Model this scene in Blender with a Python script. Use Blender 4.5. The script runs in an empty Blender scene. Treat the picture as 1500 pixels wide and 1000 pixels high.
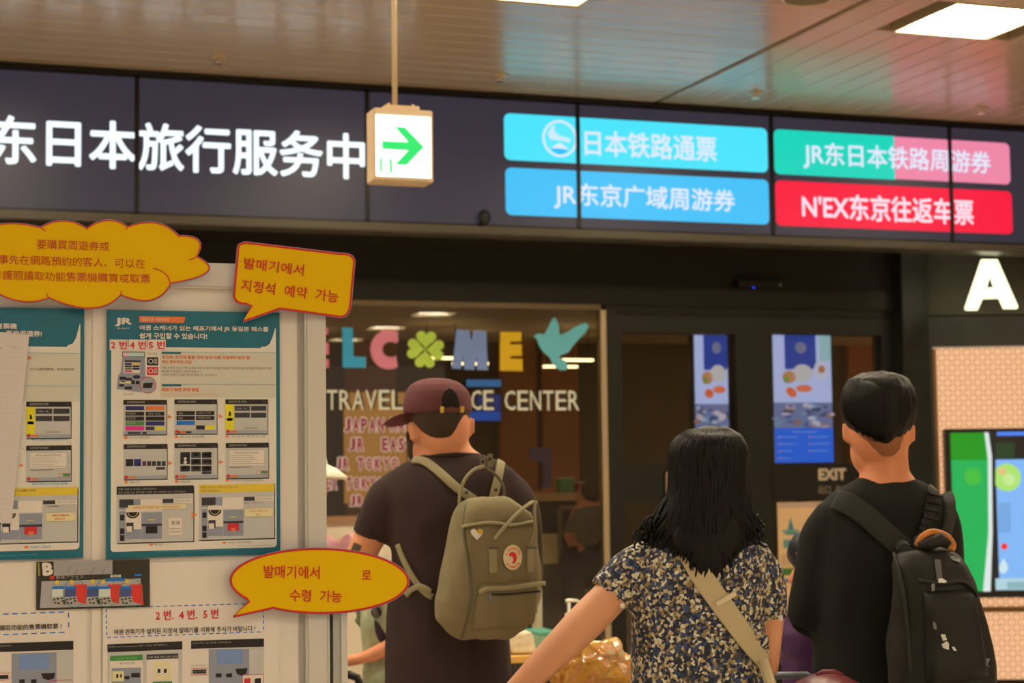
import bpy, bmesh, math, random
from mathutils import Vector, Matrix, noise
from mathutils.bvhtree import BVHTree
random.seed(7)
SC = bpy.context.scene
COL = SC.collection
# ------------------------------------------------------------------ camera
FPX = 2500.0
YAW, PITCH, ROLL, CAMZ = 0.3398, 0.0692, 0.013, 1.55
ca, sa, ct, st = math.cos(YAW), math.sin(YAW), math.cos(PITCH), math.sin(PITCH)
R0 = Vector((ca, -sa, 0)); CF = Vector((sa * ct, ca * ct, st)); U0 = R0.cross(CF)
CR = R0 * math.cos(ROLL) - U0 * math.sin(ROLL)
CU = U0 * math.cos(ROLL) + R0 * math.sin(ROLL)
FL = Vector((sa, ca, 0)); RL = R0.copy(); UP = Vector((0, 0, 1))
CAM = Vector((0, 0, CAMZ))
cd = bpy.data.cameras.new('camera'); cam = bpy.data.objects.new('camera', cd); COL.objects.link(cam)
M = Matrix((CR, CU, -CF)).transposed().to_4x4(); M.translation = CAM
cam.matrix_world = M
cd.sensor_width = 36; cd.lens = 36 * FPX / 1500; cd.clip_start = 0.05; cd.clip_end = 200
cd.dof.use_dof = True; cd.dof.focus_distance = 2.95; cd.dof.aperture_fstop = 7.5
SC.camera = cam
# ------------------------------------------------------------------ world, light, exposure
W = bpy.data.worlds.new('concourse_ambience'); SC.world = W; W.use_nodes = True
W.node_tree.nodes['Background'].inputs[0].default_value = (1.0, 0.70, 0.46, 1)
W.node_tree.nodes['Background'].inputs[1].default_value = 0.5
SC.view_settings.view_transform = 'Standard'; SC.view_settings.look = 'None'
SC.view_settings.exposure = 0.0; SC.view_settings.gamma = 1; SC.view_settings.use_curve_mapping = False
LIGHT_COL = (1.0, 0.76, 0.46)
CEIL_EMIT = 31.0
SHOP_EMIT = 0.9
# ------------------------------------------------------------------ helpers: pixels to rays, points
def ray(px, py):
    return CF + CR * ((px - 750) / FPX) - CU * ((py - 500) / FPX)
def P(px, py, d):                                   # a point seen at a pixel, at depth d
    return CAM + ray(px, py) * d
def hy(px, py, y):                                  # on a wall plane y = const
    r = ray(px, py); return CAM + r * (y / r.y)
def hz(px, py, z):
    r = ray(px, py); return CAM + r * ((z - CAMZ) / r.z)
class Plane:
    def __init__(s, o, n): s.o = Vector(o); s.n = Vector(n).normalized(); s.x = s.n.cross(UP) * -1; s.x = UP.cross(s.n).normalized()
    def hit(s, px, py, off=0.0):
        r = ray(px, py); o = s.o + s.n * off
        return CAM + r * ((o - CAM).dot(s.n) / r.dot(s.n))
    def uv(s, px, py):
        h = s.hit(px, py) - s.o; return h.dot(s.x), h.z + s.o.z
    def at(s, u, z, off=0.0):
        p = s.o + s.x * u + s.n * off; return Vector((p.x, p.y, z))
def YP(y): return Plane((0, y, 0), (0, -1, 0))
# ------------------------------------------------------------------ materials
def lin(c):
    return tuple(((v / 255) / 12.92 if v / 255 <= .04045 else ((v / 255 + .055) / 1.055) ** 2.4) for v in c) + (1,)
MATS = {}
def mat(name, rgb=None, rough=.6, metal=0, emit=0, spec=.4, noise_amt=0, noise_scale=20, bump=0, bscale=60, coat=0, alpha=1):
    if name in MATS: return MATS[name]
    m = bpy.data.materials.new(name); m.use_nodes = True; nt = m.node_tree
    b = nt.nodes['Principled BSDF']; c = lin(rgb)
    b.inputs['Base Color'].default_value = c; b.inputs['Roughness'].default_value = rough
    b.inputs['Metallic'].default_value = metal; b.inputs['Specular IOR Level'].default_value = spec
    b.inputs['Coat Weight'].default_value = coat
    tc = nt.nodes.new('ShaderNodeTexCoord')
    if emit:
        b.inputs['Emission Color'].default_value = c; b.inputs['Emission Strength'].default_value = emit
        b.inputs['Base Color'].default_value = (.01, .01, .01, 1)
    if noise_amt:
        n = nt.nodes.new('ShaderNodeTexNoise'); n.inputs['Scale'].default_value = noise_scale; n.inputs['Detail'].default_value = 4
        nt.links.new(tc.outputs['Object'], n.inputs['Vector'])
        mx = nt.nodes.new('ShaderNodeMix'); mx.data_type = 'RGBA'
        mx.inputs[6].default_value = tuple(v * (1 - noise_amt) for v in c[:3]) + (1,)
        mx.inputs[7].default_value = tuple(min(1, v * (1 + noise_amt)) for v in c[:3]) + (1,)
        nt.links.new(n.outputs['Fac'], mx.inputs[0]); nt.links.new(mx.outputs[2], b.inputs['Base Color'])
    if bump:
        n2 = nt.nodes.new('ShaderNodeTexNoise'); n2.inputs['Scale'].default_value = bscale; n2.inputs['Detail'].default_value = 3
        nt.links.new(tc.outputs['Object'], n2.inputs['Vector'])
        bp = nt.nodes.new('ShaderNodeBump'); bp.inputs['Strength'].default_value = bump; bp.inputs['Distance'].default_value = .01
        nt.links.new(n2.outputs['Fac'], bp.inputs['Height']); nt.links.new(bp.outputs[0], b.inputs['Normal'])
    MATS[name] = m; return m
def glass_mat():
    m = bpy.data.materials.new('shop_glass'); m.use_nodes = True; nt = m.node_tree; nt.nodes.clear()
    o = nt.nodes.new('ShaderNodeOutputMaterial'); mx = nt.nodes.new('ShaderNodeMixShader'); f = nt.nodes.new('ShaderNodeFresnel')
    f.inputs[0].default_value = 1.62
    t = nt.nodes.new('ShaderNodeBsdfTransparent'); t.inputs[0].default_value = (.86, .86, .84, 1)
    g = nt.nodes.new('ShaderNodeBsdfGlossy'); g.inputs['Roughness'].default_value = .01
    nt.links.new(f.outputs[0], mx.inputs[0]); nt.links.new(t.outputs[0], mx.inputs[1]); nt.links.new(g.outputs[0], mx.inputs[2])
    nt.links.new(mx.outputs[0], o.inputs[0]); return m
GLASS = glass_mat()
# ------------------------------------------------------------------ helpers: objects
def tag(o, label=None, cat=None, group=None, kind=None):
    if label: o['label'] = label
    if cat: o['category'] = cat
    if group: o['group'] = group
    if kind: o['kind'] = kind
    return o
def link(name, me, m=None, parent=None, smooth=False):
    o = bpy.data.objects.new(name, me); COL.objects.link(o)
    if m is not None:
        me.materials.clear()
        for k in (m if isinstance(m, (list, tuple)) else [m]): me.materials.append(k)
    if smooth:
        for p in me.polygons: p.use_smooth = True
    if parent is not None:
        o.parent = parent; o.matrix_parent_inverse = parent.matrix_world.inverted()
    return o
def empty(name, loc, label=None, cat=None, group=None, kind=None, parent=None):
    o = bpy.data.objects.new(name, None); COL.objects.link(o)
    if parent: o.parent = parent; o.matrix_parent_inverse = parent.matrix_world.inverted()
    o.location = loc; o.matrix_world = Matrix.Translation(loc)
    o.empty_display_size = .05
    return tag(o, label, cat, group, kind)
class MB:
    def __init__(s): s.v = []; s.f = []
    def add(s, vs, fs):
        k = len(s.v); s.v += [Vector(v) for v in vs]; s.f += [tuple(i + k for i in f) for f in fs]; return s
    def box(s, c, size, ax=None):
        c = Vector(c); X, Y, Z = ax if ax else (Vector((1, 0, 0)), Vector((0, 1, 0)), UP)
        a, b, d = [q / 2 for q in size]
        vs = [c + X * (i * a) + Y * (j * b) + Z * (k * d) for i in (-1, 1) for j in (-1, 1) for k in (-1, 1)]
        return s.add(vs, [(0, 1, 3, 2), (4, 6, 7, 5), (0, 4, 5, 1), (2, 3, 7, 6), (0, 2, 6, 4), (1, 5, 7, 3)])
    def prism(s, pts, ext):                          # polygon points pushed along a vector
        n = len(pts); e = Vector(ext); vs = [Vector(p) for p in pts] + [Vector(p) + e for p in pts]
        return s.add(vs, [tuple(range(n - 1, -1, -1)), tuple(range(n, 2 * n))] + [(i, (i + 1) % n, n + (i + 1) % n, n + i) for i in range(n)])
    def tube(s, pts, rad, n=10, flat=1.0, side=None, closed=False):
        pts = [Vector(p) for p in pts]; m = len(pts)
        if not isinstance(rad, (list, tuple)): rad = [rad] * m
        k = len(s.v); pr = None
        for i, p in enumerate(pts):
            if closed: t = pts[(i + 1) % m] - pts[i - 1]
            else: t = pts[min(i + 1, m - 1)] - pts[max(i - 1, 0)]
            t.normalize()
            if side is not None: a = side[i] if isinstance(side, list) else side
            else: a = pr if pr is not None else (UP if abs(t.z) < .9 else Vector((1, 0, 0)))
            a = (a - t * a.dot(t)).normalized(); pr = a; b = t.cross(a)
            for j in range(n):
                w = 2 * math.pi * j / n
                s.v.append(p + a * (math.cos(w) * rad[i]) + b * (math.sin(w) * rad[i] * flat))
        for i in range(m if closed else m - 1):
            for j in range(n):
                q = (j + 1) % n; i2 = (i + 1) % m
                s.f.append((k + i * n + j, k + i * n + q, k + i2 * n + q, k + i2 * n + j))
        if not closed:
            s.f.append(tuple(k + j for j in range(n - 1, -1, -1))); s.f.append(tuple(k + (m - 1) * n + j for j in range(n)))
        return s
    def ell(s, c, r, ax=None, nu=24, nv=14):
        c = Vector(c); X, Y, Z = ax if ax else (Vector((1, 0, 0)), Vector((0, 1, 0)), UP)
        if not isinstance(r, (list, tuple)): r = (r, r, r)
        k = len(s.v); s.v.append(c - Z * r[2])
        for i in range(1, nv):
            w = -math.pi / 2 + math.pi * i / nv
            for j in range(nu):
                u = 2 * math.pi * j / nu
                s.v.append(c + X * (r[0] * math.cos(w) * math.cos(u)) + Y * (r[1] * math.cos(w) * math.sin(u)) + Z * (r[2] * math.sin(w)))
        s.v.append(c + Z * r[2]); e = len(s.v) - 1
        for j in range(nu):
            s.f.append((k, k + 1 + (j + 1) % nu, k + 1 + j)); s.f.append((e, e - nu + j, e - nu + (j + 1) % nu))
        for i in range(nv - 2):
            for j in range(nu):
                a = k + 1 + i * nu; s.f.append((a + j, a + (j + 1) % nu, a + nu + (j + 1) % nu, a + nu + j))
        return s
    def loft(s, rings, d, n=40, fn=None):
        """rings: (cx, cy, half width px, thickness m, depth offset m, turn, exponent)"""
        k = len(s.v); m = len(rings)
        for i, rg in enumerate(rings):
            rg = list(rg) + [0, 0, 2][len(rg) - 4:]
            cx, cy, hw, th, dd, ph, ex = rg
            c = P(cx, cy, d + dd); a = hw * d / FPX
            A = RL * math.cos(ph) + FL * math.sin(ph); B = FL * math.cos(ph) - RL * math.sin(ph)
            for j in range(n):
                w = 2 * math.pi * j / n; cw, sw = math.cos(w), math.sin(w)
                x = a * math.copysign(abs(cw) ** (2 / ex), cw); y = th * math.copysign(abs(sw) ** (2 / ex), sw)
                p = c + A * x + B * y
                if fn: p = fn(p, c, w, i)
                s.v.append(p)
        for i in range(m - 1):
            for j in range(n):
                q = (j + 1) % n; s.f.append((k + i * n + j, k + i * n + q, k + (i + 1) * n + q, k + (i + 1) * n + j))
        s.f.append(tuple(k + j for j in range(n - 1, -1, -1))); s.f.append(tuple(k + (m - 1) * n + j for j in range(n)))
        return s
    def mesh(s, name='m'):
        me = bpy.data.meshes.new(name); me.from_pydata([tuple(v) for v in s.v], [], s.f); me.update()
        bm = bmesh.new(); bm.from_mesh(me); bmesh.ops.recalc_face_normals(bm, faces=bm.faces); bm.to_mesh(me); bm.free()
        return me
    def build(s, name, m, parent=None, smooth=False, bevel=0):
        me = s.mesh(name)
        if bevel:
            bm = bmesh.new(); bm.from_mesh(me)
            bmesh.ops.bevel(bm, geom=bm.edges[:], offset=bevel, segments=2, affect='EDGES', clamp_overlap=True)
            bm.to_mesh(me); bm.free()
        return link(name, me, m, parent, smooth)
DG = lambda: bpy.context.evaluated_depsgraph_get()
def fused(mb, voxel, smooth_it=3, disp=None):
    """one continuous surface out of overlapping closed shells"""
    me = mb.mesh('tmp'); o = bpy.data.objects.new('tmp', me); COL.objects.link(o)
    r = o.modifiers.new('r', 'REMESH'); r.mode = 'VOXEL'; r.voxel_size = voxel; r.use_smooth_shade = True
    if smooth_it:
        q = o.modifiers.new('s', 'SMOOTH'); q.factor = .5; q.iterations = smooth_it
    bpy.context.view_layer.update()
    out = bpy.data.meshes.new_from_object(o.evaluated_get(DG()))
    bpy.data.objects.remove(o)
    if disp:
        out.update()
        ns = [v.normal.copy() for v in out.vertices]
        for v, nn in zip(out.vertices, ns): v.co = v.co + nn * disp(v.co, nn)
    for p in out.polygons: p.use_smooth = True
    return out
def bvh(me): return BVHTree.FromPolygons([v.co.copy() for v in me.vertices], [tuple(p.vertices) for p in me.polygons])
def drape(t, px, py, lift=0.0, fallback=4.0):
    r = ray(px, py).normalized(); h = t.ray_cast(CAM, r)
    if h[0] is None:
        h2 = t.find_nearest(P(px, py, fallback)); 
        n = h2[1]; 
        return h2[0] - r * lift, n
    n = h[1]
    if n.dot(r) > 0: n = -n
    return h[0] + n * lift, n
def resample(pts, step):
    out = [Vector(pts[0])]
    for a, b in zip(pts, pts[1:]):
        a = Vector(a); b = Vector(b); n = max(1, int((b - a).length / step))
        for i in range(1, n + 1): out.append(a.lerp(b, i / n))
    return out
def spline(pts, n=8):
    """Catmull-Rom through points of any dimension"""
    Q = [Vector(p) for p in pts]; Q = [Q[0] * 2 - Q[1]] + Q + [Q[-1] * 2 - Q[-2]]; out = []
    for i in range(1, len(Q) - 2):
        a, b, c, d = Q[i - 1:i + 3]
        for k in range(n):
            t = k / n; out.append(.5 * ((2 * b) + (c - a) * t + (2 * a - 5 * b + 4 * c - d) * t * t + (3 * b - a - 3 * c + d) * t ** 3))
    out.append(Q[-2]); return out
def strap_on(t, pix, width, thick, lift, n=6, fb=4.0):
    """a webbing strap laid on a surface along pixels"""
    pts = []; sd = []
    for q in spline([Vector((a, b, 0)) for a, b in pix], n):
        p, nn = drape(t, q.x, q.y, lift, fb); pts.append(p); sd.append(nn)
    # smooth
    for _ in range(3):
        pts = [pts[0]] + [(pts[i - 1] + pts[i] * 2 + pts[i + 1]) / 4 for i in range(1, len(pts) - 1)] + [pts[-1]]
        sd = [sd[0]] + [(sd[i - 1] + sd[i] + sd[i + 1]).normalized() for i in range(1, len(sd) - 1)] + [sd[-1]]
    mb = MB(); k = 0; m = len(pts)
    for i, p in enumerate(pts):
        tt = (pts[min(i + 1, m - 1)] - pts[max(i - 1, 0)]).normalized(); nn = (sd[i] - tt * sd[i].dot(tt)).normalized(); b = tt.cross(nn)
        for x, y in ((-.5, -.5), (.5, -.5), (.5, .5), (.42, .7), (-.42, .7), (-.5, .5)): mb.v.append(p + b * (x * width) + nn * (y * thick))
    for i in range(m - 1):
        for j in range(6): mb.f.append((i * 6 + j, i * 6 + (j + 1) % 6, i * 6 + 6 + (j + 1) % 6, i * 6 + 6 + j))
    mb.f.append(tuple(range(5, -1, -1))); mb.f.append(tuple((m - 1) * 6 + j for j in range(6)))
    return mb
# ------------------------------------------------------------------ helpers: lettering and flat print
BATCH = {
    1: ["EAST JAPAN RAILWAY COMPANY LIMITED", "JR|", "JR东|", "JR东京|", "JR东京广|", "JR东京广域|", "JR东京广域周|", "JR东京广域周游|", "JR东京广域周游券|", "JR东日|", "JR东日本|", "JR东日本铁|", "JR东日本铁路|", "JR东日本铁路周|", "JR东日本铁路周游|", "JR东日本铁路周游券|", "J|", "N'EX|", "N'EX东|", "N'EX东京|", "N'EX东京往|", "N'EX东京往返|", "N'EX东京往返车|", "N'EX东京往返车票|", "N'E|", "N'|", "N|", "东|", "东日|", "东日本|", "东日本旅|", "东日本旅行|", "东日本旅行服|", "东日本旅行服务|", "东日本旅行服务中|", "乗車券", "事先選好的兌換方式", "取回護照 → 等候出票", "可輕鬆購票，也可以購買鐵路、新幹線車票", "周遊券 一覧", "周遊券 切符", "回数券", "外国の方 予約", "已讀取護照", "年 月 日 時刻", "指定席", "指定席券売機 新幹線", "掃描預約時收到的", "新幹線", "日|", "日本|", "日本铁|", "日本铁路|", "日本铁路通|", "日本铁路通票|", "本圖僅供參考    實際畫面可能變更", "特急 予約", "確認購買內容後選擇", "等候發券", "簡易アクセス", "請取回護照", "請取走護照後", "請注意", "내용 확인 후 여권을 터치 하십시오", "내용을 확인해 주십시오", "동일본여객철도 지정석 매표기 안내   EAST JAPAN RAILWAY COMPANY LIMITED", "번호 코드 입력", "본 매표기 이용 안내   스크린 화면은 변경될 수 있습니다", "사전 구입 예약 교환 인증 번호 입력", "사전 발권 코드 인식 선택", "스캐너 여권지가 없는 지정석 매표기가 표시됩니다.", "여권 사진면 있는 페이지를 아래로 하여 스캔부분 또는 스캔하십시오", "여권 스캐너", "여권 스캐너가 있는 지정석 매표기에서 이름과 생년월일 여권을 스캔하여 발급 및 특별 왕복권 대상 철도", "여권 스캔", "여권 인식 지정석", "여권 제거 → 이후 즉시 패스발급", "여권 판독이 완료되었습니다", "여권을 꺼내주십시오", "여권을 연 상태로 잠시 기다려주십시오", "여권을 인식했습니다", "역무원에 따라 여권 직접 조작이 가능합니다.", "예약 번호 입력", "예약 번호로 발매하기", "완료!", "이 필요 서류 받으면", "인원을 선택", "인터넷 예약 번호", "카드에 해당 QR 코드를 스캔하십시오", "패스를 구입하실 수 있게 되었습니다.", "표시 개인 계정을 선택", "현재 여권의 여권을 스캔하십시오", "현재지 View Reservation의 열차 인증을 선택해십시오.", "화면 스위치 탭 인원 전체"],
    2: ["'", "2 번", "2 번.  4 번.  5 번", "2022년 4월부터", "4 번", "5 번", "A", "B", "C", "D", "E", "EXIT", "F", "I", "J", "JR", "JR-EAST", "K", "L", "N", "O", "P", "R", "S", "T", "V", "W", "X", "Y", "Ä", "Å", "事先在網路預約的客人、可以在", "享用周遊券!", "便夜", "出口  출구", "售票機", "要購買周遊券或", "請使用具有護照讀取功能的售票機取票 !", "請到具有護照讀取功能售票機購買或取票", "까지 편리하게 구입!", "로", "매표기 화면 조작 방법", "발매기에서", "수령  가능", "쉽게 구입할 수 있습니다!", "여권 스캐너가 있는 매표기에서 JR 동일본 패스를", "여권 판독기가 설치된 지정석 발매기를 이용해 주시기 바랍니다 !", "지정석  예약  가능", "포인트: 창구에 줄을 서지 않고 이른 아침부터 늦은 밤"],
    3: ["JR东京广域周游券", "JR东日本铁路周游券", "N'EX东京往返车票", "日本铁路通票"],
    4: ["东日本旅行服务中", "心"],
}
RAW = {}
def glyphs(t, res):
    c = bpy.data.curves.new('t', 'FONT'); c.body = t; c.size = 1; c.resolution_u = res; c.fill_mode = 'FRONT'; c.space_line = 4
    o = bpy.data.objects.new('t', c); me = bpy.data.meshes.new_from_object(o)
    pv = [(v.co.x, v.co.y) for v in me.vertices]; pf = [tuple(p.vertices) for p in me.polygons]
    bpy.data.objects.remove(o); bpy.data.curves.remove(c); bpy.data.meshes.remove(me); return pv, pf
def prefetch():
    """all lettering in one go per resolution, one string to a line, then taken apart by line"""
    for res, strs in BATCH.items():
        pv, pf = glyphs('H\n' + '\n'.join(strs) + '\nH', res); top = max(y for x, y in pv); low = min(y for x, y in pv if True)
        step = -low / (len(strs) + 1); parts = {}
        for f in pf: parts.setdefault(round(-(pv[f[0]][1] - .35) / step), []).append(f)
        for k, s in enumerate(strs):
            fs = parts.get(k + 1, []); ids = sorted({i for f in fs for i in f}); mp = {v: i for i, v in enumerate(ids)}
            RAW[(s, res)] = ([(pv[i][0], pv[i][1] + step * (k + 1)) for i in ids], [tuple(mp[i] for i in f) for f in fs])
prefetch()
TC = {}
def text_geo(s, bold=0.0, res=2):
    key = (s, bold, res)
    if key in TC: return TC[key]
    if (s, res) not in RAW: RAW[(s, res)] = glyphs(s, res)
    pv, pf = RAW[(s, res)]
    xs = [v[0] for v in pv]; ys = [v[1] for v in pv]
    x0, x1, y0, y1 = min(xs) - bold, max(xs) + bold, min(ys) - bold, max(ys) + bold; vs = []; fs = []
    sh = [(0, 0)] if not bold else [(bold * math.cos(q), bold * math.sin(q)) for q in [math.pi / 4 * k for k in range(8)]] + [(0, 0)]
    for i_, (dx, dy) in enumerate(sh):
        k = len(vs); vs += [((a + dx - x0) / (x1 - x0), (b + dy - y0) / (y1 - y0), i_ * .00003) for a, b in pv]; fs += [tuple(i + k for i in f) for f in pf]
    TC[key] = (vs, fs, (x1 - x0) / (y1 - y0)); return TC[key]
class Print:
    """flat print on a plane; coordinates are read at the left edge of each item, items are true rectangles on the plane"""
    def __init__(s, plane, parent, base=.001):
        s.pl = plane; s.par = parent; s.base = base; s.m = {}
    def mb(s, name, m):
        k = (name, m.name)
        if k not in s.m: s.m[k] = (MB(), m)
        return s.m[k][0]
    def rect(s, x0, y0, x1, y1, m, name='printed_block', lv=1, skew=0):
        u0, za = s.pl.uv(x0, y0); u1, _ = s.pl.uv(x1, y0); _, zb = s.pl.uv(x0, y1)
        o = s.base + lv * .0004; u2 = u1 + skew
        s.mb(name, m).add([s.pl.at(u0, za, o), s.pl.at(u0, zb, o), s.pl.at(u1, zb, o), s.pl.at(u2, za, o)], [(0, 1, 2, 3)])
    def rrect(s, x0, y0, x1, y1, r, m, name='printed_block', lv=1, corners='abcd'):
        u0, z1 = s.pl.uv(x0, y0); u1, _ = s.pl.uv(x1, y0); _, z0 = s.pl.uv(x0, y1)
        o = s.base + lv * .0004; pts = []
        for key, cx, cz, a0 in (('a', u1 - r, z1 - r, 0), ('b', u0 + r, z1 - r, 90), ('c', u0 + r, z0 + r, 180), ('d', u1 - r, z0 + r, 270)):
            if key in corners:
                for k in range(7):
                    w = math.radians(a0 + k * 15); pts.append(s.pl.at(cx + r * math.cos(w), cz + r * math.sin(w), o))
            else:
                w = math.radians(a0 + 45); pts.append(s.pl.at(cx + math.copysign(r, math.cos(w)), cz + math.copysign(r, math.sin(w)), o))
        s.mb(name, m).add(pts, [tuple(range(len(pts)))])
    def disc(s, x, y, rpx, m, name='printed_block', lv=2, n=20, ring=0, ry=1):
        u, z = s.pl.uv(x, y); u1, _ = s.pl.uv(x + rpx, y); r = abs(u1 - u); o = s.base + lv * .0004
        c = [s.pl.at(u + r * math.cos(2 * math.pi * k / n), z + r * ry * math.sin(2 * math.pi * k / n), o) for k in range(n)]
        if ring:
            q = 1 - ring
            c2 = [s.pl.at(u + q * r * math.cos(2 * math.pi * k / n), z + q * ry * r * math.sin(2 * math.pi * k / n), o) for k in range(n)]
            s.mb(name, m).add(c + c2, [(k, (k + 1) % n, n + (k + 1) % n, n + k) for k in range(n)])
        else: s.mb(name, m).add(c, [tuple(range(n))])
    def poly(s, pts, m, name='printed_block', lv=1):
        o = s.base + lv * .0004; s.mb(name, m).add([s.pl.hit(x, y, o) for x, y in pts], [tuple(range(len(pts)))])
    def text(s, t, x0, y0, x1, y1, m, lv=3, bold=.0, name='printed_text', res=2):
        vs, fs, _ = text_geo(t, bold, res)
        u0, za = s.pl.uv(x0, y0); u1, _ = s.pl.uv(x1, y0); _, zb = s.pl.uv(x0, y1); o = s.base + lv * .0004
        s.mb(name, m).add([s.pl.at(u0 + a * (u1 - u0), zb + b * (za - zb), o + e) for a, b, e in vs], fs)
    def qtext(s, t, tl, tr, bl, br, m, lv=3, bold=0, name='printed_text', res=2):
        vs, fs, _ = text_geo(t, bold, res); o = s.base + lv * .0004; out = []
        for a, b, e in vs:
            x = (bl[0] * (1 - a) + br[0] * a) * (1 - b) + (tl[0] * (1 - a) + tr[0] * a) * b
            y = (bl[1] * (1 - a) + br[1] * a) * (1 - b) + (tl[1] * (1 - a) + tr[1] * a) * b
            out.append(s.pl.hit(x, y, o + e))
        s.mb(name, m).add(out, fs)
    def dashes(s, xa, ya, xb, yb, n, m, duty=.6, th=2.2):
        for k in range(n):
            t0 = k / n; t1 = t0 + duty / n
            ax, ay, bx, by = xa + (xb - xa) * t0, ya + (yb - ya) * t0, xa + (xb - xa) * t1, ya + (yb - ya) * t1
            L = math.hypot(bx - ax, by - ay); nx, ny = -(by - ay) / L * th / 2, (bx - ax) / L * th / 2
            s.poly([(ax + nx, ay + ny), (bx + nx, by + ny), (bx - nx, by - ny), (ax - nx, ay - ny)], m, 'dashed_border')
    def chars(s, t, x0, y0, x1, y1, m, name='character', lv=3, bold=.02, res=4, gap=0):
        """the same, every character an object of its own"""
        vs, fs, _ = text_geo(t, bold, res); W_ = raw_w(t)
        cut = [raw_w(t[:i]) / W_ if i else 0 for i in range(len(t) + 1)]
        u0, za = s.pl.uv(x0, y0); u1, _ = s.pl.uv(x1, y0); _, zb = s.pl.uv(x0, y1); o = s.base + lv * .0004; par = {}
        def f_(i):
            while par.get(i, i) != i: i = par[i]
            return i
        for f in fs:
            r0 = f_(f[0])
            for q in f[1:]:
                r1 = f_(q)
                if r1 != r0: par[r1] = r0
        isl = {}
        for i in range(len(vs)): isl.setdefault(f_(i), []).append(i)
        slot = {}
        for r_, vi in isl.items():
            cx = sum(min(vs[i][0] for i in vi) + max(vs[i][0] for i in vi) for _ in (0,)) / 2; k = 0
            while k < len(t) - 1 and cx > cut[k + 1]: k += 1
            for i in vi: slot[i] = k
        for k in range(len(t)):
            ff = [f for f in fs if slot[f[0]] == k]
            if not ff: continue
            idx = sorted({i for f in ff for i in f}); mp = {v: i for i, v in enumerate(idx)}
            b = MB(); b.add([s.pl.at(u0 + vs[i][0] * (u1 - u0), zb + vs[i][1] * (za - zb), o + vs[i][2]) for i in idx], [tuple(mp[i] for i in f) for f in ff])
            flat_build(b, name, m, s.par)
    def sub(s, name, m, x0, y0, x1, y1, lv=2):
        """a printed picture: an object of its own, its small contents go into one child"""
        p = Print(s.pl, s.par, s.base); p.rect(x0, y0, x1, y1, m, name, lv); b, mm = list(p.m.values())[0]
        o = flat_build(b, name, mm, s.par); q = Print(s.pl, o, s.base); q.merged = True; return q
    def done(s):
        if getattr(s, 'merged', False):
            if not s.m: return
            A = MB(); ms = []; mi = []
            for (b, m) in s.m.values():
                if m not in ms: ms.append(m)
                mi += [ms.index(m)] * len(b.f); A.add(b.v, b.f)
            o = flat_build(A, 'printed_content', ms, s.par)
            for p, i in zip(o.data.polygons, mi): p.material_index = i
            o['kind'] = 'stuff'; return
        for (name, _), (b, m) in s.m.items():
            o = flat_build(b, name, m, s.par)
            if len(b.f) > 1 and not name.endswith(('board', 'emblem')): o['kind'] = 'stuff'
def raw_w(t):
    k = (t + '|', 1)
    if k not in RAW: RAW[k] = glyphs(t + '|', 1)
    return max(v[0] for v in RAW[k][0]) - .1
def flat_build(b, name, m, parent):
    me = bpy.data.meshes.new(name); fs = []
    for f in b.f:
        n = Vector((0, 0, 0))
        for i in range(len(f)):
            p, q = b.v[f[i]], b.v[f[(i + 1) % len(f)]]; n += (p - b.v[f[0]]).cross(q - b.v[f[0]])
        fs.append(f if n.dot(CAM - b.v[f[0]]) > 0 else f[::-1])
    me.from_pydata([tuple(v) for v in b.v], [], fs); me.update()
    return link(name, me, m, parent)
def recess_slab(plane, x0, y0, x1, y1, depth, front=0.0):
    """MB box covering a pixel rectangle on a plane, its face at offset front"""
    u0, za = plane.uv(x0, y0); u1, _ = plane.uv(x1, y0); _, zb = plane.uv(x0, y1)
    c = plane.at((u0 + u1) / 2, (za + zb) / 2, front - depth / 2)
    return MB().box(c, (abs(u1 - u0), depth, abs(za - zb)), (plane.x, plane.n, UP))
# ================================================================== the setting
YD, YF, ZC = 8.79, 9.6, 3.57
m_ceil = mat('satin_ceiling_metal', (196, 177, 150), rough=.27, metal=.1, spec=.9, coat=.1, noise_amt=.03, noise_scale=3)
m_gap = mat('dark_gap', (30, 26, 22), rough=.8)
m_dark = mat('dark_bronze_frame', (33, 33, 28), rough=.45, metal=.3, noise_amt=.1, noise_scale=4)
m_dark2 = mat('blackened_header', (22, 22, 17), rough=.6, noise_amt=.1, noise_scale=3)
m_floor = mat('stone_floor', (205, 190, 168), rough=.3, noise_amt=.15, noise_scale=12)
m_white = mat('cream_laminate', (225, 215, 195), rough=.5, noise_amt=.03)
m_beige = mat('brushed_beige_metal', (190, 172, 140), rough=.35, metal=.5)
m_wood = mat('warm_wood_panel', (176, 112, 54), rough=.5, noise_amt=.25, noise_scale=2.5)
m_oak = mat('pale_oak', (205, 165, 110), rough=.5, noise_amt=.1, noise_scale=8)
m_black = mat('black_plastic', (16, 16, 16), rough=.4)
m_lamp = mat('ceiling_lamp_diffuser', (255, 236, 204), emit=CEIL_EMIT)
m_lampframe = mat('lamp_frame', (200, 185, 150), rough=.4, metal=.3)
XB = 4.0                                            # the ceiling changes direction at this line (seen from (905,150) to (1320,0))
XL, XR, YN = -5.0, 11.0, -16.0
ceil = link('ceiling', MB().box(((XL + XR) / 2, (YN + 13) / 2, ZC + .09), (XR - XL, 13 - YN, .06)).mesh(), m_gap); tag(ceil, kind='structure')
def slat_mesh(length, along):
    mb = MB(); prof = [(-.0738, .05), (-.0738, .004), (-.069, 0), (.069, 0), (.0738, .004), (.0738, .05)]
    if along == 'x': a = [Vector((-length / 2, y, z)) for y, z in prof]; mb.prism(a, (length, 0, 0))
    else: a = [Vector((x, -length / 2, z)) for x, z in prof]; mb.prism(a, (0, length, 0))
    return mb.mesh()
LAMPS = []
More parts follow.
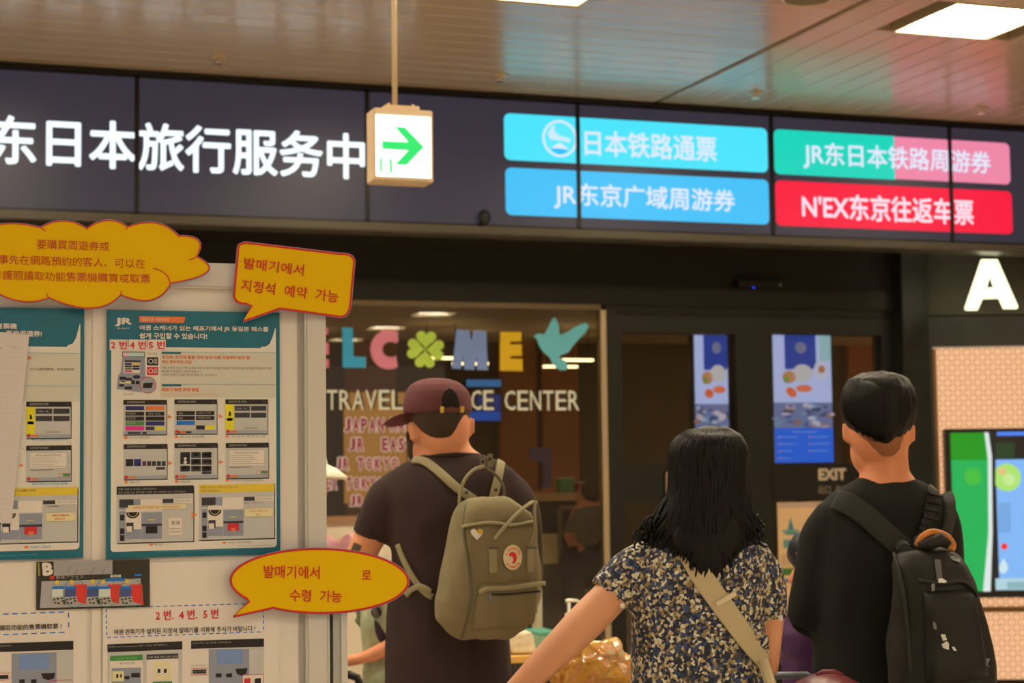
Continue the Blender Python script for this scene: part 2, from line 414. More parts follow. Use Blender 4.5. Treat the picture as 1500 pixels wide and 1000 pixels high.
for i in range(-2, 3):
    for yy in (6.70, 5.35, 4.0, -.8, -3.3, -5.8, -8.3, -10.8, -13.3):  # rows out of view are added and spaced to brighten facade and board
        LAMPS.append((2.535 + 2.14 * i, yy))
def in_lamp(x0, x1, y):
    return [l for l in LAMPS if abs(l[1] - y) < .33 and x0 < l[0] < x1]
sx = slat_mesh(1.0, 'x'); far = MB(); base_prof = None
def add_slat_x(y, x0, x1, single):
    me = slat_mesh(x1 - x0, 'x')
    if single:
        o = link('slat', me, m_ceil, ceil); o.location = Vector(((x0 + x1) / 2, y, ZC)) ; o.matrix_parent_inverse = Matrix()
    else: far.add([v.co + Vector(((x0 + x1) / 2, y, ZC)) for v in me.vertices], [tuple(p.vertices) for p in me.polygons])
y = YD + .02 - .075; k = 0
while y > YN:
    cuts = sorted(in_lamp(XL, XB - .1, y)); x = XL
    for l in cuts: add_slat_x(y, x, l[0] - .27, y > 6); x = l[0] + .27
    add_slat_x(y, x, XB - .02, y > 6)
    y -= .15; k += 1
x = XB + .095
while x < XR:
    cuts = sorted([l for l in LAMPS if abs(l[0] - x) < .33], key=lambda l: -l[1]); yy = YD + .02
    for l in cuts + [None]:
        y0 = YN if l is None else l[1] + .27
        if yy - y0 > .05:
            me = slat_mesh(yy - y0, 'y')
            if x < 7.2 and yy > 6: o = link('slat', me, m_ceil, ceil); o.location = Vector((x, (yy + y0) / 2, ZC)); o.matrix_parent_inverse = Matrix()
            else: far.add([v.co + Vector((x, (yy + y0) / 2, ZC)) for v in me.vertices], [tuple(p.vertices) for p in me.polygons])
        if l: yy = l[1] - .27
    x += .15
o = far.build('distant_slats', m_ceil, ceil); o['kind'] = 'stuff'
floor = link('floor', MB().box(((XL + XR) / 2, (YN + 13) / 2, -.05), (XR - XL, 13 - YN, .1)).mesh(), m_floor); tag(floor, kind='structure')
# lamps set flush in the ceiling
lm_f = MB()
for sxx, syy, wx, wy in ((0, .262, .54, .016), (0, -.262, .54, .016), (.262, 0, .016, .54), (-.262, 0, .016, .54)): lm_f.box((sxx, syy, .03), (wx, wy, .07))
lm_frame = lm_f.mesh(); lm_d = MB().box((0, 0, .035), (.508, .508, .02)).mesh()
lm_frame.materials.append(m_lampframe); lm_d.materials.append(m_lamp)
for i, (lx, ly) in enumerate(LAMPS):
    vis = ly > 6 and lx in (2.535, 2.535 + 2.14)
    lab = 'square recessed ceiling light cut by the upper edge above the blue ticket boards' if lx < 3 else 'bright square recessed ceiling light above the pink and green board'
    if not vis: lab = 'unseen square recessed ceiling light added to light the concourse'
    r = empty('ceiling_light', (lx, ly, ZC), lab, 'ceiling light', 'recessed ceiling lights')
    a = link('frame', lm_frame, None, r); b = link('diffuser', lm_d, None, r)
    for q in (a, b): q.matrix_parent_inverse = Matrix()
# sprinklers
m_chrome = mat('chrome', (225, 205, 175), rough=.2, metal=.9)
for (px, py), w in (((320, 83), 'above the large white lettering, nearest the exit sign pole side'), ((733, 110), 'in the ceiling just over the first blue board'), ((1107, 135), 'in the ceiling above the joint of blue and green boards'), ((1437, 158), 'in the ceiling above the pink board end')):
    c = hz(px, py, ZC); r = empty('sprinkler_head', c, 'small chrome sprinkler head ' + w, 'sprinkler', 'ceiling sprinklers')
    MB().tube([c + Vector((0, 0, .0)), c + Vector((0, 0, -.006)), c + Vector((0, 0, -.010))], [.045, .043, .03], n=24, side=Vector((1, 0, 0))).build('escutcheon', m_lampframe, r, True)
    MB().tube([c + Vector((0, 0, -.008)), c + Vector((0, 0, -.03)), c + Vector((0, 0, -.032)), c + Vector((0, 0, -.036))], [.012, .01, .024, .022], n=16, side=Vector((1, 0, 0))).build('deflector', m_chrome, r)
c = Vector((3.72, 6.55, ZC)); r = empty('ceiling_speaker', c, 'dark round ceiling speaker cut by the upper edge beside the ceiling joint', 'speaker')
MB().tube([c, c + Vector((0, 0, -.012)), c + Vector((0, 0, -.015))], [.105, .1, .085], n=32, side=Vector((1, 0, 0))).build('grille', mat('olive_grille', (120, 110, 70), rough=.6), r)
MB().tube([c, c + Vector((0, 0, -.009))], [.12, .115], n=32, side=Vector((1, 0, 0))).build('rim', m_lampframe, r)
# ------------------------------------------------------------------ video wall
PD = YP(YD); PF = YP(YF)
X0, PW, ZT, ZB = 1.083, 1.215, 3.538, 2.829
m_lcd = mat('lit_lcd_background', (47, 45, 60), emit=.95, rough=.3)
m_bezel = mat('display_bezel', (8, 8, 10), rough=.35)
vw = empty('video_wall', (3.6, YD, ZB), 'long dark video wall under the ceiling with white Chinese lettering and coloured ticket boards', 'display')
for k in range(-2, 7):
    x = X0 + PW * k
    MB().box((x + PW / 2, YD + .03, (ZT + ZB) / 2), (PW - .004, .06, ZT - ZB)).build('display_panel', m_lcd, vw)
    b = MB()
    for xx in (x + .006, x + PW - .006): b.box((xx, YD - .004, (ZT + ZB) / 2), (.012, .008, ZT - ZB + .012))
    for zz in (ZT, ZB): b.box((x + PW / 2, YD - .004, zz), (PW, .008, .014))
    b.build('bezel', m_bezel, vw)
MB().box((3.6, YD + .09, ZT + .015), (11.2, .22, .022)).build('top_rail', m_bezel, vw)
MB().box((3.6, YD + .06, ZB - .03), (11.2, .2, .046)).build('bottom_rail', mat('lower_rail', (88, 84, 74), rough=.4, metal=.4), vw, bevel=.006)
pr = Print(PD, vw, .0003)
E = lambda n, c, s=1.0: mat(n, c, emit=s, rough=.4)
e_white = E('lit_white', (236, 250, 255), 1.25); e_w2 = E('lit_pale_white', (225, 235, 255), 1.0)
pr.chars('东日本旅行服务中', -14, 167, 534, 240, e_white, bold=.022)
pr.text('心', 546, 196, 612, 266, e_white, bold=.022, name='character', res=4)
pr.rrect(738, 165.5, 1123, 234, .035, E('lit_cyan', (70, 228, 252)), 'cyan_board')
pr.rrect(740, 245, 1125, 314.5, .035, E('lit_blue', (58, 192, 248)), 'blue_board')
pr.rrect(1133, 189, 1310, 254.5, .035, E('lit_teal', (0, 212, 190)), 'green_half_board', corners='bc')
pr.rrect(1309, 200, 1478, 262, .035, E('lit_pink', (238, 135, 168)), 'pink_half_board', corners='ad')
pr.rrect(1135, 264, 1481, 330, .035, E('lit_red', (250, 8, 62)), 'red_board')
pr.chars('日本铁路通票', 856, 189.5, 1049, 227.5, e_w2, bold=.016, res=3)
pr.chars('JR东京广域周游券', 811, 266, 1076, 305, e_w2, bold=.016, res=3)
pr.chars('JR东日本铁路周游券', 1176, 206.5, 1450, 246, e_w2, bold=.016, res=3)
pr.chars("N'EX东京往返车票", 1174, 281, 1425, 320, E('lit_pink_white', (255, 225, 240)), bold=.022, res=3)
pr.disc(820, 203, 25.5, e_w2, 'round_emblem', 2, 40, ring=.13)
pr.disc(820, 203, 22.5, E('emblem_sky', (140, 240, 250)), 'round_emblem', 1, 40)
pr.poly([(806, 217), (816, 211), (820, 209), (825, 212), (834, 219), (826, 218), (812, 217)], e_w2, 'round_emblem', 3)
pr.poly([(806, 217), (812, 217.5), (820, 217), (832, 220), (828, 224), (820, 226), (812, 223)], E('emblem_sea', (30, 190, 250)), 'round_emblem', 3)
pr.poly([(802, 196), (808, 185), (813, 183), (812, 192), (820, 199), (836, 203), (834, 209), (822, 206), (806, 204)], E('emblem_petals', (205, 235, 252)), 'round_emblem', 3)
pr.done()
# structure behind the video wall
tr = link('trim_1', MB().box((3.6, (YD + .17 + YF) / 2, ZB - .02), (15, YF - YD - .17, .04)).mesh(), mat('soffit_lacquer', (34, 33, 24), rough=.1, coat=.6)); tag(tr, kind='structure')
zG = PF.uv(514, 447)[1]                             # top of the shop glass
uC, _ = PF.uv(1349, 500)                            # corner with the ticket machine wall
wf = empty('wall_front', (0, YF, 0), kind='structure')
def fbox(x0, x1, z0, z1, m, name='header_panel', y=YF, t=.12, par=None, bevel=0):
    return MB().box(((x0 + x1) / 2, y + t / 2, (z0 + z1) / 2), (x1 - x0, t, z1 - z0)).build(name, m, par or wf, bevel=bevel)
fbox(-6, uC, PF.uv(400, 405)[1], ZC, m_dark2, 'header_panel')
fbox(-6, uC, zG + .03, PF.uv(400, 405)[1], m_dark, 'header_panel', y=YF - .02)
u885 = PF.uv(881, 600)[0]; u890 = PF.uv(889, 600)[0]; u475 = PF.uv(440, 600)[0]
fbox(-6, u475 - .8, 0, zG + .03, m_dark2, 'wall_panel')
# low wall under the glass
zs = PF.uv(480, 756)[1]; zs2 = PF.uv(480, 768)[1]; u700 = PF.uv(742, 768)[0]
fbox(u475 - .8, u700, 0, zs2, m_white, 'low_wall_panel', y=YF - .03, t=.2)
fbox(u475 - .8, u700, zs2, zs, mat('brown_sill', (160, 125, 95), rough=.5), 'sill', y=YF - .05, t=.24)
# window_1: the big pane with its lettering
w1 = empty('window_1', (u475, YF, 0), kind='structure')
MB().box(((u475 - .8 + u885) / 2, YF + .01, (zG + .03) / 2), (u885 - u475 + .8, .012, zG + .03)).build('pane', GLASS, w1)
fbox(u885, u890, 0, zG, m_beige, 'edge_strip', y=YF - .01, t=.06, par=w1)
fbox(u475 - .8, u885, zG, zG + .03, mat('glazing_bead', (120, 105, 80), rough=.4, metal=.4), 'top_bead', y=YF - .02, t=.05, par=w1)
# door_1: sliding leaf with two panes
d1 = empty('door_1', (u890, YF, 0), kind='structure')
U = lambda x: PF.uv(x, 600)[0]
Zq = lambda x, yy: PF.uv(x, yy)[1]
zdt = Zq(912, 460)
fbox(u890, U(912), 0, zG + .03, m_dark, 'stile', par=d1)
fbox(U(1080), U(1131), 0, zG + .03, m_dark, 'stile', par=d1)
fbox(U(912), U(1080), Zq(912, 487), zG + .03, m_dark, 'top_rail', par=d1)
fbox(U(912), U(1080), Zq(912, 736), Zq(912, 680), m_dark, 'middle_rail', par=d1)
fbox(U(912), U(1080), 0, .25, m_dark, 'bottom_rail', par=d1)
fbox(U(905), U(1300), zdt - .004, zdt + .012, m_gap, 'head_gap', y=YF - .003, t=.01, par=d1)
for a, b in ((Zq(912, 680), Zq(912, 487)), (.25, Zq(912, 736))):
    MB().box(((U(912) + U(1080)) / 2, YF + .05, (a + b) / 2), (U(1080) - U(912), .01, b - a)).build('pane', GLASS, d1)
fbox(U(971), U(975), Zq(973, 770), Zq(973, 690), m_beige, 'handle', y=YF - .04, t=.03, par=d1, bevel=.008)
d2 = empty('door_2', (U(1131), YF, 0), kind='structure')
fbox(U(1131), U(1297), Zq(1131, 489), zG + .03, m_dark, 'top_rail', par=d2)
fbox(U(1297), U(1312), 0, zG + .03, m_dark2, 'stile', y=YF + .02, par=d2)
fbox(U(1131), U(1297), 0, .25, m_dark, 'bottom_rail', par=d2)
MB().box(((U(1131) + U(1297)) / 2, YF + .05, (.25 + Zq(1131, 489)) / 2), (U(1297) - U(1131), .01, Zq(1131, 489) - .25)).build('pane', GLASS, d2)
pil = fbox(U(1311), uC - .015, 0, zG + .55, mat('pillar_lacquer', (30, 33, 29), rough=.4), 'pillar_face', y=YF - .12, t=.24, bevel=.004)
fbox(uC - .015, uC + .02, 0, ZC, m_gap, 'corner_gap', y=YF - .02)
# side walls and back wall of the shop
wr = link('wall_right', MB().box((XR - .05, (YN + 13) / 2, ZC / 2), (.1, 13 - YN, ZC)).mesh(), mat('pale_hall_wall', (165, 150, 125), rough=.6)); tag(wr, kind='structure')
# ------------------------------------------------------------------ shop interior
wb = empty('wall_back', (3, 12.6, 0), kind='structure')
MB().box((3.2, 12.7, 1.4), (10, .1, 2.8)).build('dark_backing', mat('interior_dark', (92, 80, 54), rough=.6), wb)
PB = YP(12.6)
def ibox(px0, px1, py0, py1, m, name, yy=12.6, t=.06, par=None, bevel=0):
    q = YP(yy); a = q.uv(px0, py0); b = q.uv(px1, py1)
    return MB().box(((a[0] + b[0]) / 2, yy + t / 2, (a[1] + b[1]) / 2), (abs(b[0] - a[0]), t, abs(a[1] - b[1]))).build(name, m, par, bevel=bevel)
for k, (a, b) in enumerate(((505, 585), (729, 792), (792, 854), (1240, 1330))):
    ibox(a + 1, b - 1, 440, 940, m_wood, 'wood_panel', par=wb, yy=12.55, t=.08)
si = link('trim_2', MB().box((3.2, 11.17, 2.50), (10, 2.86, .06)).mesh(), mat('shop_ceiling', (215, 195, 155), rough=.6)); tag(si, kind='structure')
for k, (x, yy) in enumerate(((1.4, 11.2), (2.55, 11.6), (3.35, 10.9), (3.75, 11.5), (4.35, 11.0), (4.55, 11.8), (5.6, 11.2))):
    r = empty('shop_light', (x, yy, 2.47), 'short hanging ceiling lamp inside the shop behind the glass', 'ceiling light', 'lamps inside the shop')
    MB().box((x, yy, 2.235), (.26, .05, .016)).build('tube_lamp', mat('shop_lamp', (255, 225, 160), emit=SHOP_EMIT * 5), r)
    for s_ in (-.1, .1): MB().tube([(x + s_, yy, 2.24), (x + s_, yy, 2.47)], .003, 6).build('suspension_rod', m_black, r)
# orange lit board behind the letters
r = empty('lit_wall_panel', hy(550, 700, 11.6), 'glowing orange wood panel behind the red pass names', 'panel')
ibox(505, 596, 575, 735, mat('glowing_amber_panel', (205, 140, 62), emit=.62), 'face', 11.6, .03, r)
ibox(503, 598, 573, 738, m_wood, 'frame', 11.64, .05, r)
# ================================================================== on and behind the shop front
def m_flat(n, c, **k): return mat(n, c, rough=.55, **k)
# exit sign hanging in front
DS = 6.0
sp = P(548, 215, DS); SY = sp.y; PS = YP(SY)
es = empty('exit_sign', PS.hit(591, 150), 'small square white lit sign with a green arrow hanging from a thin pole', 'sign')
u0, z1 = PS.uv(547.5, 157); u1, z0 = PS.uv(634, 157)[0], PS.uv(550, 264)[1]
m_sb = mat('beige_sign_housing', (205, 182, 148), rough=.45)
MB().box(((u0 + u1) / 2, SY + .052, (z0 + z1) / 2), (u1 - u0, .104, z1 - z0)).build('housing', m_sb, es, bevel=.004)
ua, za = PS.uv(549.5, 167); ub, zb = PS.uv(631, 167)[0], PS.uv(551, 258)[1]
MB().box(((ua + ub) / 2, SY - .002, (za + zb) / 2), (ub - ua, .006, za - zb)).build('lit_face', mat('lit_sign_face', (250, 255, 246), emit=1.6), es, bevel=.002)
pr = Print(PS, es, .0056)
T = lambda x, y: (530 + x / 8, 145 + y / 8)
m_grn = mat('lit_green_arrow', (0, 235, 110), emit=1.0)
pr.poly([T(240, 492), T(545, 505), T(390, 325), T(505, 332), T(726, 562), T(525, 772), T(395, 765), T(548, 600), T(240, 582)], m_grn, 'arrow', 1)
for pl in ([(211, 698), (236, 698), (236, 848), (213, 852)], [(325, 704), (352, 706), (355, 858), (328, 862)], [(270, 760), (300, 740), (300, 752), (282, 765)], [(280, 760), (292, 760), (272, 815), (262, 812)], [(234, 704), (262, 706), (262, 712), (234, 712)], [(234, 745), (258, 745), (258, 752), (234, 752)], [(302, 712), (330, 712), (330, 720), (302, 720)]):
    pr.poly([T(*q) for q in pl], m_grn, 'small_green_mark', 1)
pr.done()
pc = PS.hit(592, 154); bk = MB(); bk.box((pc.x, SY + .05, z1 + .008), (.125, .06, .018))
for k in (-.045, .045): bk.tube([(pc.x + k, SY + .04, z1 + .016), (pc.x + k, SY + .04, z1 + .026)], .006, 8)
bk.build('bracket', m_sb, es)
pt = PS.uv(584, 150)[0]
MB().tube([(pt, SY + .05, z1 + .01), (pt, SY + .05, ZC)], .0095, 12).build('pole', mat('pole_paint', (205, 185, 150), rough=.4), es, True)
# dark clip on the lower edge of the video wall, sensor over the door
c = hy(710, 318, YD - .03)
r = empty('camera_unit', c, 'small dark camera unit on the lower edge of the video wall below the blue boards', 'camera')
q = MB(); q.ell(c, (.034, .03, .042)); q.build('body', mat('dark_grey_plastic', (42, 42, 40), rough=.5), r, True)
MB().tube([c + Vector((-.01, .0, -.02)), c + Vector((-.02, .03, -.05))], .014, 10).build('mount', m_black, r)
q = YP(YF - .06); a = q.uv(1080, 407); b = q.uv(1150, 424)
r = empty('door_sensor', q.hit(1115, 415), 'flat black door sensor with a tiny blue light over the sliding door', 'sensor')
MB().box(((a[0] + b[0]) / 2, YF - .04, (a[1] + b[1]) / 2), (b[0] - a[0], .06, a[1] - b[1] - .01)).build('body', m_black, r, bevel=.008)
MB().ell(YP(YF - .072).hit(1104, 421), (.006, .003, .006)).build('indicator_light', mat('blue_led', (20, 60, 255), emit=2), r)
MB().ell(YP(YF - .072).hit(1143, 417), (.011, .004, .011)).build('lens', mat('grey_lens', (90, 90, 100), rough=.2), r)
def lit(n, rgb, k=(.46, .34, .23)):
    a = [v / q for v, q in zip(lin(rgb), k)]; mx_ = max(a); a = [v * min(1, .82 / mx_) for v in a]
    return mat(n, tuple(255 * (12.92 * v if v <= .0031308 else 1.055 * v ** (1 / 2.4) - .055) for v in a), rough=.7)
# ---- WELCOME cut-outs on the glass
GY = YF - .0
PG = YP(GY - .002)
def T5(x, y): return (460 + x / 5, 440 + y / 5)
def T6(x, y): return (680 + x / 5, 440 + y / 5)
GR = 'paper cut-outs on the glass'
def cutout(name, pts, rgb, label, cat='letter', tr=None, y=GY):
    pl = YP(y); w = [pl.hit(*tr(*p)) if tr else pl.hit(*p) for p in pts]
    m = lit(name + '_paper_%d' % (rgb[0]), rgb)
    o = MB().prism(w, (0, -.006, 0)).build(name, m); me = o.data
    bm = bmesh.new(); bm.from_mesh(me); bmesh.ops.triangulate(bm, faces=bm.faces); bm.to_mesh(me); bm.free()
    return tag(o, label, cat, GR)
cutout('paper_letter', [(470.0, 480), (480, 480), (480, 490), (476, 490), (476, 502), (481, 502), (481, 519), (476, 519), (476, 526), (481.5, 526), (481.5, 538.5), (462, 538), (462, 480)], (225, 110, 112), 'coral paper letter E half hidden by the notice board edge')
cutout('paper_letter', [(205, 198), (283, 200), (288, 410), (378, 414), (378, 492), (208, 492)], (66, 160, 178), 'teal paper letter L on the glass', tr=T5)
def arc(cx, cy, rx, ry, a0, a1, n=14): return [(cx + rx * math.cos(math.radians(a0 + (a1 - a0) * k / n)), cy - ry * math.sin(math.radians(a0 + (a1 - a0) * k / n))) for k in range(n + 1)]
C_ = [(612, 225)] + arc(545, 358, 134, 146, 62, 298) + [(612, 490), (600, 405)] + arc(556, 358, 62, 60, 310, 50)[::1][:0] + arc(560, 358, 62, 58, -50, -310)[:] + [(615, 300)]
cutout('paper_letter', C_, (222, 122, 122), 'salmon pink paper letter C on the glass', tr=T5)
cutout('paper_letter', [(1040, 213), (1135, 218), (1150, 300), (1168, 218), (1258, 224), (1272, 510), (1192, 508), (1190, 400), (1172, 508), (1100, 505), (1085, 400), (1075, 502), (1008, 498), (1030, 330)], (112, 122, 150), 'grey blue paper letter M on the glass', tr=T5)
cutout('paper_letter', [(262, 230), (415, 230), (415, 300), (335, 302), (335, 322), (420, 322), (420, 405), (335, 408), (335, 425), (425, 428), (425, 516), (260, 514)], (228, 168, 20), 'golden yellow paper letter E on the glass', tr=T6)
def heart(cx, cy, s, ang):
    out = []
    for k in range(28):
        t = 2 * math.pi * k / 28; x = 16 * math.sin(t) ** 3; y = -(13 * math.cos(t) - 5 * math.cos(2 * t) - 2 * math.cos(3 * t) - math.cos(4 * t)) - 17
        x *= s; y *= s; c_, s_ = math.cos(ang), math.sin(ang); out.append((cx + x * c_ - y * s_, cy + x * s_ + y * c_))
    return out
r = empty('paper_clover', PG.hit(623, 513), 'lime green paper four leaf clover standing in for the O', 'clover', GR)
mcl = lit('lime_paper', (176, 184, 62))
for k in range(4):
    pts = [PG.hit(*T5(*p)) for p in heart(815, 358, 4.6, k * math.pi / 2 + .06)]
    o = MB().prism(pts, (0, -.006, 0)).build('leaf', mcl, r)
pts = [(510, 262), (530, 245), (555, 242), (583, 252), (605, 215), (640, 140), (655, 120), (672, 140), (692, 190), (694, 250), (730, 245), (800, 200), (860, 170), (890, 163), (908, 190), (890, 230), (820, 300), (760, 380), (700, 405), (690, 418), (740, 440), (757, 485), (745, 510), (700, 512), (650, 470), (622, 415), (570, 370), (540, 320), (535, 290)]
cutout('paper_bird', pts, (98, 160, 150), 'pale teal paper bird with raised wings at the end of the greeting', 'bird', tr=T6)
# ---- metallic lettering, one child per letter
tc_ = empty('window_lettering', PG.hit(665, 600), 'outlined silver capital lettering for the travel service center across the glass', 'lettering')
m_sil = lit('silver_vinyl', (168, 150, 118)); m_shadow = mat('letter_shadow', (42, 38, 28), rough=.6)
def letters(s, xs, y0, y1, par, m_in, m_out, bold, lift=.004):
    for ch, (a, b) in zip(s, xs):
        vs, fs, _ = text_geo(ch, bold[0], 2); pl = PG
        ua, zt = pl.uv(a, y0); ub, _ = pl.uv(b, y0); _, zb_ = pl.uv(a, y1)
        mb = MB(); mb.add([pl.at(ua + p * (ub - ua), zb_ + q_ * (zt - zb_), lift + e_) for p, q_, e_ in vs], fs)
        o = flat_build(mb, 'letter', m_in, par)
        if m_out:
            vs, fs, _ = text_geo(ch, bold[1], 2); g = .0065 if bold[1] > .08 else .003
            mb = MB(); mb.add([pl.at(ua - g + p * (ub - ua + 2 * g), zb_ - g + q_ * (zt - zb_ + 2 * g), lift - .002 + e_) for p, q_, e_ in vs], fs)
            flat_build(mb, 'letter_backing', m_out, o)
def spread_x(s, a, b, gap=.18):
    n = len(s); w = (b - a) / (n + gap * (n - 1)); return [(a + i * w * (1 + gap), a + i * w * (1 + gap) + w * (.45 if s[i] == 'I' else 1)) for i in range(n)]
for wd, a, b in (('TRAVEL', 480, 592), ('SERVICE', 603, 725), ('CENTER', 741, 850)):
    xs = spread_x(wd, a, b); letters(wd, xs, 571 + (a - 480) * .004, 600 + (a - 480) * .003, tc_, m_shadow, None, (.06,), .002)  # dark offset copy behind the silver paints each letter's shadow
    letters(wd, [(p - 2.2, q_ - 2.2) for p, q_ in xs], 571 + (a - 480) * .004, 600 + (a - 480) * .003, tc_, m_sil, None, (.004,), .004)
m_red = lit('dark_red_vinyl', (104, 26, 40)); m_halo = lit('pale_pink_backing', (172, 146, 128))
for (lab, y0, y1, words_) in (('JAPAN, on the upper row of red letters', 612, 632, (('JAPAN', 504, 562), ('RAIL', 572, 614))),
        ('JR EAST, on the second row of red letters', 641, 660, (('JR', 511, 532), ('EAST', 559, 604))),
        ('JR TOKYO, on the third row of red letters', 670, 688, (('JR', 492, 510), ('TOKYO', 523, 583), ('WIDE', 599, 640))),
        ('EX TOKYO, on the fourth row of red letters', 699, 717, (("N'EX", 456, 493), ('TOKYO', 506, 561))),
        ('JR, on the lowest short row of red letters', 725, 741, (('JR', 512, 531),))):
    r = empty('window_lettering', PG.hit(words_[0][1], y1), 'pink backed words ' + lab.replace(',', ''), 'lettering', 'rows of red pass names on the glass')
    for s, a, b in words_: letters(s, spread_x(s, a, b, .3), y0, y1, r, m_red, m_halo, (.045, .12), .006)
# ---- screens behind the door glass
def poster_screen(px0, px1, py0, py1, yy, lab, k=0):
    pl = YP(yy); a = pl.uv(px0, py0); b = pl.uv(px1, py0); z0_ = pl.uv(px0, py1)[1]
    r = empty('poster_screen', pl.at((a[0] + b[0]) / 2, .0), lab, 'screen', 'upright advertising screens')
    MB().box(((a[0] + b[0]) / 2, yy + .035, (a[1] + z0_) / 2), (b[0] - a[0] + .03, .06, a[1] - z0_ + .03)).build('case', m_black, r, bevel=.004)
    MB().box(((a[0] + b[0]) / 2, yy + .035, z0_ / 2), (.06, .04, z0_)).build('stand', m_black, r)
    MB().box(((a[0] + b[0]) / 2, yy + .035, .01), (.3, .22, .02)).build('foot', m_black, r, bevel=.004)
    W_, H_ = b[0] - a[0], a[1] - z0_
    pr = Print(pl, r, .0); pr.merged = True
    def q(x0, y0, x1, y1, m, lv=1, nm='picture_area'): pr.mb(nm, m).add([pl.at(a[0] + W_ * x, a[1] - H_ * y_, .002 + lv * .0006) for x, y_ in ((x0, y0), (x0, y1), (x1, y1), (x1, y0))], [(0, 1, 2, 3)])
    def ov(x, y_, rx, ry, m, lv=3, n=14, nm='picture_shape', rot=0):
        ps = []
        for i in range(n):
            t = 2 * math.pi * i / n; dx, dy = rx * math.cos(t) * W_, ry * math.sin(t) * H_
            ps.append(pl.at(a[0] + W_ * x + dx * math.cos(rot) - dy * math.sin(rot), a[1] - H_ * y_ + dx * math.sin(rot) + dy * math.cos(rot), .002 + lv * .0006))
        pr.mb(nm, m).add(ps, [tuple(range(n))])
    q(0, 0, 1, 1, E('scr_lilac', (172, 185, 232), 1.15)); q(.2, 0, .74, .27, E('scr_navy', (38, 66, 160), 1.0), 2); q(.8, 0, 1, .2, E('scr_mint', (160, 205, 215), .9), 2)
    ov(.48, .1, .1, .045, E('scr_greyblue', (120, 125, 160), .9)); ov(.5, .3, .17, .07, E('scr_dish', (200, 195, 200), .95)); ov(.52, .42, .14, .03, E('scr_orange', (226, 120, 88), .95), 4)
    ov(.27, .33, .12, .05, E('scr_peach', (200, 140, 100), .9)); ov(.22, .35, .05, .03, E('scr_olive', (130, 150, 60), .9), 4); ov(.3, .45, .1, .035, E('scr_orange2', (224, 105, 66), .95), 4, rot=-.6)
    ov(.82, .28, .13, .08, E('scr_pale', (205, 208, 235), .9)); ov(.83, .27, .06, .03, E('scr_tan', (190, 120, 80), .9), 4)
    q(0, .53, 1, .74, E('scr_slate', (110, 125, 175), .9), 2)
    rr = random.Random(3 + k)
    for i in range(34):
        ov(rr.random(), .55 + .17 * rr.random(), .03 + .07 * rr.random(), .008 + .016 * rr.random(), E('scr_bit%d' % (i % 6), [(70, 90, 150), (190, 195, 220), (150, 110, 105), (60, 70, 110), (205, 190, 205), (120, 150, 190)][i % 6], .9), 3)
    q(0, .73, 1, 1, E('scr_strongblue', (14, 96, 226), 1.1), 4)
    for i in range(4):
        for j in range(2):
            if i == 3 and j: continue
            q(.06 + .52 * j, .795 + .055 * i, .06 + .52 * j + .33 - .05 * i * (j == 0), .803 + .055 * i, E('scr_textblue', (110, 150, 232), .9), 5, 'printed_line'); ov(.07 + .52 * j, .80 + .055 * i, .02, .006, E('scr_dot', (190, 140, 110), .9), 6)
    q(.3, .755, .72, .765, E('scr_textblue', (110, 150, 232), .9), 5, 'printed_line')
    pr.done()
poster_screen(1131, 1216, 490, 678, YF - .02 + .1, 'bright upright screen with a food picture above a blue text block beside the exit notice')
poster_screen(1016, 1084, 490, 682, YF + .6, 'upright screen with the same food picture seen through the glass door above dark hair', 4)
# notice under the screen
PN = YP(YF - .005)
r = empty('exit_notice', PN.hit(1180, 735), 'black notice panel reading EXIT in pale capitals below the right screen', 'notice')
a = PN.uv(1131, 681); b = PN.uv(1262, 681); zb_ = PN.uv(1131, 733)[1]
MB().box(((a[0] + b[0]) / 2, YF + .0, (a[1] + zb_) / 2), (b[0] - a[0], .012, a[1] - zb_)).build('panel', mat('black_panel', (24, 23, 19), rough=.4), r)
pr = Print(PN, r, .003); m_txt = mat('pale_lettering', (190, 178, 155), rough=.5)
pr.text('EXIT', 1198, 686, 1239, 703.5, m_txt, bold=.05); pr.text('出口  출구', 1198, 711, 1241, 723, mat('grey_lettering', (120, 112, 98), rough=.5), bold=.03); pr.done()
PM = YP(YF - .008)
r = empty('map_poster', PM.hit(1180, 940), 'cream information poster with small map pictures behind the two people in front of the door', 'poster')
a = PM.uv(1139, 736); b = PM.uv(1262, 736); zb_ = PM.uv(1139, 950)[1]
MB().box(((a[0] + b[0]) / 2, YF - .002, (a[1] + zb_) / 2), (b[0] - a[0], .012, a[1] - zb_)).build('sheet', mat('cream_poster', (222, 190, 145), rough=.5, noise_amt=.08, noise_scale=9), r)
pr = Print(PM, r, .001)
pr.rect(1140, 736.5, 1261, 744, m_flat('poster_lilac', (190, 165, 150))); pr.rect(1197, 740, 1215, 744, m_flat('poster_navy', (60, 66, 120)), lv=2)
pr.poly([(1158, 757), (1163, 775), (1168, 783), (1149, 783), (1154, 775)], m_flat('poster_teal', (60, 130, 150))); pr.rect(1146, 776, 1170, 780, m_flat('poster_teal2', (110, 160, 145)), lv=2)
pr.rect(1147, 790, 1178, 803, m_flat('poster_teal3', (120, 160, 145)))
for i in range(6): pr.rect(1149 + i * 4.6, 792, 1151 + i * 4.6, 801, m_flat('poster_teal', (60, 130, 150)), lv=2)
pr.rect(1141, 832, 1200, 843, m_flat('poster_green', (70, 120, 60))); pr.rect(1142, 848, 1210, 853, m_flat('poster_blue', (60, 90, 160)))
for i in range(5): pr.rect(1144, 812 + i * 3.6, 1200, 813.2 + i * 3.6, m_flat('poster_grey', (150, 130, 105)), name='printed_line')
pr.poly([(1185, 765), (1200, 750), (1206, 748), (1203, 756), (1192, 770)], m_flat('poster_grey', (150, 130, 105))); pr.done()
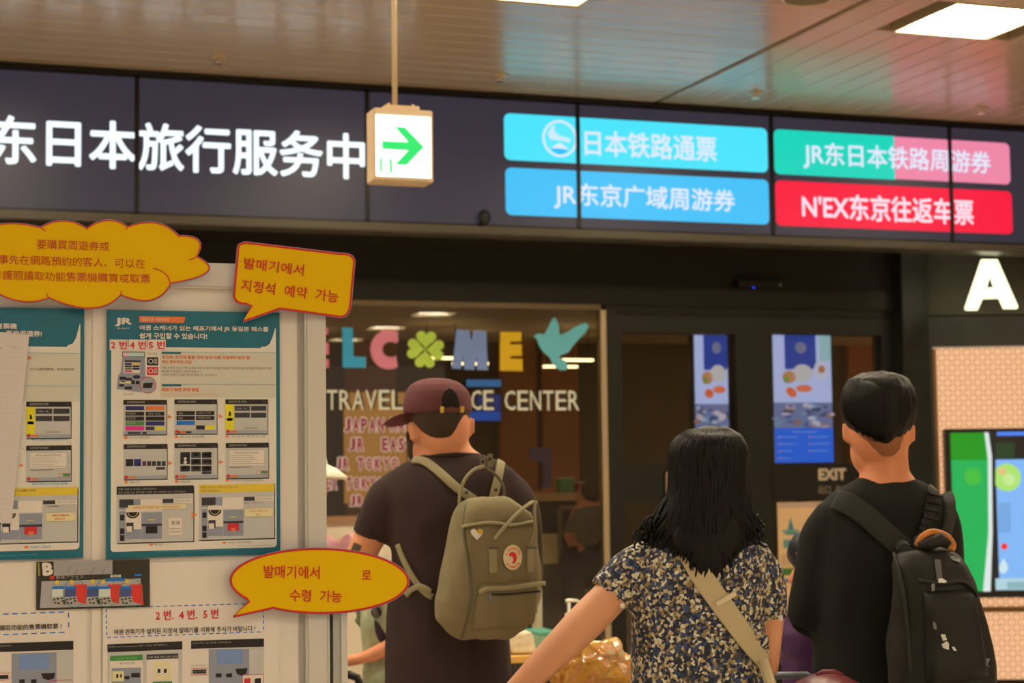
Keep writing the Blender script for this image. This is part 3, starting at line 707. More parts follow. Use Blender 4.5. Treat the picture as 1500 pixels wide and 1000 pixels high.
# ================================================================== ticket machine wall
t_ = math.radians(22); cpt = PF.hit(1349, 500); PA = Plane((cpt.x, cpt.y, 0), (-math.sin(t_), -math.cos(t_), 0))
ws = empty('wall_side', (cpt.x, cpt.y, 0), kind='structure')
def abox(x0, x1, y0, y1, m, name, front=0.0, depth=.06, par=None, z0=None, z1=None, u1=None, bevel=0):
    ua, za_ = PA.uv(x0, y0); ub = PA.uv(x1, y0)[0] if u1 is None else u1; zb2 = PA.uv(x0, y1)[1]
    if z0 is not None: zb2 = z0
    if z1 is not None: za_ = z1
    c = PA.at((ua + ub) / 2, (za_ + zb2) / 2, front - depth / 2)
    return MB().box(c, (ub - ua, depth, za_ - zb2), (PA.x, PA.n, UP)).build(name, m, par or ws, bevel=bevel)
UE = 3.2
m_aw = mat('olive_grey_panel', (62, 62, 50), rough=.45, noise_amt=.06)
abox(1351, 1500, 300, 462, m_aw, 'upper_panel', u1=UE, z1=2.8)
abox(1351, 1500, 464.5, 508, mat('dark_teal_grey_panel', (44, 48, 42), rough=.45), 'lintel_panel', u1=UE)
abox(1351, 1366, 508, 900, mat('dark_teal_grey_panel', (44, 48, 42)), 'jamb_panel', z0=0)
abox(1354, 1500, 460, 466, m_gap, 'joint', front=-.01, u1=UE)
abox(1366, 1371, 511, 900, mat('dull_bronze', (135, 95, 55), rough=.4, metal=.4), 'bronze_trim', front=.0, z0=0)
# backlit patterned panels
def shippo():
    m = bpy.data.materials.new('backlit_patterned_screen'); m.use_nodes = True; nt = m.node_tree; b = nt.nodes['Principled BSDF']
    tcn = nt.nodes.new('ShaderNodeTexCoord'); mp = nt.nodes.new('ShaderNodeMapping'); mp.inputs['Rotation'].default_value = (0, 0, t_)
    nt.links.new(tcn.outputs['Object'], mp.inputs[0])
    sx_ = nt.nodes.new('ShaderNodeSeparateXYZ'); nt.links.new(mp.outputs[0], sx_.inputs[0])
    cb = nt.nodes.new('ShaderNodeCombineXYZ'); nt.links.new(sx_.outputs[0], cb.inputs[0]); nt.links.new(sx_.outputs[2], cb.inputs[1])
    def ring(off):
        a = nt.nodes.new('ShaderNodeVectorMath'); a.operation = 'ADD'; a.inputs[1].default_value = (off[0], off[1], 0); nt.links.new(cb.outputs[0], a.inputs[0])
        v = nt.nodes.new('ShaderNodeTexVoronoi'); v.voronoi_dimensions = '2D'; v.inputs['Scale'].default_value = 1 / .066; v.inputs['Randomness'].default_value = 0
        nt.links.new(a.outputs[0], v.inputs['Vector']); 
        r_ = nt.nodes.new('ShaderNodeValToRGB'); e = r_.color_ramp.elements
        e[0].position = 0; e[0].color = (.0, .0, .0, 1); e[1].position = .10; e[1].color = (.75, .75, .75, 1)
        for p_, c_ in ((.07, 0.2), (.24, .9), (.29, .25), (.37, .25), (.44, 1)):
            q_ = e.new(p_); q_.color = (c_, c_, c_, 1)
        nt.links.new(v.outputs['Distance'], r_.inputs[0]); return r_
    r1, r2 = ring((0, 0)), ring((.033, .033))
    mn = nt.nodes.new('ShaderNodeMix'); mn.data_type = 'RGBA'; mn.blend_type = 'MULTIPLY'; mn.inputs[0].default_value = 1
    nt.links.new(r1.outputs[0], mn.inputs[6]); nt.links.new(r2.outputs[0], mn.inputs[7])
    mx = nt.nodes.new('ShaderNodeMix'); mx.data_type = 'RGBA'; mx.inputs[6].default_value = lin((196, 112, 62)); mx.inputs[7].default_value = lin((255, 212, 164))
    nt.links.new(mn.outputs[2], mx.inputs[0]); nt.links.new(mx.outputs[2], b.inputs['Emission Color']); b.inputs['Emission Strength'].default_value = 1.0
    b.inputs['Base Color'].default_value = (.05, .03, .02, 1); return m
m_ship = shippo()
ship = empty('backlit_screen', PA.hit(1400, 900), 'glowing salmon patterned screen around the ticket machine display', 'screen')
abox(1371, 1500, 511, 889, m_ship, 'upper_pane', front=-.01, depth=.03, par=ship, u1=UE)
abox(1371, 1500, 889, 897, mat('bronze_rail', (120, 84, 42), rough=.35, metal=.5), 'rail', front=.012, depth=.05, par=ship, u1=UE, bevel=.003)
abox(1371, 1500, 897, 1000, m_ship, 'lower_pane', front=-.01, depth=.03, par=ship, z0=.1, u1=UE)
abox(1371, 1500, 897, 1000, m_gap, 'plinth', front=.0, depth=.05, z0=0, z1=.1, u1=UE)
# ticket machine display
PK = Plane(PA.at(0, 0, .09), PA.n)
mon = empty('ticket_machine_display', PA.hit(1440, 875, .05), 'large black framed screen showing green and light blue fields on the glowing patterned wall', 'display')
ua, za_ = PK.uv(1384, 628); zb2 = PK.uv(1384, 876)[1]; ub = ua + 1.35
c = PK.at((ua + ub) / 2, (za_ + zb2) / 2, -.045)
MB().box(c, (ub - ua, .09, za_ - zb2), (PK.x, PK.n, UP)).build('frame', mat('black_screen_frame', (20, 18, 12), rough=.35), mon, bevel=.006)
pr = Print(PK, mon, .001)
pr.rect(1391, 634, 1500, 866, E('k_black', (14, 16, 22), .6), 'screen_area', 0)
pr.rect(1392, 634, 1447, 866, E('k_green', (0, 178, 86), .95), 'green_field', 1)
pr.rect(1392, 634, 1444, 674, E('k_green2', (0, 150, 16), .95), 'green_field', 2)
pr.disc(1425, 698, 13, E('k_green3', (60, 190, 60), .95), 'green_field', 3, 24)
pr.poly([(1442, 633), (1448, 633), (1454, 668), (1454, 866), (1440, 866), (1448, 780), (1447, 672)], E('k_white', (225, 235, 235), .95), 'white_stripe', 4)
pr.poly([(1448, 633), (1453, 633), (1458.5, 668), (1456.5, 866), (1451, 866), (1454, 780), (1453, 668)], E('k_line', (12, 20, 26), .6), 'black_stripe', 5)
x_r = 1500
pr.rect(1458, 673, x_r + 75, 848, E('k_lightblue', (128, 184, 248), .97), 'blue_field', 2)
pr.rect(1458, 847, x_r + 75, 864, E('k_paleteal', (178, 214, 224), .95), 'lower_bar', 3)
pr.rect(1475, 852, x_r + 75, 862, E('k_tealgrey', (136, 180, 190), .95), 'lower_bar', 4)
pr.rect(1460, 632.5, x_r + 75, 638, E('k_bluebar', (70, 130, 245), 1), 'upper_bar', 3)
pr.rect(1458, 648, 1486, 671, E('k_darkgreen', (14, 62, 30), .8), 'dark_green_block', 2)
pr.disc(1475, 699, 20.5, E('k_lime', (170, 226, 110), 1), 'round_badge', 4, 28)
pr.disc(1468, 690, 6, E('k_salmon', (225, 190, 130), 1), 'round_badge', 5, 14); pr.disc(1478, 702, 9, E('k_lime2', (196, 232, 150), 1), 'round_badge', 5, 16)
for i in range(4):
    for j in range(11): pr.disc(1464.5 + i * 4.6, 738 + j * 4, 1.5, E('k_griddot', (88, 130, 175), .9), 'dot_grid', 4, 6)
pr.disc(1471, 800, 4.8, E('k_red', (250, 30, 20), 1), 'red_button', 4, 16)
pr.poly([(1470, 817), (1475, 826), (1477, 832), (1474, 838), (1470, 840), (1465, 838), (1463, 832), (1465, 826)], E('k_drop', (205, 228, 236), 1), 'drop_symbol', 4)
pr.done()
# the lit letter A
PL = YP(9.0)
la = empty('lit_letter', PL.hit(1452, 455), 'big glowing white letter A hanging under the video wall', 'sign')
def TA(x, y): return (1340 + x / 3.57, 340 + y / 3.57)
vs = [(352, 142), (432, 142), (540, 388), (535, 400), (468, 400), (444, 346), (355, 348), (328, 408), (272, 408), (265, 398)]
hole = [(395, 225), (376, 290), (417, 288)]
w = [PL.hit(*TA(*q)) for q in vs]; h = [PL.hit(*TA(*q)) for q in hole]
def annulus(outer, holep, ext):
    """polygon with a hole joined by a bridge"""
    mb = MB(); ring_ = outer + [outer[0]] + [holep[0]] + holep[::-1][0:2] + [holep[0]]
    return ring_
mb = MB()
# left stroke, right stroke, cross bar and cap as one welded outline around the hole
L_ = [w[0], h[0], h[1], w[6], w[7], w[8], w[9]]; R_ = [w[0], w[1], w[2], w[3], w[4], w[5], h[2], h[0]]; B_ = [h[1], h[2], w[5], w[6]]
for q in (L_, R_, B_): mb.prism(q, (0, .012, 0))
o = mb.build('letter', mat('lit_letter_white', (255, 252, 206), emit=1.8), la)
c0 = PL.hit(1452, 379)
MB().box((c0.x, 9.02, (c0.z + ZB - .03) / 2), (.05, .03, ZB - .03 - c0.z)).build('hanger', m_black, la)
# ================================================================== behind the glass
def ithing(name, px, py, yy, lab, cat, grp=None): return empty(name, hy(px, py, yy), lab, cat, grp)
# counter with oak top
r = empty('shop_counter', (hy(790, 735, 11).x, 11, 0), 'long pale oak counter top seen through the glass right of the canvas backpack', 'counter')
zc_ = YP(10.9).uv(800, 724)[1]; xa_ = YP(10.9).uv(690, 700)[0]; xb_ = YP(10.9).uv(856, 700)[0]
MB().box(((xa_ + xb_) / 2, 11.2, zc_ - .02), (xb_ - xa_, .6, .05)).build('top', m_oak, r, bevel=.004)
MB().box(((xa_ + xb_) / 2, 11.25, (zc_ - .045) / 2), (xb_ - xa_ - .06, .5, zc_ - .045)).build('body', mat('counter_dark', (48, 46, 48), rough=.5), r)
# blue screens at the back
for (x0, x1, y0, y1, col, lb) in ((606, 640, 560, 585, (46, 88, 150), 'small blue screen behind the cap'), (684, 734, 556, 566, (60, 120, 175), 'narrow light blue screen strip above the word service'), (700, 733, 578, 600, (36, 56, 122), 'navy screen behind the middle silver words'), (688, 733, 602, 616, (30, 82, 178), 'bright blue screen strip under the silver words')):
    pl = YP(12.3); q1 = pl.uv(x0, y0); q2 = pl.uv(x1, y0); zz = pl.uv(x0, y1)[1]
    r = empty('wall_screen', pl.hit((x0 + x1) / 2, y1), lb, 'screen', 'blue screens at the back of the shop')
    MB().box(((q1[0] + q2[0]) / 2, 12.34, (q1[1] + zz) / 2), (q2[0] - q1[0] + .02, .06, q1[1] - zz + .02)).build('case', m_black, r)
    MB().box(((q1[0] + q2[0]) / 2, 12.305, (q1[1] + zz) / 2), (q2[0] - q1[0], .01, q1[1] - zz)).build('face', E('ws_%d' % x0, col, .8), r)
    MB().box(((q1[0] + q2[0]) / 2, 12.42, (q1[1] + zz) / 2), (.05, .2, .05)).build('wall_mount', m_black, r)
# purple notice on the counter
pl = YP(11.0)
r = empty('purple_notice', pl.hit(800, 720), 'small lilac notice standing on the oak counter behind the glass', 'notice')
q = MB(); q.prism([pl.hit(776, 656), pl.hit(808, 656), pl.hit(808, 712), pl.hit(795, 718), pl.hit(798, 690), pl.hit(792, 676), pl.hit(776, 673)], (0, .01, 0)); q.build('sheet', mat('lilac_sheet', (108, 92, 140), rough=.6), r)
MB().box((hy(800, 722, 11).x, 11.02, zc_ + .02), (.08, .06, .03)).build('foot', mat('amber_block', (190, 120, 60)), r, bevel=.005)
for (px, rgb, w_, h_, lb, nm) in ((828, (90, 150, 90), .11, .1, 'pale green box on the oak counter behind the glass', 'small_box'), (848, (190, 40, 34), .035, .07, 'small red tin at the end of the oak counter', 'small_tin')):
    cc = hy(px, 722, 11.1); r = empty(nm, (cc.x, 11.1, zc_ + .006), lb, 'box')
    MB().box((cc.x, 11.1, zc_ + .005 + h_ / 2), (w_, .08, h_)).build('box_body', mat('bx%d' % rgb[0], rgb), r, bevel=.006)
    MB().box((cc.x, 11.1, zc_ + .005 + h_), (w_ + .006, .086, .012)).build('lid', mat('bxl', (200, 200, 180)), r, bevel=.003)
# metal stand with clear screen
r = empty('partition_frame', hy(835, 900, 10.6), 'thin pale metal partition frame on the floor behind the glass beside the grey clad clerk', 'frame')
pl = YP(10.6); q1 = pl.uv(820, 744); q2 = pl.uv(858, 744)
for xx in (q1[0], q2[0]): MB().tube([(xx, 10.6, 0), (xx, 10.6, q1[1])], .013, 10).build('post', m_beige, r)
MB().tube([(q1[0], 10.6, q1[1]), (q2[0], 10.6, q1[1])], .013, 10).build('top_bar', m_beige, r)
# cream notice card right of the backpack
r = ithing('price_card', 806, 825, 10.3, 'cream card on a dark stand behind the glass right of the backpack', 'card')
a_, b_ = YP(10.3).uv(792, 782), YP(10.3).uv(818, 825)
MB().box(((a_[0] + b_[0]) / 2, 10.31, (a_[1] + b_[1]) / 2), (b_[0] - a_[0], .02, a_[1] - b_[1])).build('card', mat('cream_card', (215, 195, 150)), r, bevel=.002)
MB().box(((a_[0] + b_[0]) / 2, 10.36, b_[1] / 2), (b_[0] - a_[0] + .04, .08, b_[1])).build('stand', mat('dark_stand', (34, 34, 32)), r)
# grey suitcase-like printer & plant patch
r = ithing('potted_plant', 566, 752, 10.2, 'small dark green plant low behind the glass under the red letters', 'plant')
q = MB(); cc = hy(566, 757, 10.1); rr = random.Random(5)
for i in range(26):
    an = rr.random() * 6.28; L = .06 + .08 * rr.random(); tip = cc + Vector((math.cos(an) * L, math.sin(an) * L, .05 + .12 * rr.random())); sdv = Vector((-math.sin(an), math.cos(an), 0)) * .014
    md = cc.lerp(tip, .6) + Vector((0, 0, .03)); q.add([cc, md + sdv, tip, md - sdv], [(0, 1, 2, 3)])
q.build('leaves', mat('dark_leaf', (46, 84, 36), rough=.5), r)
MB().tube([cc + Vector((0, 0, -.12)), cc + Vector((0, 0, .0))], [.05, .065], 16).build('pot', mat('grey_pot', (90, 90, 85)), r)
MB().box(cc + Vector((0, 0, -.12 - (cc.z - .12) / 2)), (.3, .3, cc.z - .12)).build('pedestal', mat('dark_stand', (34, 34, 32)), r)
# ================================================================== notice board
K = (.70, .50, .29)                                 # warm hall light on a camera-facing surface
def alb(rgb):
    l = lin(rgb); a = [min(.82, l[i] / K[i]) for i in range(3)]
    return a
def pm(name, rgb, rough=.6, **k):
    a = alb(rgb); s = tuple(255 * (12.92 * v if v <= .0031308 else 1.055 * v ** (1 / 2.4) - .055) for v in a)
    return mat(name, s, rough=rough, **k)
YB = 2.95
PBd = YP(YB); BX = lambda x, y=600: PBd.uv(x, y)[0]; BZ = lambda y, x=400: PBd.uv(x, y)[1]
m_brd = pm('board_cream', (198, 170, 132), noise_amt=.03, noise_scale=3)
m_frm = pm('board_frame_paint', (180, 157, 122), rough=.4)
m_alu = pm('dull_aluminium', (150, 134, 104), rough=.35, metal=.2)
nb = empty('notice_board', (BX(200), YB, 0), 'tall cream notice board in front covered with teal posters and sheets', 'notice board')
zt, zti = BZ(387, 350), BZ(424, 350); zbot = .80
MB().box((( -1.0 + BX(439)) / 2, YB + .02, (zti + zbot) / 2), (BX(439) + 1.0, .03, zti - zbot)).build('panel', m_brd, nb)
MB().box(((-1.0 + BX(470)) / 2, YB + .04, (zt + zbot) / 2), (BX(470) + 1.0, .008, zt - zbot - .01)).build('added_back_panel', mat('dark_board_back', (52, 48, 42)), nb)  # added dark back, out of view, keeps the board's reflection in the glass dark
b = MB(); b.box(((-1.0 + BX(476)) / 2, YB + .012, (zt + zti) / 2), (BX(476) + 1.0, .05, zt - zti)); b.build('top_frame', m_frm, nb, bevel=.004)
b = MB(); b.box(((BX(445) + BX(476)) / 2, YB + .012, (zti + zbot) / 2), (BX(476) - BX(445), .05, zti - zbot)); b.build('side_frame', m_frm, nb, bevel=.004)
b = MB(); b.box(((BX(437) + BX(445)) / 2, YB + .016, (zti + zbot) / 2), (BX(445) - BX(437), .026, zti - zbot)); b.build('groove', pm('groove_shadow_grey', (150, 130, 100)), nb)
b = MB(); b.box(((-1.0 + BX(476)) / 2, YB + .012, zbot - .02), (BX(476) + 1.0, .05, .04)); b.build('bottom_frame', m_frm, nb, bevel=.004)
b = MB(); b.box(((BX(135) + BX(149)) / 2, YB + .004, (zti + zbot) / 2), (BX(149) - BX(135), .006, zti - zbot)); b.build('joint_strip', m_brd, nb, bevel=.001)
zp = BZ(872, 490)
for a_, c_, nm, mm, dy in ((476, 479, 'post_edge', m_alu, .02), (479, 482, 'post_edge', m_frm, .012), (482, 487, 'post_groove', pm('post_dark_groove', (84, 70, 44)), .03), (487, 498, 'post', m_alu, .012), (498, 507, 'post', m_frm, .008)):
    MB().box(((BX(a_) + BX(c_)) / 2, YB + .012 + dy, zp / 2 + .03), (BX(c_) - BX(a_), .04, zp - .06)).build(nm, mm, nb)
for xx in (-.8, BX(492)):
    MB().box((xx, YB + .02, .03), (.06, .55, .04)).build('foot', m_alu, nb, bevel=.006)
    for s_ in (-.22, .22): MB().tube([(xx - .012, YB + .02 + s_, .02), (xx + .012, YB + .02 + s_, .02)], .02, 14).build('caster', m_black, nb)
MB().box((-.8, YB + .02, .42), (.05, .04, .8)).build('post', m_alu, nb)
def stroke(s, pts, w, m, name='outline', lv=2, closed=False):
    n = len(pts); V = []
    for i, p in enumerate(pts):
        a = pts[(i - 1) % n] if closed else pts[max(i - 1, 0)]; c = pts[(i + 1) % n] if closed else pts[min(i + 1, n - 1)]
        dx, dy = c[0] - a[0], c[1] - a[1]; L = math.hypot(dx, dy) or 1; V.append(((p[0] - dy / L * w / 2, p[1] + dx / L * w / 2), (p[0] + dy / L * w / 2, p[1] - dx / L * w / 2)))
    o = s.base + lv * .0004; mb = s.mb(name, m)
    for i in range(n if closed else n - 1):
        a, c = V[i], V[(i + 1) % n]; mb.add([s.pl.hit(*a[0], o), s.pl.hit(*a[1], o), s.pl.hit(*c[1], o), s.pl.hit(*c[0], o)], [(0, 1, 2, 3)])
Print.stroke = stroke
def sheet(pl, x0, y0, x1, y1, m, name, par, th=.0006, off=0.0):
    a = pl.uv(x0, y0); u1 = pl.uv(x1, y0)[0]; z1_ = pl.uv(x0, y1)[1]
    c = pl.at((a[0] + u1) / 2, (a[1] + z1_) / 2, off - th / 2)
    return MB().box(c, (u1 - a[0], th, a[1] - z1_), (pl.x, pl.n, UP)).build(name, m, par)
c_cream = pm('poster_paper', (196, 172, 134)); c_pale = pm('poster_sage_paper', (182, 160, 122))
c_teal = mat('poster_teal_ink', (6, 112, 142), rough=.35, noise_amt=.16, noise_scale=30); c_org = pm('print_orange', (200, 96, 42)); c_red = pm('print_red', (182, 34, 34))
c_blk = pm('print_black', (30, 24, 20)); c_gry = pm('print_screen_grey', (170, 152, 122)); c_gry2 = pm('print_mid_grey', (140, 130, 114)); c_wht = pm('print_white', (205, 190, 160))
c_ylw = pm('print_yellow', (214, 180, 24)); c_txt = pm('print_text_grey', (96, 80, 62)); c_blu = pm('print_blue', (20, 90, 140)); c_nvy = pm('print_navy', (34, 36, 70)); c_grn = pm('print_green', (62, 110, 46))
c_pnk = pm('print_magenta', (196, 36, 96)); c_lil = pm('print_lilac_grey', (126, 118, 108)); c_slate = pm('print_slate', (48, 44, 40)); c_lt = pm('print_light_text', (150, 132, 104)); c_lylw = pm('print_soft_yellow', (216, 190, 110))
c_amb = pm('print_amber', (206, 156, 36)); c_crm = pm('print_cream_box', (206, 178, 140)); c_torg = pm('print_soft_orange', (206, 140, 92)); c_tealtxt = pm('print_teal_text', (70, 130, 130))
def thumb(pr, F, x0, y0, x1, y1, kind, num=True):
    """small printed picture of a ticket machine menu"""
    pr = pr.sub('menu_picture', c_gry, *F(x0, y0), *F(x1, y1))
    R_ = lambda a, b, c, d, m, lv=3, nm='printed_button': pr.rect(*F(a, b), *F(c, d), m, nm, lv)
    w, h = x1 - x0, y1 - y0; X = lambda t: x0 + w * t; Y = lambda t: y0 + h * t
    R_(x0 + 5, y0 + 5, x1 + 6, y1 + 8, pm('print_soft_shadow_line', (150, 132, 104)), 1, 'picture_edge')
    R_(x0, y0, x1, Y(.14), c_blk, 3, 'menu_header'); R_(x0, Y(.9), x1, y1, c_gry2, 3, 'menu_footer')
    pr.text('指定席券売機 新幹線', *F(X(.08), Y(.03)), *F(X(.5), Y(.10)), c_lt, 4, res=1)
    R_(X(.88), Y(.04), X(.97), Y(.10), c_slate, 4)
    if num: pr.disc(*F(X(.06), Y(.93)), 2.6, c_red, 'step_number', 5, 14); R_(X(.13), Y(.91), X(.27), Y(.97), c_org, 5)
    def btn(a, b, c, d, m): R_(X(a), Y(b), X(c), Y(d), m, 4)
    if kind == 1:
        for a, b, m in ((.05, .18, c_nvy), (.52, .18, c_org), (.05, .34, c_blk), (.52, .34, c_blk), (.05, .48, c_blk), (.52, .48, c_blk), (.05, .62, c_grn), (.52, .62, c_nvy), (.05, .76, c_pnk)): btn(a, b, a + .43, b + .115, m)
        btn(.52, .77, .72, .87, c_slate); btn(.75, .77, .95, .86, c_ylw); btn(.1, .92, .4, .98, c_slate); btn(.44, .92, .54, .98, c_blk)
        for i, t in enumerate(('新幹線', '指定席', '乗車券')): pr.text(t, *F(X(.08), Y(.36 + .14 * i)), *F(X(.28), Y(.43 + .14 * i)), c_lt, 5, res=1)
        pr.text('特急 予約', *F(X(.58), Y(.37)), *F(X(.85), Y(.43)), c_lt, 5, res=1)
    if kind == 2:
        for a, b, m in ((.05, .34, c_blk), (.51, .34, c_blk), (.05, .48, c_blk), (.51, .48, c_blk), (.05, .62, c_blu)): btn(a, b, a + .43, b + .115, m)
        btn(.51, .75, .71, .87, c_blk); btn(.74, .75, .94, .87, c_ylw); btn(.1, .92, .4, .98, c_slate)
        for i, t in enumerate(('乗車券', '回数券')): pr.text(t, *F(X(.09), Y(.37 + .14 * i)), *F(X(.2), Y(.43 + .14 * i)), c_lt, 5, res=1)
        pr.text('外国の方 予約', *F(X(.55), Y(.36)), *F(X(.85), Y(.42)), c_lt, 5, res=1); pr.text('周遊券 切符', *F(X(.55), Y(.5)), *F(X(.85), Y(.56)), c_lt, 5, res=1)
    if kind == 3:
        R_(X(0), Y(.14), X(.2), Y(.9), c_ylw, 4)
        for a, b in ((.22, .19), (.61, .19), (.22, .39), (.61, .39)): btn(a, b, a + .36, b + .14, c_slate)
        btn(.03, .54, .17, .62, c_blk); pr.disc(*F(X(.1), Y(.38)), 1.6, c_slate, 'printed_figure', 5, 8); btn(.08, .4, .13, .48, c_slate)
        R_(X(.44), Y(.80), X(.76), Y(.86), c_lt, 4)
        pr.text('周遊券 一覧', *F(X(.25), Y(.24)), *F(X(.5), Y(.29)), c_lt, 5, res=1)
    if kind == 4:
        btn(.05, .42, .22, .62, c_blk); btn(.24, .42, .40, .62, c_nvy)
        for i in range(5): btn(.43 + .112 * i, .48, .52 + .112 * i, .61, [c_pnk, c_slate, c_slate, c_slate, c_slate][i] if i else pm('print_plum', (90, 44, 60)))
        btn(.75, .65, .95, .72, c_slate)
    if kind == 5:
        btn(.14, .25, .36, .58, c_blk)
        for i in range(3):
            for j in range(3):
                if i == 0 and j < 2: continue
                btn(.14 + .25 * i, .25 + .19 * j, .36 + .25 * i, .41 + .19 * j, c_slate if (i + j) % 2 else c_blk)
                for q_ in range(2 + i): btn(.2 + .25 * i + .04 * q_, .28 + .19 * j, .225 + .25 * i + .04 * q_, .35 + .19 * j, c_wht)
        pr.disc(*F(X(.25), Y(.43)), 2.2, c_wht, 'printed_figure', 5, 10); pr.disc(*F(X(.25), Y(.53)), 2.6, c_wht, 'printed_figure', 5, 10)
        btn(.64, .80, .86, .86, c_slate)
    if kind == 6:
        R_(X(.09), Y(.21), X(.9), Y(.64), c_crm, 4)
        pr.text('내용을 확인해 주십시오', *F(X(.2), Y(.25)), *F(X(.78), Y(.30)), c_txt, 5, res=1)
        for i, l in enumerate((.5, .55, .6, .5, .8)): R_(X(.12), Y(.34 + .06 * i), X(.12 + l), Y(.355 + .06 * i), c_lt, 5, 'printed_line')
        R_(X(.09), Y(.68), X(.6), Y(.695), c_txt, 5, 'printed_line'); btn(.82, .79, .98, .86, c_grn); pr.stroke([F(X(.72), Y(.78)), F(X(.98), Y(.78)), F(X(.98), Y(.88)), F(X(.72), Y(.88))], .5, c_red, 'outline', 5, True)
    pr.done()
def tri(pr, F, x, y, s=17): pr.poly([F(x - s, y - s), F(x + s, y), F(x - s, y + s)], c_org, 'arrow', 3)
# ---- poster on the near panel, Korean
PS1 = YP(YB - .002)
F6 = lambda x, y: (150 + x / 5.556, 440 + y / 5.556)
F7 = lambda x, y: (150 + x / 5.556, 560 + y / 5.556)
F8 = lambda x, y: (150 + x / 5.556, 680 + y / 5.556)
kp = empty('ticket_poster', PS1.hit(282, 815), 'teal bordered Korean instruction poster with rows of machine menus, nearest the board edge', 'poster', 'teal posters on the board')
sheet(PS1, 156.5, 453.5, 409.5, 818.5, c_teal, 'sheet', kp)
pr = Print(PS1, kp, .0002)
pr.rrect(*F6(72, 376), *F8(1412, 712), .006, c_cream, 'inner_panel', 1, 'cd')
pr.rect(*F6(470, 418), *F6(1412, 680), c_pale, 'tinted_panel', 2); pr.rect(*F6(470, 684), *F6(1412, 790), c_pale, 'tinted_panel', 2)
pr.poly([F6(1407, 222), F6(1411, 222), F6(1412, 400), F6(1290, 400), F6(1290, 377), F6(1332, 374), F6(1362, 352), F6(1384, 300)], c_cream, 'inner_panel', 2)
pr.text('JR', *F6(102, 140), *F6(240, 210), c_wht, bold=.05); pr.text('JR-EAST', *F6(118, 220), *F6(222, 236), c_wht)
pr.rect(*F6(300, 128), *F6(662, 178), c_org, 'date_tag', 2, skew=.003); pr.text('2022년 4월부터', *F6(322, 141), *F6(535, 168), c_wht)
pr.text('여권 스캐너가 있는 매표기에서 JR 동일본 패스를', *F6(300, 200), *F6(1350, 248), c_wht, bold=.03)
pr.text('쉽게 구입할 수 있습니다!', *F6(300, 262), *F6(852, 310), c_wht, bold=.03)
for k, (a, t) in enumerate(((60, '2 번'), (214, '4 번'), (368, '5 번'))):
    PQ = YP(YB - .0045); o = sheet(PQ, *F6(a, 317), *F6(a + 148, 402), c_crm, 'number_sticker', kp); q = Print(PQ, o, .0001); q.text(t, *F6(a + 8, 328), *F6(a + 140, 394), c_red, bold=.02); q.done()
pr.rect(*F6(480, 416), *F6(1410, 419), c_tealtxt, 'thin_line', 3); pr.rect(*F6(482, 418), *F6(636, 434), c_teal, 'tab', 4, skew=.001)
pr.rect(*F6(480, 679), *F6(1410, 682), c_tealtxt, 'thin_line', 3); pr.rect(*F6(484, 681), *F6(638, 698), c_teal, 'tab', 4, skew=.001)
pr.text('포인트: 창구에 줄을 서지 않고 이른 아침부터 늦은 밤', *F6(483, 445), *F6(1200, 475), c_org, bold=.03)
pr.text('까지 편리하게 구입!', *F6(483, 485), *F6(725, 515), c_org, bold=.03)
pr.text('여권 스캐너가 있는 지정석 매표기에서 이름과 생년월일 여권을 스캔하여 발급 및 특별 왕복권 대상 철도', *F6(483, 537), *F6(1380, 558), c_txt, res=1)
pr.text('패스를 구입하실 수 있게 되었습니다.', *F6(483, 566), *F6(805, 587), c_txt, res=1)
pr.text('스캐너 여권지가 없는 지정석 매표기가 표시됩니다.', *F6(483, 595), *F6(935, 615), c_txt, res=1)
pr.text('매표기 화면 조작 방법', *F6(483, 710), *F6(782, 742), c_org, bold=.04)
pr.text('역무원에 따라 여권 직접 조작이 가능합니다.', *F6(483, 753), *F6(945, 775), c_torg, res=1)
pr.text('여권 스캐너', *F6(368, 424), *F6(450, 440), c_txt, res=1); pr.text('여권 스캐너', *F6(170, 756), *F6(250, 772), c_txt, res=1)
pr.poly([F6(163, 462), F6(345, 460), F6(348, 610), F6(400, 700), F6(300, 745), F6(115, 718), F6(128, 610), F6(150, 580)], c_lil, 'machine_picture', 3)
pr.rect(*F6(160, 416), *F6(345, 460), c_blk, 'machine_picture', 4); pr.rect(*F6(165, 422), *F6(340, 455), pm('print_sky', (160, 170, 172)), 'machine_picture', 5); pr.rect(*F6(165, 422), *F6(210, 455), pm('print_rose', (200, 150, 140)), 'machine_picture', 6)
pr.rect(*F6(180, 485), *F6(310, 500), c_slate, 'machine_picture', 4); pr.rect(*F6(172, 505), *F6(305, 590), c_wht, 'machine_picture', 4)
for i, m in enumerate((c_nvy, c_amb, c_slate, c_slate, c_grn, c_nvy, c_pnk, c_wht)): pr.rect(*F6(180 + 64 * (i % 2), 508 + 20 * (i // 2)), *F6(238 + 64 * (i % 2), 524 + 20 * (i // 2)), m, 'machine_picture', 5)
for a, b, c_, d in ((140, 620, 190, 645), (190, 630, 240, 650), (135, 680, 175, 700), (180, 700, 240, 722), (150, 655, 185, 665), (235, 650, 262, 680), (270, 655, 300, 680)): pr.rect(*F6(a, b), *F6(c_, d), c_blk, 'machine_picture', 4)
pr.disc(*F6(278, 622), 5.4, c_blk, 'machine_picture', 4, ry=.5); pr.rect(*F6(140, 658), *F6(230, 674), c_lylw, 'machine_picture', 4)
pr.disc(*F6(370, 688), 11.8, c_gry2, 'magnified_slot', 5, 28); pr.disc(*F6(370, 688), 12.2, c_red, 'magnified_slot', 6, 28, ring=.07); pr.poly([F6(335, 672), F6(412, 668), F6(400, 712), F6(328, 712)], c_blk, 'magnified_slot', 7)
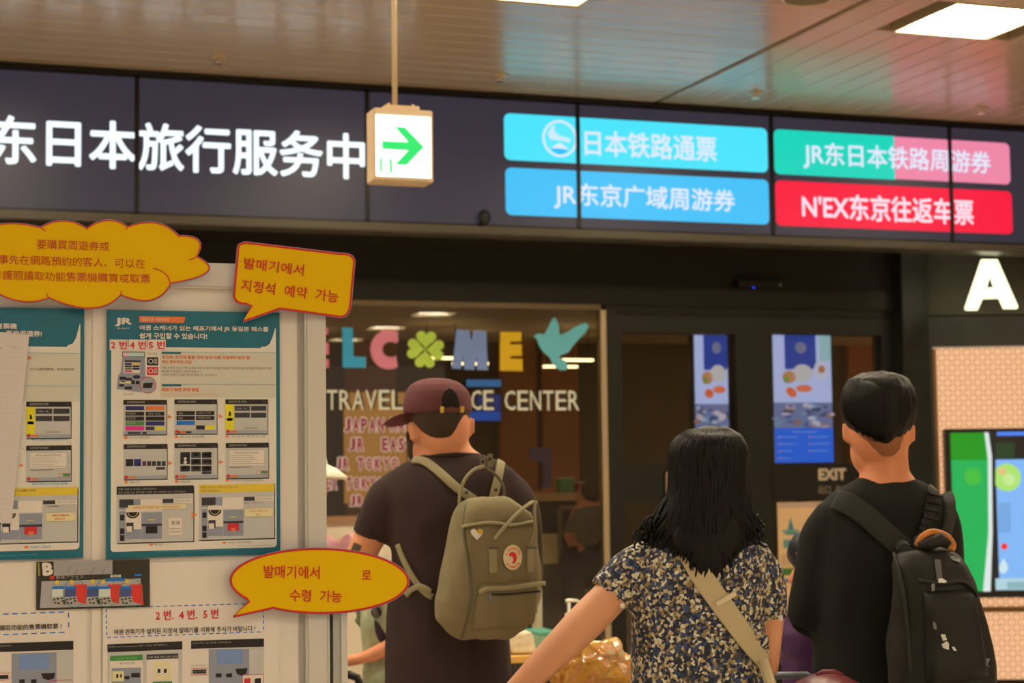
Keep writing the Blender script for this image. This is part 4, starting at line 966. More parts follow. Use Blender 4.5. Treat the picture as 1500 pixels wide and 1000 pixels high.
for y0, m in ((462, c_blk), (540, c_red)): pr.rect(*F6(363, y0), *F6(453, y0 + 66), m, 'pictogram', 3); pr.disc(*F6(393, y0 + 33), 3.6, c_wht, 'pictogram', 4, 16, ring=.25); pr.rect(*F6(418, y0 + 14), *F6(444, y0 + 30), c_lt, 'pictogram', 4); pr.rect(*F6(418, y0 + 36), *F6(444, y0 + 52), c_lt, 'pictogram', 4)
thumb(pr, F7, 170, 142, 520, 425, 1, False); thumb(pr, F7, 585, 138, 930, 420, 2); thumb(pr, F7, 1000, 138, 1342, 418, 3); thumb(pr, F7, 172, 503, 525, 790, 4); thumb(pr, F7, 585, 495, 935, 785, 5); thumb(pr, F7, 1003, 493, 1350, 780, 6)
for x, y in ((550, 280), (966, 276), (553, 655), (968, 648)): tri(pr, F7, x, y)
for x, y, t in ((175, 440, '표시 개인 계정을 선택'), (588, 434, '화면 스위치 탭 인원 전체'), (1003, 430, '사전 구입 예약 교환 인증 번호 입력'), (178, 802, '인원을 선택'), (590, 798, '인원을 선택'), (1003, 788, '내용 확인 후 여권을 터치 하십시오')):
    pr.rect(*F7(x, y), *F7(x + 28, y + 18), c_org, 'step_label', 3); pr.text(t, *F7(x + 40, y), *F7(x + 40 + 14 * len(t), y + 18), c_txt, res=1)
def bigcard(pr, F, x0, y0, x1, y1, hdr, txt, txtc, red):
    pr = pr.sub('machine_picture', c_gry, *F(x0, y0), *F(x1, y1)); w, h = x1 - x0, y1 - y0; R_ = lambda a, b, c, d, m, lv=3, nm='machine_picture': pr.rect(*F(x0 + w * a, y0 + h * b), *F(x0 + w * c, y0 + h * d), m, nm, lv)
    R_(.01, .02, 1.012, 1.02, pm('print_soft_shadow_line', (150, 132, 104)), 1, 'picture_edge')
    R_(0, 0, 1, .145, hdr, 3, 'menu_header')
    pr.text(txt[0], *F(x0 + w * .02, y0 + h * .03), *F(x0 + w * .52, y0 + h * .07), txtc, 4, res=1); pr.text(txt[1], *F(x0 + w * .02, y0 + h * .09), *F(x0 + w * (.9 if hdr is c_blk else .28), y0 + h * .13), txtc, 4, res=1)
    R_(.035, .23, .31, .40, c_lil); R_(.035, .23, .22, .37, c_slate, 4); R_(.31, .23, .59, .44, c_crm); R_(.6, .22, .74, .29, c_slate); R_(.745, .22, .99, .29, c_crm)
    pr.text('여권 인식 지정석', *F(x0 + w * .76, y0 + h * .235), *F(x0 + w * .97, y0 + h * .275), c_txt, 4, res=1)
    R_(.035, .44, .115, .97, c_lil); R_(.115, .44, .32, .76, c_wht); R_(.115, .76, .32, .93, c_lil); R_(.325, .46, .59, .93, c_lil); R_(.325, .66, .59, .70, c_slate, 4)
    for b in (.5, .74, .86): R_(.045, b, .1, b + .1, c_blk, 4)
    pr.disc(*F(x0 + w * .21, y0 + h * .47), w * .085 / 5.556, c_blk, 'machine_picture', 5, 20, ry=.8); pr.disc(*F(x0 + w * .21, y0 + h * .45), w * .065 / 5.556, c_lylw, 'machine_picture', 6, 20, ring=.1); R_(.12, .38, .31, .455, c_crm, 7)
    R_(.125, .64, .22, .78, c_slate, 4); R_(.13, .7, .2, .8, c_wht, 5)
    R_(.38, .7, .53, .83, c_red if red else c_blk, 5); R_(.41, .575, .5, .59, c_amb, 5)
    if red: pr.poly([F(x0 + w * .42, y0 + h * .78), F(x0 + w * .50, y0 + h * .78), F(x0 + w * .46, y0 + h * .88)], c_org, 'arrow', 6)
    pr.done()
bigcard(pr, F8, 115, 180, 740, 640, c_blk, ('현재 여권의 여권을 스캔하십시오', '여권 사진면 있는 페이지를 아래로 하여 스캔부분 또는 스캔하십시오'), c_lt, False)
bigcard(pr, F8, 785, 166, 1397, 615, c_amb, ('여권 판독이 완료되었습니다', '여권을 꺼내주십시오'), c_txt, True)
pr.rect(*F8(207, 332), *F8(676, 368), c_lylw, 'caption_box', 8); pr.text('여권을 연 상태로 잠시 기다려주십시오', *F8(245, 340), *F8(636, 362), c_red, lv=9, res=1)
pr.stroke([F8(533, 432), F8(648, 432), F8(648, 577), F8(538, 577)], .8, c_torg, 'outline', 4, True); pr.rect(*F8(536, 434), *F8(646, 575), c_crm, 'caption_box', 3)
for a, b, c_, d in ((560, 460, 590, 490), (600, 458, 630, 490), (545, 520, 635, 528), (545, 545, 635, 553)): pr.rect(*F8(a, b), *F8(c_, d), c_lt, 'printed_line', 5)
pr.text('여권을 인식했습니다', *F8(1150, 308), *F8(1305, 322), c_txt, res=1)
pr.rect(*F8(1156, 360), *F8(1383, 426), c_lylw, 'caption_box', 8); pr.text('이 필요 서류 받으면', *F8(1192, 372), *F8(1342, 388), c_red, lv=9, res=1); pr.text('완료!', *F8(1245, 400), *F8(1290, 414), c_red, lv=9, res=1)
tri(pr, F8, 750, 410, 22)
pr.rect(*F8(380, 648), *F8(410, 662), c_org, 'step_label', 3); pr.text('여권 스캔', *F8(420, 646), *F8(488, 662), c_txt, res=1); pr.rect(*F8(978, 630), *F8(1004, 644), c_org, 'step_label', 3); pr.text('여권 제거 → 이후 즉시 패스발급', *F8(1018, 628), *F8(1208, 644), c_txt, res=1)
pr.text('본 매표기 이용 안내   스크린 화면은 변경될 수 있습니다', *F8(1096, 660), *F8(1390, 670), c_txt, res=1)
pr.text('동일본여객철도 지정석 매표기 안내   EAST JAPAN RAILWAY COMPANY LIMITED', *F8(418, 704), *F8(1095, 720), c_tealtxt, res=1)
pr.done()
# ---- poster on the far panel, Chinese
G1 = lambda x, y: (x / 4.761, 440 + y / 4.761); G2 = lambda x, y: (x / 4.761, 620 + y / 4.761)
cp = empty('ticket_poster', PS1.hit(30, 820), 'teal bordered Chinese instruction poster cut by the picture edge, partly under a plain dotted sheet', 'poster', 'teal posters on the board')
sheet(PS1, -128, 448, 123.5, 824, c_teal, 'sheet', cp)
pr = Print(PS1, cp, .0002)
pr.rrect(-122, 505.8, 117.6, 811, .006, c_cream, 'inner_panel', 1, 'cd')
pr.rect(20, 517, 117, 566, c_pale, 'tinted_panel', 2); pr.rect(20, 566, 117, 588, c_pale, 'tinted_panel', 2)
pr.poly([G1(556, 165), G1(560, 165), G1(560, 330), G1(470, 330), G1(470, 312), G1(505, 302), G1(530, 262)], c_cream, 'inner_panel', 2)
pr.text('售票機', *G1(-30, 157), *G1(118, 198), c_wht, bold=.03); pr.text('享用周遊券!', *G1(40, 208), *G1(292, 250), c_wht, bold=.03)
pr.rect(*G1(40, 363), *G1(556, 366), c_tealtxt, 'thin_line', 3); pr.rect(*G1(40, 594), *G1(556, 597), c_tealtxt, 'thin_line', 3)
pr.text('便夜', *G1(160, 388), *G1(220, 412), c_org, bold=.03); pr.text('可輕鬆購票，也可以購買鐵路、新幹線車票', *G1(60, 468), *G1(516, 488), c_txt, res=1)
GT = lambda x, y: G1(x, y)
thumb(pr, GT, 182, 706, 494, 960, 3); pr.text('事先選好的兌換方式', *G1(218, 966), *G1(478, 978), c_tealtxt, res=1)
thumb(pr, G2, 182, 155, 495, 403, 6)
pr.text('確認購買內容後選擇', *G2(222, 414), *G2(472, 430), c_tealtxt, res=1); tri(pr, G2, 152, 292, 13)
bigcard(pr, lambda x, y: G2(x, y), -60, 452, 540, 838, c_amb, ('請取回護照', '請注意'), c_txt, True)
pr.text('已讀取護照', *G2(314, 572), *G2(412, 585), c_txt, res=1); pr.rect(*G2(320, 625), *G2(526, 682), c_lylw, 'caption_box', 8); pr.text('請取走護照後', *G2(362, 634), *G2(482, 650), c_red, lv=9, res=1); pr.text('等候發券', *G2(380, 658), *G2(452, 672), c_red, lv=9, res=1)
pr.rect(*G2(170, 856), *G2(198, 870), c_org, 'step_label', 3); pr.text('取回護照 → 等候出票', *G2(210, 854), *G2(355, 872), c_tealtxt, res=1); pr.text('本圖僅供參考    實際畫面可能變更', *G2(314, 884), *G2(538, 894), c_txt, res=1)
pr.text('EAST JAPAN RAILWAY COMPANY LIMITED', *G2(-40, 918), *G2(262, 932), c_tealtxt, res=1)
pr.done()
# dotted sheet hanging over it
PSH = Plane((0, YB - .012, 0), (0, -1, 0))
r = empty('dotted_sheet', PSH.hit(10, 766), 'plain off white paper sheet with faint dots hanging over the left teal poster', 'paper')
pts = [(-60, 481), (43, 489.5), (41, 512), (36, 560), (29, 640), (17, 766), (-60, 763)]
w = [PSH.hit(*q) for q in pts]; fr = []
MB().prism(w, (0, .0012, 0)).build('paper', pm('off_white_paper', (186, 160, 130)), r)
pr = Print(PSH, r, .0001); dm = pm('faint_dot', (164, 140, 110))
for i in range(8):
    for j in range(30):
        x, y = -2 + i * 5 + .0, 516 + j * 8.2
        if x < 41 - (y - 500) * .095 - 4: pr.disc(x - (y - 516) * .03, y, .75, dm, 'printed_dots', 1, 6)
pr.text('年 月 日 時刻', -12, 508.5, 4, 511, c_txt, res=1); pr.stroke([(7, 506), (14, 506.5), (20, 507), (24, 506), (21, 511), (18, 507), (30, 511)], .5, c_lt, 'pencil_mark', 2); pr.done()
# photograph with the letter B
PPH = YP(YB - .006)
H_ = lambda x, y: (40 + x / 7.895, 810 + y / 7.895)
r = empty('machine_photo', PPH.hit(136, 890), 'printed photo of a row of ticket machines under a letter B, three ringed in green', 'photo')
MB().prism([PPH.hit(*H_(*q)) for q in ((105, 100), (1415, 70), (1418, 620), (103, 658))], (0, .0008, 0)).build('print', pm('photo_dark', (44, 38, 24)), r)
pr = Print(PPH, r, .0001)
def hp(pts, m, nm='photo_area', lv=1): pr.poly([H_(*q) for q in pts], m, nm, lv)
hp([(305, 95), (985, 80), (985, 240), (305, 262)], pm('photo_grey_wall', (140, 124, 104))); hp([(165, 325), (1310, 290), (1330, 600), (145, 635)], pm('photo_counter', (150, 132, 112)))
hp([(120, 110), (140, 110), (150, 260), (125, 262)], pm('photo_olive', (120, 112, 40)))
pr.qtext('B', H_(168, 108), H_(295, 106), H_(180, 262), H_(300, 258), pm('photo_letter', (206, 192, 160)), bold=.06, lv=4)
hp([(262, 262), (312, 260), (312, 300), (262, 304)], c_red, lv=3); pr.qtext('簡易アクセス', H_(330, 262), H_(650, 250), H_(330, 300), H_(650, 290), c_lt, lv=3, res=1); pr.qtext('新幹線', H_(960, 248), H_(1085, 244), H_(960, 284), H_(1085, 280), c_wht, lv=3, res=1, bold=.03)
hp([(900, 290), (1140, 282), (1125, 320), (905, 325)], c_blu, lv=2); hp([(1240, 242), (1320, 238), (1320, 262), (1240, 266)], c_blu, lv=2)
for x in (345, 510, 755, 875, 1150): pr.disc(*H_(x, 335 - (x - 345) * .02), 3.2, c_amb, 'photo_area', 3, 10)
for x, y in ((490, 170), (760, 190), (880, 200), (560, 210)): pr.stroke([H_(x - 20, y + 50), H_(x, y), H_(x + 25, y - 20)], .5, c_slate, 'photo_twig', 2)
for x, red in ((290, 0), (435, 1), (695, 0), (830, 1), (1075, 1)):
    if red: hp([(x + 100, 362), (x + 255, 358), (x + 270, 600), (x + 150, 560)], pm('photo_red', (196, 44, 30)), lv=2)
    hp([(x, 385), (x + 135, 380), (x + 130, 412), (x, 415)], c_blu, lv=3); hp([(x, 415), (x + 132, 410), (x + 128, 500), (x - 6, 505)], pm('photo_screen_%d' % (x % 2), ((60, 66, 92), (180, 176, 160))[x in (290, 830)]), lv=3); hp([(x - 8, 505), (x + 128, 500), (x + 150, 590), (x - 20, 600)], c_lt, lv=3)
    for a, b in ((10, 530), (50, 520), (95, 515), (20, 565), (60, 570), (105, 545)): hp([(x + a, b), (x + a + 26, b - 2), (x + a + 28, b + 14), (x + a, b + 16)], c_blk, lv=4)
for x, rx in ((548, 130), (915, 128), (1205, 130)): pr.stroke([H_(x + rx * math.cos(t / 16 * math.pi), 460 + 165 * math.sin(t / 16 * math.pi)) for t in range(32)], .7, pm('photo_green_ring', (40, 104, 60)), 'green_ring', 6, True)
pr.done()
# lower instruction sheets
PS2 = YP(YB - .0008)
q1 = lambda x, y: (x / 5, 800 + y / 5); q2 = lambda x, y: (150 + x / 5.556, 900 + y / 5.556)
r = empty('instruction_sheet', PS2.hit(270, 1000), 'cream instruction sheet with a blue dashed box and red Korean numbers low on the board', 'sheet', 'cream sheets low on the board')
sheet(PS2, 151, 826, 408, 1120, pm('sheet_paper', (200, 172, 134)), 'sheet', r); pr = Print(PS2, r, .0002)
pr.dashes(156, 890, 384, 883.5, 22, c_blu, th=1.3); pr.dashes(155.5, 892, 156.5, 933, 5, c_blu, th=1.5); pr.dashes(156.5, 933.5, 386, 925, 23, c_blu, th=1.3); pr.dashes(386, 884, 386, 925, 5, c_blu, th=1.5)
pr.qtext('2 번.  4 번.  5 번', (228, 894), (320, 891), (228, 908.5), (320, 905.5), c_red, bold=.02)
pr.qtext('여권 판독기가 설치된 지정석 발매기를 이용해 주시기 바랍니다 !', (167, 921.5), (374, 916), (167, 930), (374, 924), c_blk, bold=.012)
pr.poly([q2(40, 242), q2(650, 216), q2(650, 282), q2(42, 306)], c_blk, 'menu_header', 2); pr.qtext('현재지 View Reservation의 열차 인증을 선택해십시오.', q2(50, 256), q2(535, 236), q2(50, 270), q2(535, 250), c_lt, res=1)
pr.poly([q2(722, 212), q2(1315, 194), q2(1315, 260), q2(722, 278)], c_blk, 'menu_header', 2); pr.qtext('카드에 해당 QR 코드를 스캔하십시오', q2(730, 226), q2(1050, 216), q2(730, 240), q2(1050, 232), c_lt, res=1)
pr.poly([q2(42, 306), q2(650, 282), q2(650, 620), q2(42, 620)], c_gry, 'menu_picture', 1); pr.poly([q2(865, 280), q2(1195, 275), q2(1195, 620), q2(865, 620)], c_lil, 'menu_picture', 1); pr.poly([q2(1195, 272), q2(1315, 262), q2(1315, 620), q2(1195, 620)], c_gry, 'menu_picture', 1)
pr.poly([q2(62, 335), q2(328, 325), q2(328, 620), q2(62, 620)], c_crm, 'caption_box', 2); pr.poly([q2(62, 335), q2(328, 325), q2(328, 370), q2(62, 378)], c_grn, 'green_header', 3); pr.qtext('인터넷 예약 번호', q2(110, 350), q2(285, 344), q2(110, 364), q2(285, 358), pm('print_light_green', (130, 190, 90)), lv=4, res=1)
pr.poly([q2(360, 325), q2(618, 315), q2(618, 620), q2(360, 620)], c_crm, 'caption_box', 2); pr.poly([q2(360, 325), q2(618, 315), q2(618, 355), q2(360, 366)], c_slate, 'grey_header', 3); pr.qtext('사전 발권 코드 인식 선택', q2(370, 340), q2(608, 332), q2(370, 354), q2(608, 346), c_wht, lv=4, res=1)
pr.poly([q2(418, 388), q2(558, 384), q2(558, 526), q2(422, 530)], c_lylw, 'caption_box', 3)
for a in (442, 492): pr.poly([q2(a, 424), q2(a + 38, 422), q2(a + 38, 492), q2(a, 494)], c_crm, 'caption_box', 4); pr.poly([q2(a + 8, 442), q2(a + 30, 440), q2(a + 30, 472), q2(a + 8, 474)], c_blk, 'pictogram', 5)
pr.poly([q2(410, 545), q2(568, 540), q2(568, 570), q2(410, 575)], c_grn, 'caption_box', 4)
pr.qtext('예약 번호 입력', q2(140, 386), q2(262, 382), q2(140, 408), q2(262, 404), c_txt, res=1)
pr.poly([q2(75, 435), q2(315, 430), q2(315, 620), q2(75, 620)], c_lil, 'machine_picture', 3); pr.poly([q2(80, 460), q2(175, 458), q2(175, 540), q2(80, 542)], c_lylw, 'machine_picture', 4)
for a, b, c_, d in ((112, 485, 130, 515), (145, 485, 158, 512), (180, 500, 220, 525), (235, 475, 305, 510)): pr.poly([q2(a, b), q2(c_, b - 2), q2(c_, d), q2(a, d)], c_blk, 'machine_picture', 5)
pr.poly([q2(925, 285), q2(1140, 280), q2(1140, 395), q2(935, 402)], pm('print_dull_blue', (104, 116, 128)), 'machine_picture', 2); pr.poly([q2(1082, 440), q2(1182, 434), q2(1172, 478), q2(1130, 496), q2(1095, 482)], c_blk, 'machine_picture', 3)
for a in (922, 1008): pr.poly([q2(a, 480), q2(a + 48, 476), q2(a + 48, 508), q2(a, 510)], c_blk, 'machine_picture', 3)
pr.poly([q2(1140, 492), q2(1310, 485), q2(1310, 620), q2(1140, 620)], c_crm, 'caption_box', 3); pr.stroke([q2(1140, 620), q2(1140, 492), q2(1310, 485), q2(1310, 620)], .8, c_red, 'outline', 5)
for a in (1155, 1240): pr.poly([q2(a, 520), q2(a + 50, 516), q2(a + 50, 560), q2(a, 562)], c_blk if a > 1200 else c_red, 'pictogram', 5)
pr.poly([q2(722, 436), q2(855, 432), q2(855, 486), q2(725, 492)], c_crm, 'caption_box', 2); pr.stroke([q2(724, 438), q2(853, 434), q2(853, 486), q2(726, 490)], .7, c_red, 'outline', 5, True); pr.poly([q2(735, 448), q2(845, 445), q2(845, 477), q2(735, 480)], c_blk, 'caption_box', 4); pr.qtext('번호 코드 입력', q2(745, 456), q2(835, 453), q2(745, 470), q2(835, 467), c_lt, lv=6, res=1)
pr.qtext('예약 번호로 발매하기', q2(725, 408), q2(852, 404), q2(725, 420), q2(852, 416), c_txt, res=1)
pr.done()
r = empty('instruction_sheet', PS2.hit(50, 1000), 'cream sheet with thick blue dashes around black Chinese words, cut by the picture edge', 'sheet', 'cream sheets low on the board')
sheet(PS2, -130, 829, 128, 1120, pm('sheet_paper', (200, 172, 134)), 'sheet', r); pr = Print(PS2, r, .0002)
pr.dashes(-90, 902.5, 99, 896, 14, c_blu, th=1.6); pr.dashes(100.5, 897, 100.5, 925, 2, c_blu, th=1.6, duty=.5); pr.dashes(-90, 933, 100, 925.5, 14, c_blu, th=1.6)
pr.qtext('請使用具有護照讀取功能的售票機取票 !', (-62, 917.5), (90, 912.5), (-62, 925.5), (90, 920.5), c_blk, bold=.01)
q3 = lambda x, y: (x / 6.818, 890 + y / 6.818)
pr.poly([q3(-600, 372), q3(733, 330), q3(733, 418), q3(-600, 460)], c_blk, 'menu_header', 2); pr.qtext('掃描預約時收到的', q3(-100, 376), q3(118, 370), q3(-100, 390), q3(118, 384), c_lt, res=1)
pr.poly([q3(115, 455), q3(565, 442), q3(565, 900), q3(115, 900)], c_lil, 'menu_picture', 1); pr.poly([q3(565, 432), q3(733, 425), q3(733, 900), q3(565, 900)], c_gry, 'menu_picture', 1)
pr.poly([q3(192, 470), q3(490, 455), q3(490, 610), q3(192, 620)], pm('print_dull_blue', (104, 116, 128)), 'machine_picture', 2); pr.poly([q3(410, 655), q3(552, 648), q3(540, 705), q3(480, 722), q3(430, 705)], c_blk, 'machine_picture', 3)
for a in (192, 310): pr.poly([q3(a, 715), q3(a + 55, 712), q3(a + 55, 750), q3(a, 750)], c_blk, 'machine_picture', 3)
pr.poly([q3(-60, 655), q3(98, 650), q3(98, 718), q3(-60, 728)], c_crm, 'caption_box', 2); pr.stroke([q3(-60, 655), q3(98, 650), q3(98, 718), q3(-60, 728)], .8, c_red, 'outline', 4, True); pr.poly([q3(-40, 672), q3(84, 668), q3(84, 708), q3(-40, 712)], c_blk, 'caption_box', 3)
pr.stroke([q3(495, 780), q3(495, 728), q3(722, 718), q3(722, 780)], .8, c_red, 'outline', 4); pr.done()
# ---- yellow cut-out cards
m_yel = mat('signal_yellow_card', (236, 200, 0), rough=.6, spec=.15); m_ro = mat('card_red_ink', (208, 28, 36), rough=.45); m_lam = pm('laminate_edge', (120, 104, 104), rough=.3)
def bez(p0, a, p1, n=12):
    c = (2 * a[0] - (p0[0] + p1[0]) / 2, 2 * a[1] - (p0[1] + p1[1]) / 2)
    return [((1 - t) ** 2 * p0[0] + 2 * t * (1 - t) * c[0] + t * t * p1[0], (1 - t) ** 2 * p0[1] + 2 * t * (1 - t) * c[1] + t * t * p1[1]) for t in [k / n for k in range(n)]]
def card(name, outline, F, y, lab, rw, extra=None, group='yellow cut-out cards'):
    pl = YP(y); px = [F(*q) for q in outline]; cx = sum(p[0] for p in px) / len(px); cy = sum(p[1] for p in px) / len(px)
    r = empty(name, pl.hit(cx, max(p[1] for p in px)), lab, 'sign', group)
    def off(pts, d):
        n = len(pts); out = []
        for i, p in enumerate(pts):
            a, c = pts[i - 1], pts[(i + 1) % n]; dx, dy = c[0] - a[0], c[1] - a[1]; L = math.hypot(dx, dy) or 1; out.append((p[0] + dy / L * d, p[1] - dx / L * d))
        return out
    def tri_poly(mb_obj):
        bm = bmesh.new(); bm.from_mesh(mb_obj.data); bmesh.ops.triangulate(bm, faces=bm.faces); bm.to_mesh(mb_obj.data); bm.free(); return mb_obj
    tri_poly(MB().prism([pl.hit(*q) for q in off(px, .9)], (0, .0015, 0)).build('laminate', m_lam, r))
    tri_poly(MB().prism([pl.hit(*q, .0008) for q in px], (0, .0006, 0)).build('card', m_yel, r))
    pr = Print(pl, r, .001); pr.stroke(off(px, -rw / 2), rw, m_ro, 'red_outline', 2, True)
    if extra: extra(pr)
    pr.done(); return r
C4 = lambda x, y: (x / 4.545, 310 + y / 4.545)
ol = bez((-160, 120), (50, 76), (268, 102)) + bez((268, 102), (425, 58), (578, 108)) + bez((578, 108), (720, 54), (850, 98)) + bez((850, 98), (1040, 72), (1192, 158)) + bez((1192, 158), (1325, 190), (1312, 296)) + bez((1312, 296), (1385, 400), (1140, 478)) + bez((1140, 478), (1010, 590), (805, 556)) + bez((805, 556), (610, 645), (325, 575)) + bez((325, 575), (140, 600), (-60, 520)) + bez((-60, 520), (-220, 420), (-250, 300)) + bez((-250, 300), (-260, 160), (-160, 120))
def cl(pr):
    for s_ in ([(262, 102), (285, 115), (305, 130)], [(578, 118), (590, 100), (610, 88)], [(838, 118), (855, 98), (880, 86)], [(1185, 168), (1200, 156)], [(1255, 322), (1290, 312), (1318, 292)], [(1018, 376), (1070, 390), (1115, 425), (1135, 478)], [(800, 560), (806, 545), (808, 525)], [(308, 543), (320, 565), (345, 582)]): pr.stroke([C4(*q) for q in s_], 1.4, m_ro, 'red_curl', 3)
    mt = mat('card_text_red', (196, 60, 20), rough=.5)
    pr.qtext('要購買周遊券或', C4(245, 183), C4(728, 200), C4(245, 248), C4(728, 262), mt); pr.qtext('事先在網路預約的客人、可以在', C4(-8, 285), C4(966, 315), C4(-8, 348), C4(966, 378), mt)
    pr.qtext('請到具有護照讀取功能售票機購買或取票', C4(-265, 382), C4(1000, 416), C4(-265, 445), C4(1000, 478), mt)
card('cloud_sign', ol, C4, YB - .034, 'yellow cloud shaped card with red Chinese lines stuck over the top of the board', 1.7, cl)
C5 = lambda x, y: (300 + x / 4.545, 310 + y / 4.545)
ol = bez((215, 270), (230, 215), (290, 202), 6) + [(290, 202), (620, 242)] + bez((900, 275), (985, 295), (998, 370), 6) + [(996, 380)] + bez((975, 620), (945, 690), (880, 702), 6) + [(870, 700), (500, 650), (252, 736), (310, 622)] + bez((270, 618), (205, 595), (190, 530), 6)
ol = ol[::-1][::-1]
def sb(pr):
    mt = mat('card_text_red2', (206, 44, 30), rough=.5)
    pr.qtext('발매기에서', C5(265, 303), C5(664, 352), C5(257, 378), C5(656, 430), mt, bold=.012); pr.qtext('지정석  예약  가능', C5(248, 448), C5(893, 530), C5(238, 528), C5(886, 608), mt, bold=.012)
card('speech_bubble_sign', ol, C5, YB - .03, 'yellow rounded speech bubble card with red Korean words at the upper corner of the board', 2.8, sb)
C6 = lambda x, y: (240 + x / 3.947, 800 + y / 3.947)
def el(a): return (900 + 518 * math.cos(math.radians(a)), 200 - 190 * math.sin(math.radians(a)) + (900 - 900) * 0)
ol = [el(a) for a in range(216, -1, -6)] + [el(a) for a in range(-6, -121, -6)] + [(640, 360), (400, 414), (492, 316)]
ol = [(x, y + (x - 900) * .006) for x, y in ol]
def ov_(pr):
    mt = mat('card_text_red2', (206, 44, 30), rough=.5)
    pr.qtext('발매기에서', C6(578, 107), C6(902, 115), C6(576, 182), C6(900, 190), mt, bold=.012); pr.qtext('로', C6(1145, 138), C6(1200, 139), C6(1145, 191), C6(1200, 192), mt, bold=.012); pr.qtext('수령  가능', C6(730, 247), C6(1030, 255), C6(729, 318), C6(1028, 326), mt, bold=.012)
card('oval_sign', ol, C6, YB - .03, 'yellow oval speech bubble card with red Korean words sticking out low beside the brown shirt', 2.8, ov_)
# ================================================================== people and what they carry
KP = (.50, .36, .23)
def pk(n, rgb, rough=.7, **k):
    a = [min(.85, v / q) for v, q in zip(lin(rgb), KP)]
    return mat(n, tuple(255 * (12.92 * v if v <= .0031308 else 1.055 * v ** (1 / 2.4) - .055) for v in a), rough=rough, **k)
def setm(me, m): me.materials.clear(); me.materials.append(m); return me
def pel(mb, px, py, d, dd, r, turn=0, tilt=0):
    """ellipsoid at a pixel; r in metres (across, along view, up)"""
    A = RL * math.cos(turn) + FL * math.sin(turn); B = UP.cross(A); Z = UP.copy()
    if tilt: q = Matrix.Rotation(tilt, 3, B); A = q @ A; Z = q @ Z
    return mb.ell(P(px, py, d + dd), r, (A, B, Z))
def ptube(mb, pts, d, n=16, flat=1.0):
    """(px, py, radius px, depth offset)"""
    q = spline([Vector((a, b, e)) for a, b, c, e in pts], 5); rr = spline([Vector((c, 0, 0)) for a, b, c, e in pts], 5)
    return mb.tube([P(v.x, v.y, d + v.z) for v in q], [w.x * d / FPX for w in rr], n, flat)
def hand(mb, w, d, up, s=1.0, curl=.6):
    """palm, four bent fingers of different lengths and a thumb from the side of the palm"""
    d = d.normalized(); n = (up - d * up.dot(d)).normalized(); b = d.cross(n)
    mb.ell(w + d * .045 * s, (.05 * s, .04 * s, .015 * s), (d, b, n))
    mb.tube([w - d * .02, w + d * .02 * s], [.024 * s, .026 * s], 12, .75, side=b)
    for k, L in enumerate((.066, .076, .07, .055)):
        o = w + d * .078 * s + b * (.03 - .02 * k) * s; p = [o - d * .02 * s, o]; a = 0; dr = d
        for j, f in enumerate((.45, .32, .23)):
            a = curl * (.5 + .5 * j); dr = (d * math.cos(a * (j + 1) * .6) - n * math.sin(a * (j + 1) * .6)); o = o + dr * L * f * s; p.append(o)
        mb.tube(p, [.0095 * s, .0092 * s, .0085 * s, .008 * s, .006 * s], 10)
    o = w + d * .02 * s + b * .03 * s
    mb.tube([o - b * .01, o + b * .022 * s + d * .02 * s - n * .006, o + b * .034 * s + d * .048 * s - n * .014, o + b * .034 * s + d * .066 * s - n * .02], [.012 * s, .0115 * s, .0095 * s, .007 * s], 10)
def legs(root, cx, hipy, d, m_tr, m_shoe, w=.16, hem=.06):
    mb = MB(); hc = P(cx, hipy, d)
    mb.ell(hc - UP * .04, (w + .01, .12, .15), (RL, FL, UP))
    for s in (-1, 1):
        a = hc + RL * (s * w * .55) - UP * .05; k = Vector((a.x, a.y, .5)) + FL * .02 + RL * s * .01; f = Vector((a.x, a.y, hem)) + RL * s * .03
        mb.tube([a, a.lerp(k, .5), k, k.lerp(f, .5), f], [w * .56, w * .5, w * .40, w * .36, w * .34], 18)
        sh = MB(); c = Vector((f.x, f.y, .045)) + FL * .05
        sh.ell(c, (.048, .135, .045), (RL, FL, UP)); sh.box((c.x, c.y, .012), (.085, .25, .024), (RL, FL, UP))
        me = fused(sh, .009, 2); link('shoe', setm(me, m_shoe), None, root)
    link('trousers', setm(fused(mb, .014, 3), m_tr), None, root)
def head_shapes(mb, cx, cy, d, w=.076, dp=.094, h=.108, face=0.0, ears=((0, 0), (0, 0)), jaw=(0, 0)):
    """skull, jaw, brow, nose, lips and chin of a head turned by face (0 looks away from the viewer)"""
    pel(mb, cx, cy, d, 0, (w, dp, h), turn=face)
    c = P(cx, cy, d); f = FL * math.cos(face) - RL * math.sin(face); rr = RL * math.cos(face) + FL * math.sin(face)
    mb.ell(c + f * .028 - UP * .062, (.058, .068, .062), (rr, f, UP)); mb.ell(c + f * .075 - UP * .105, (.026, .022, .02), (rr, f, UP))
    mb.tube([c + f * .09 + UP * .012, c + f * .107 - UP * .02, c + f * .112 - UP * .034, c + f * .095 - UP * .042], [.008, .011, .014, .01], 10)
    mb.ell(c + f * .092 - UP * .066, (.024, .012, .006), (rr, f, UP)); mb.ell(c + f * .09 - UP * .078, (.021, .012, .007), (rr, f, UP))
    for s in (-1, 1): mb.ell(c + f * .08 + rr * s * .03 + UP * .004, (.014, .012, .009), (rr, f, UP)); mb.ell(c + f * .084 + rr * s * .03 + UP * .024, (.02, .012, .006), (rr, f, UP))
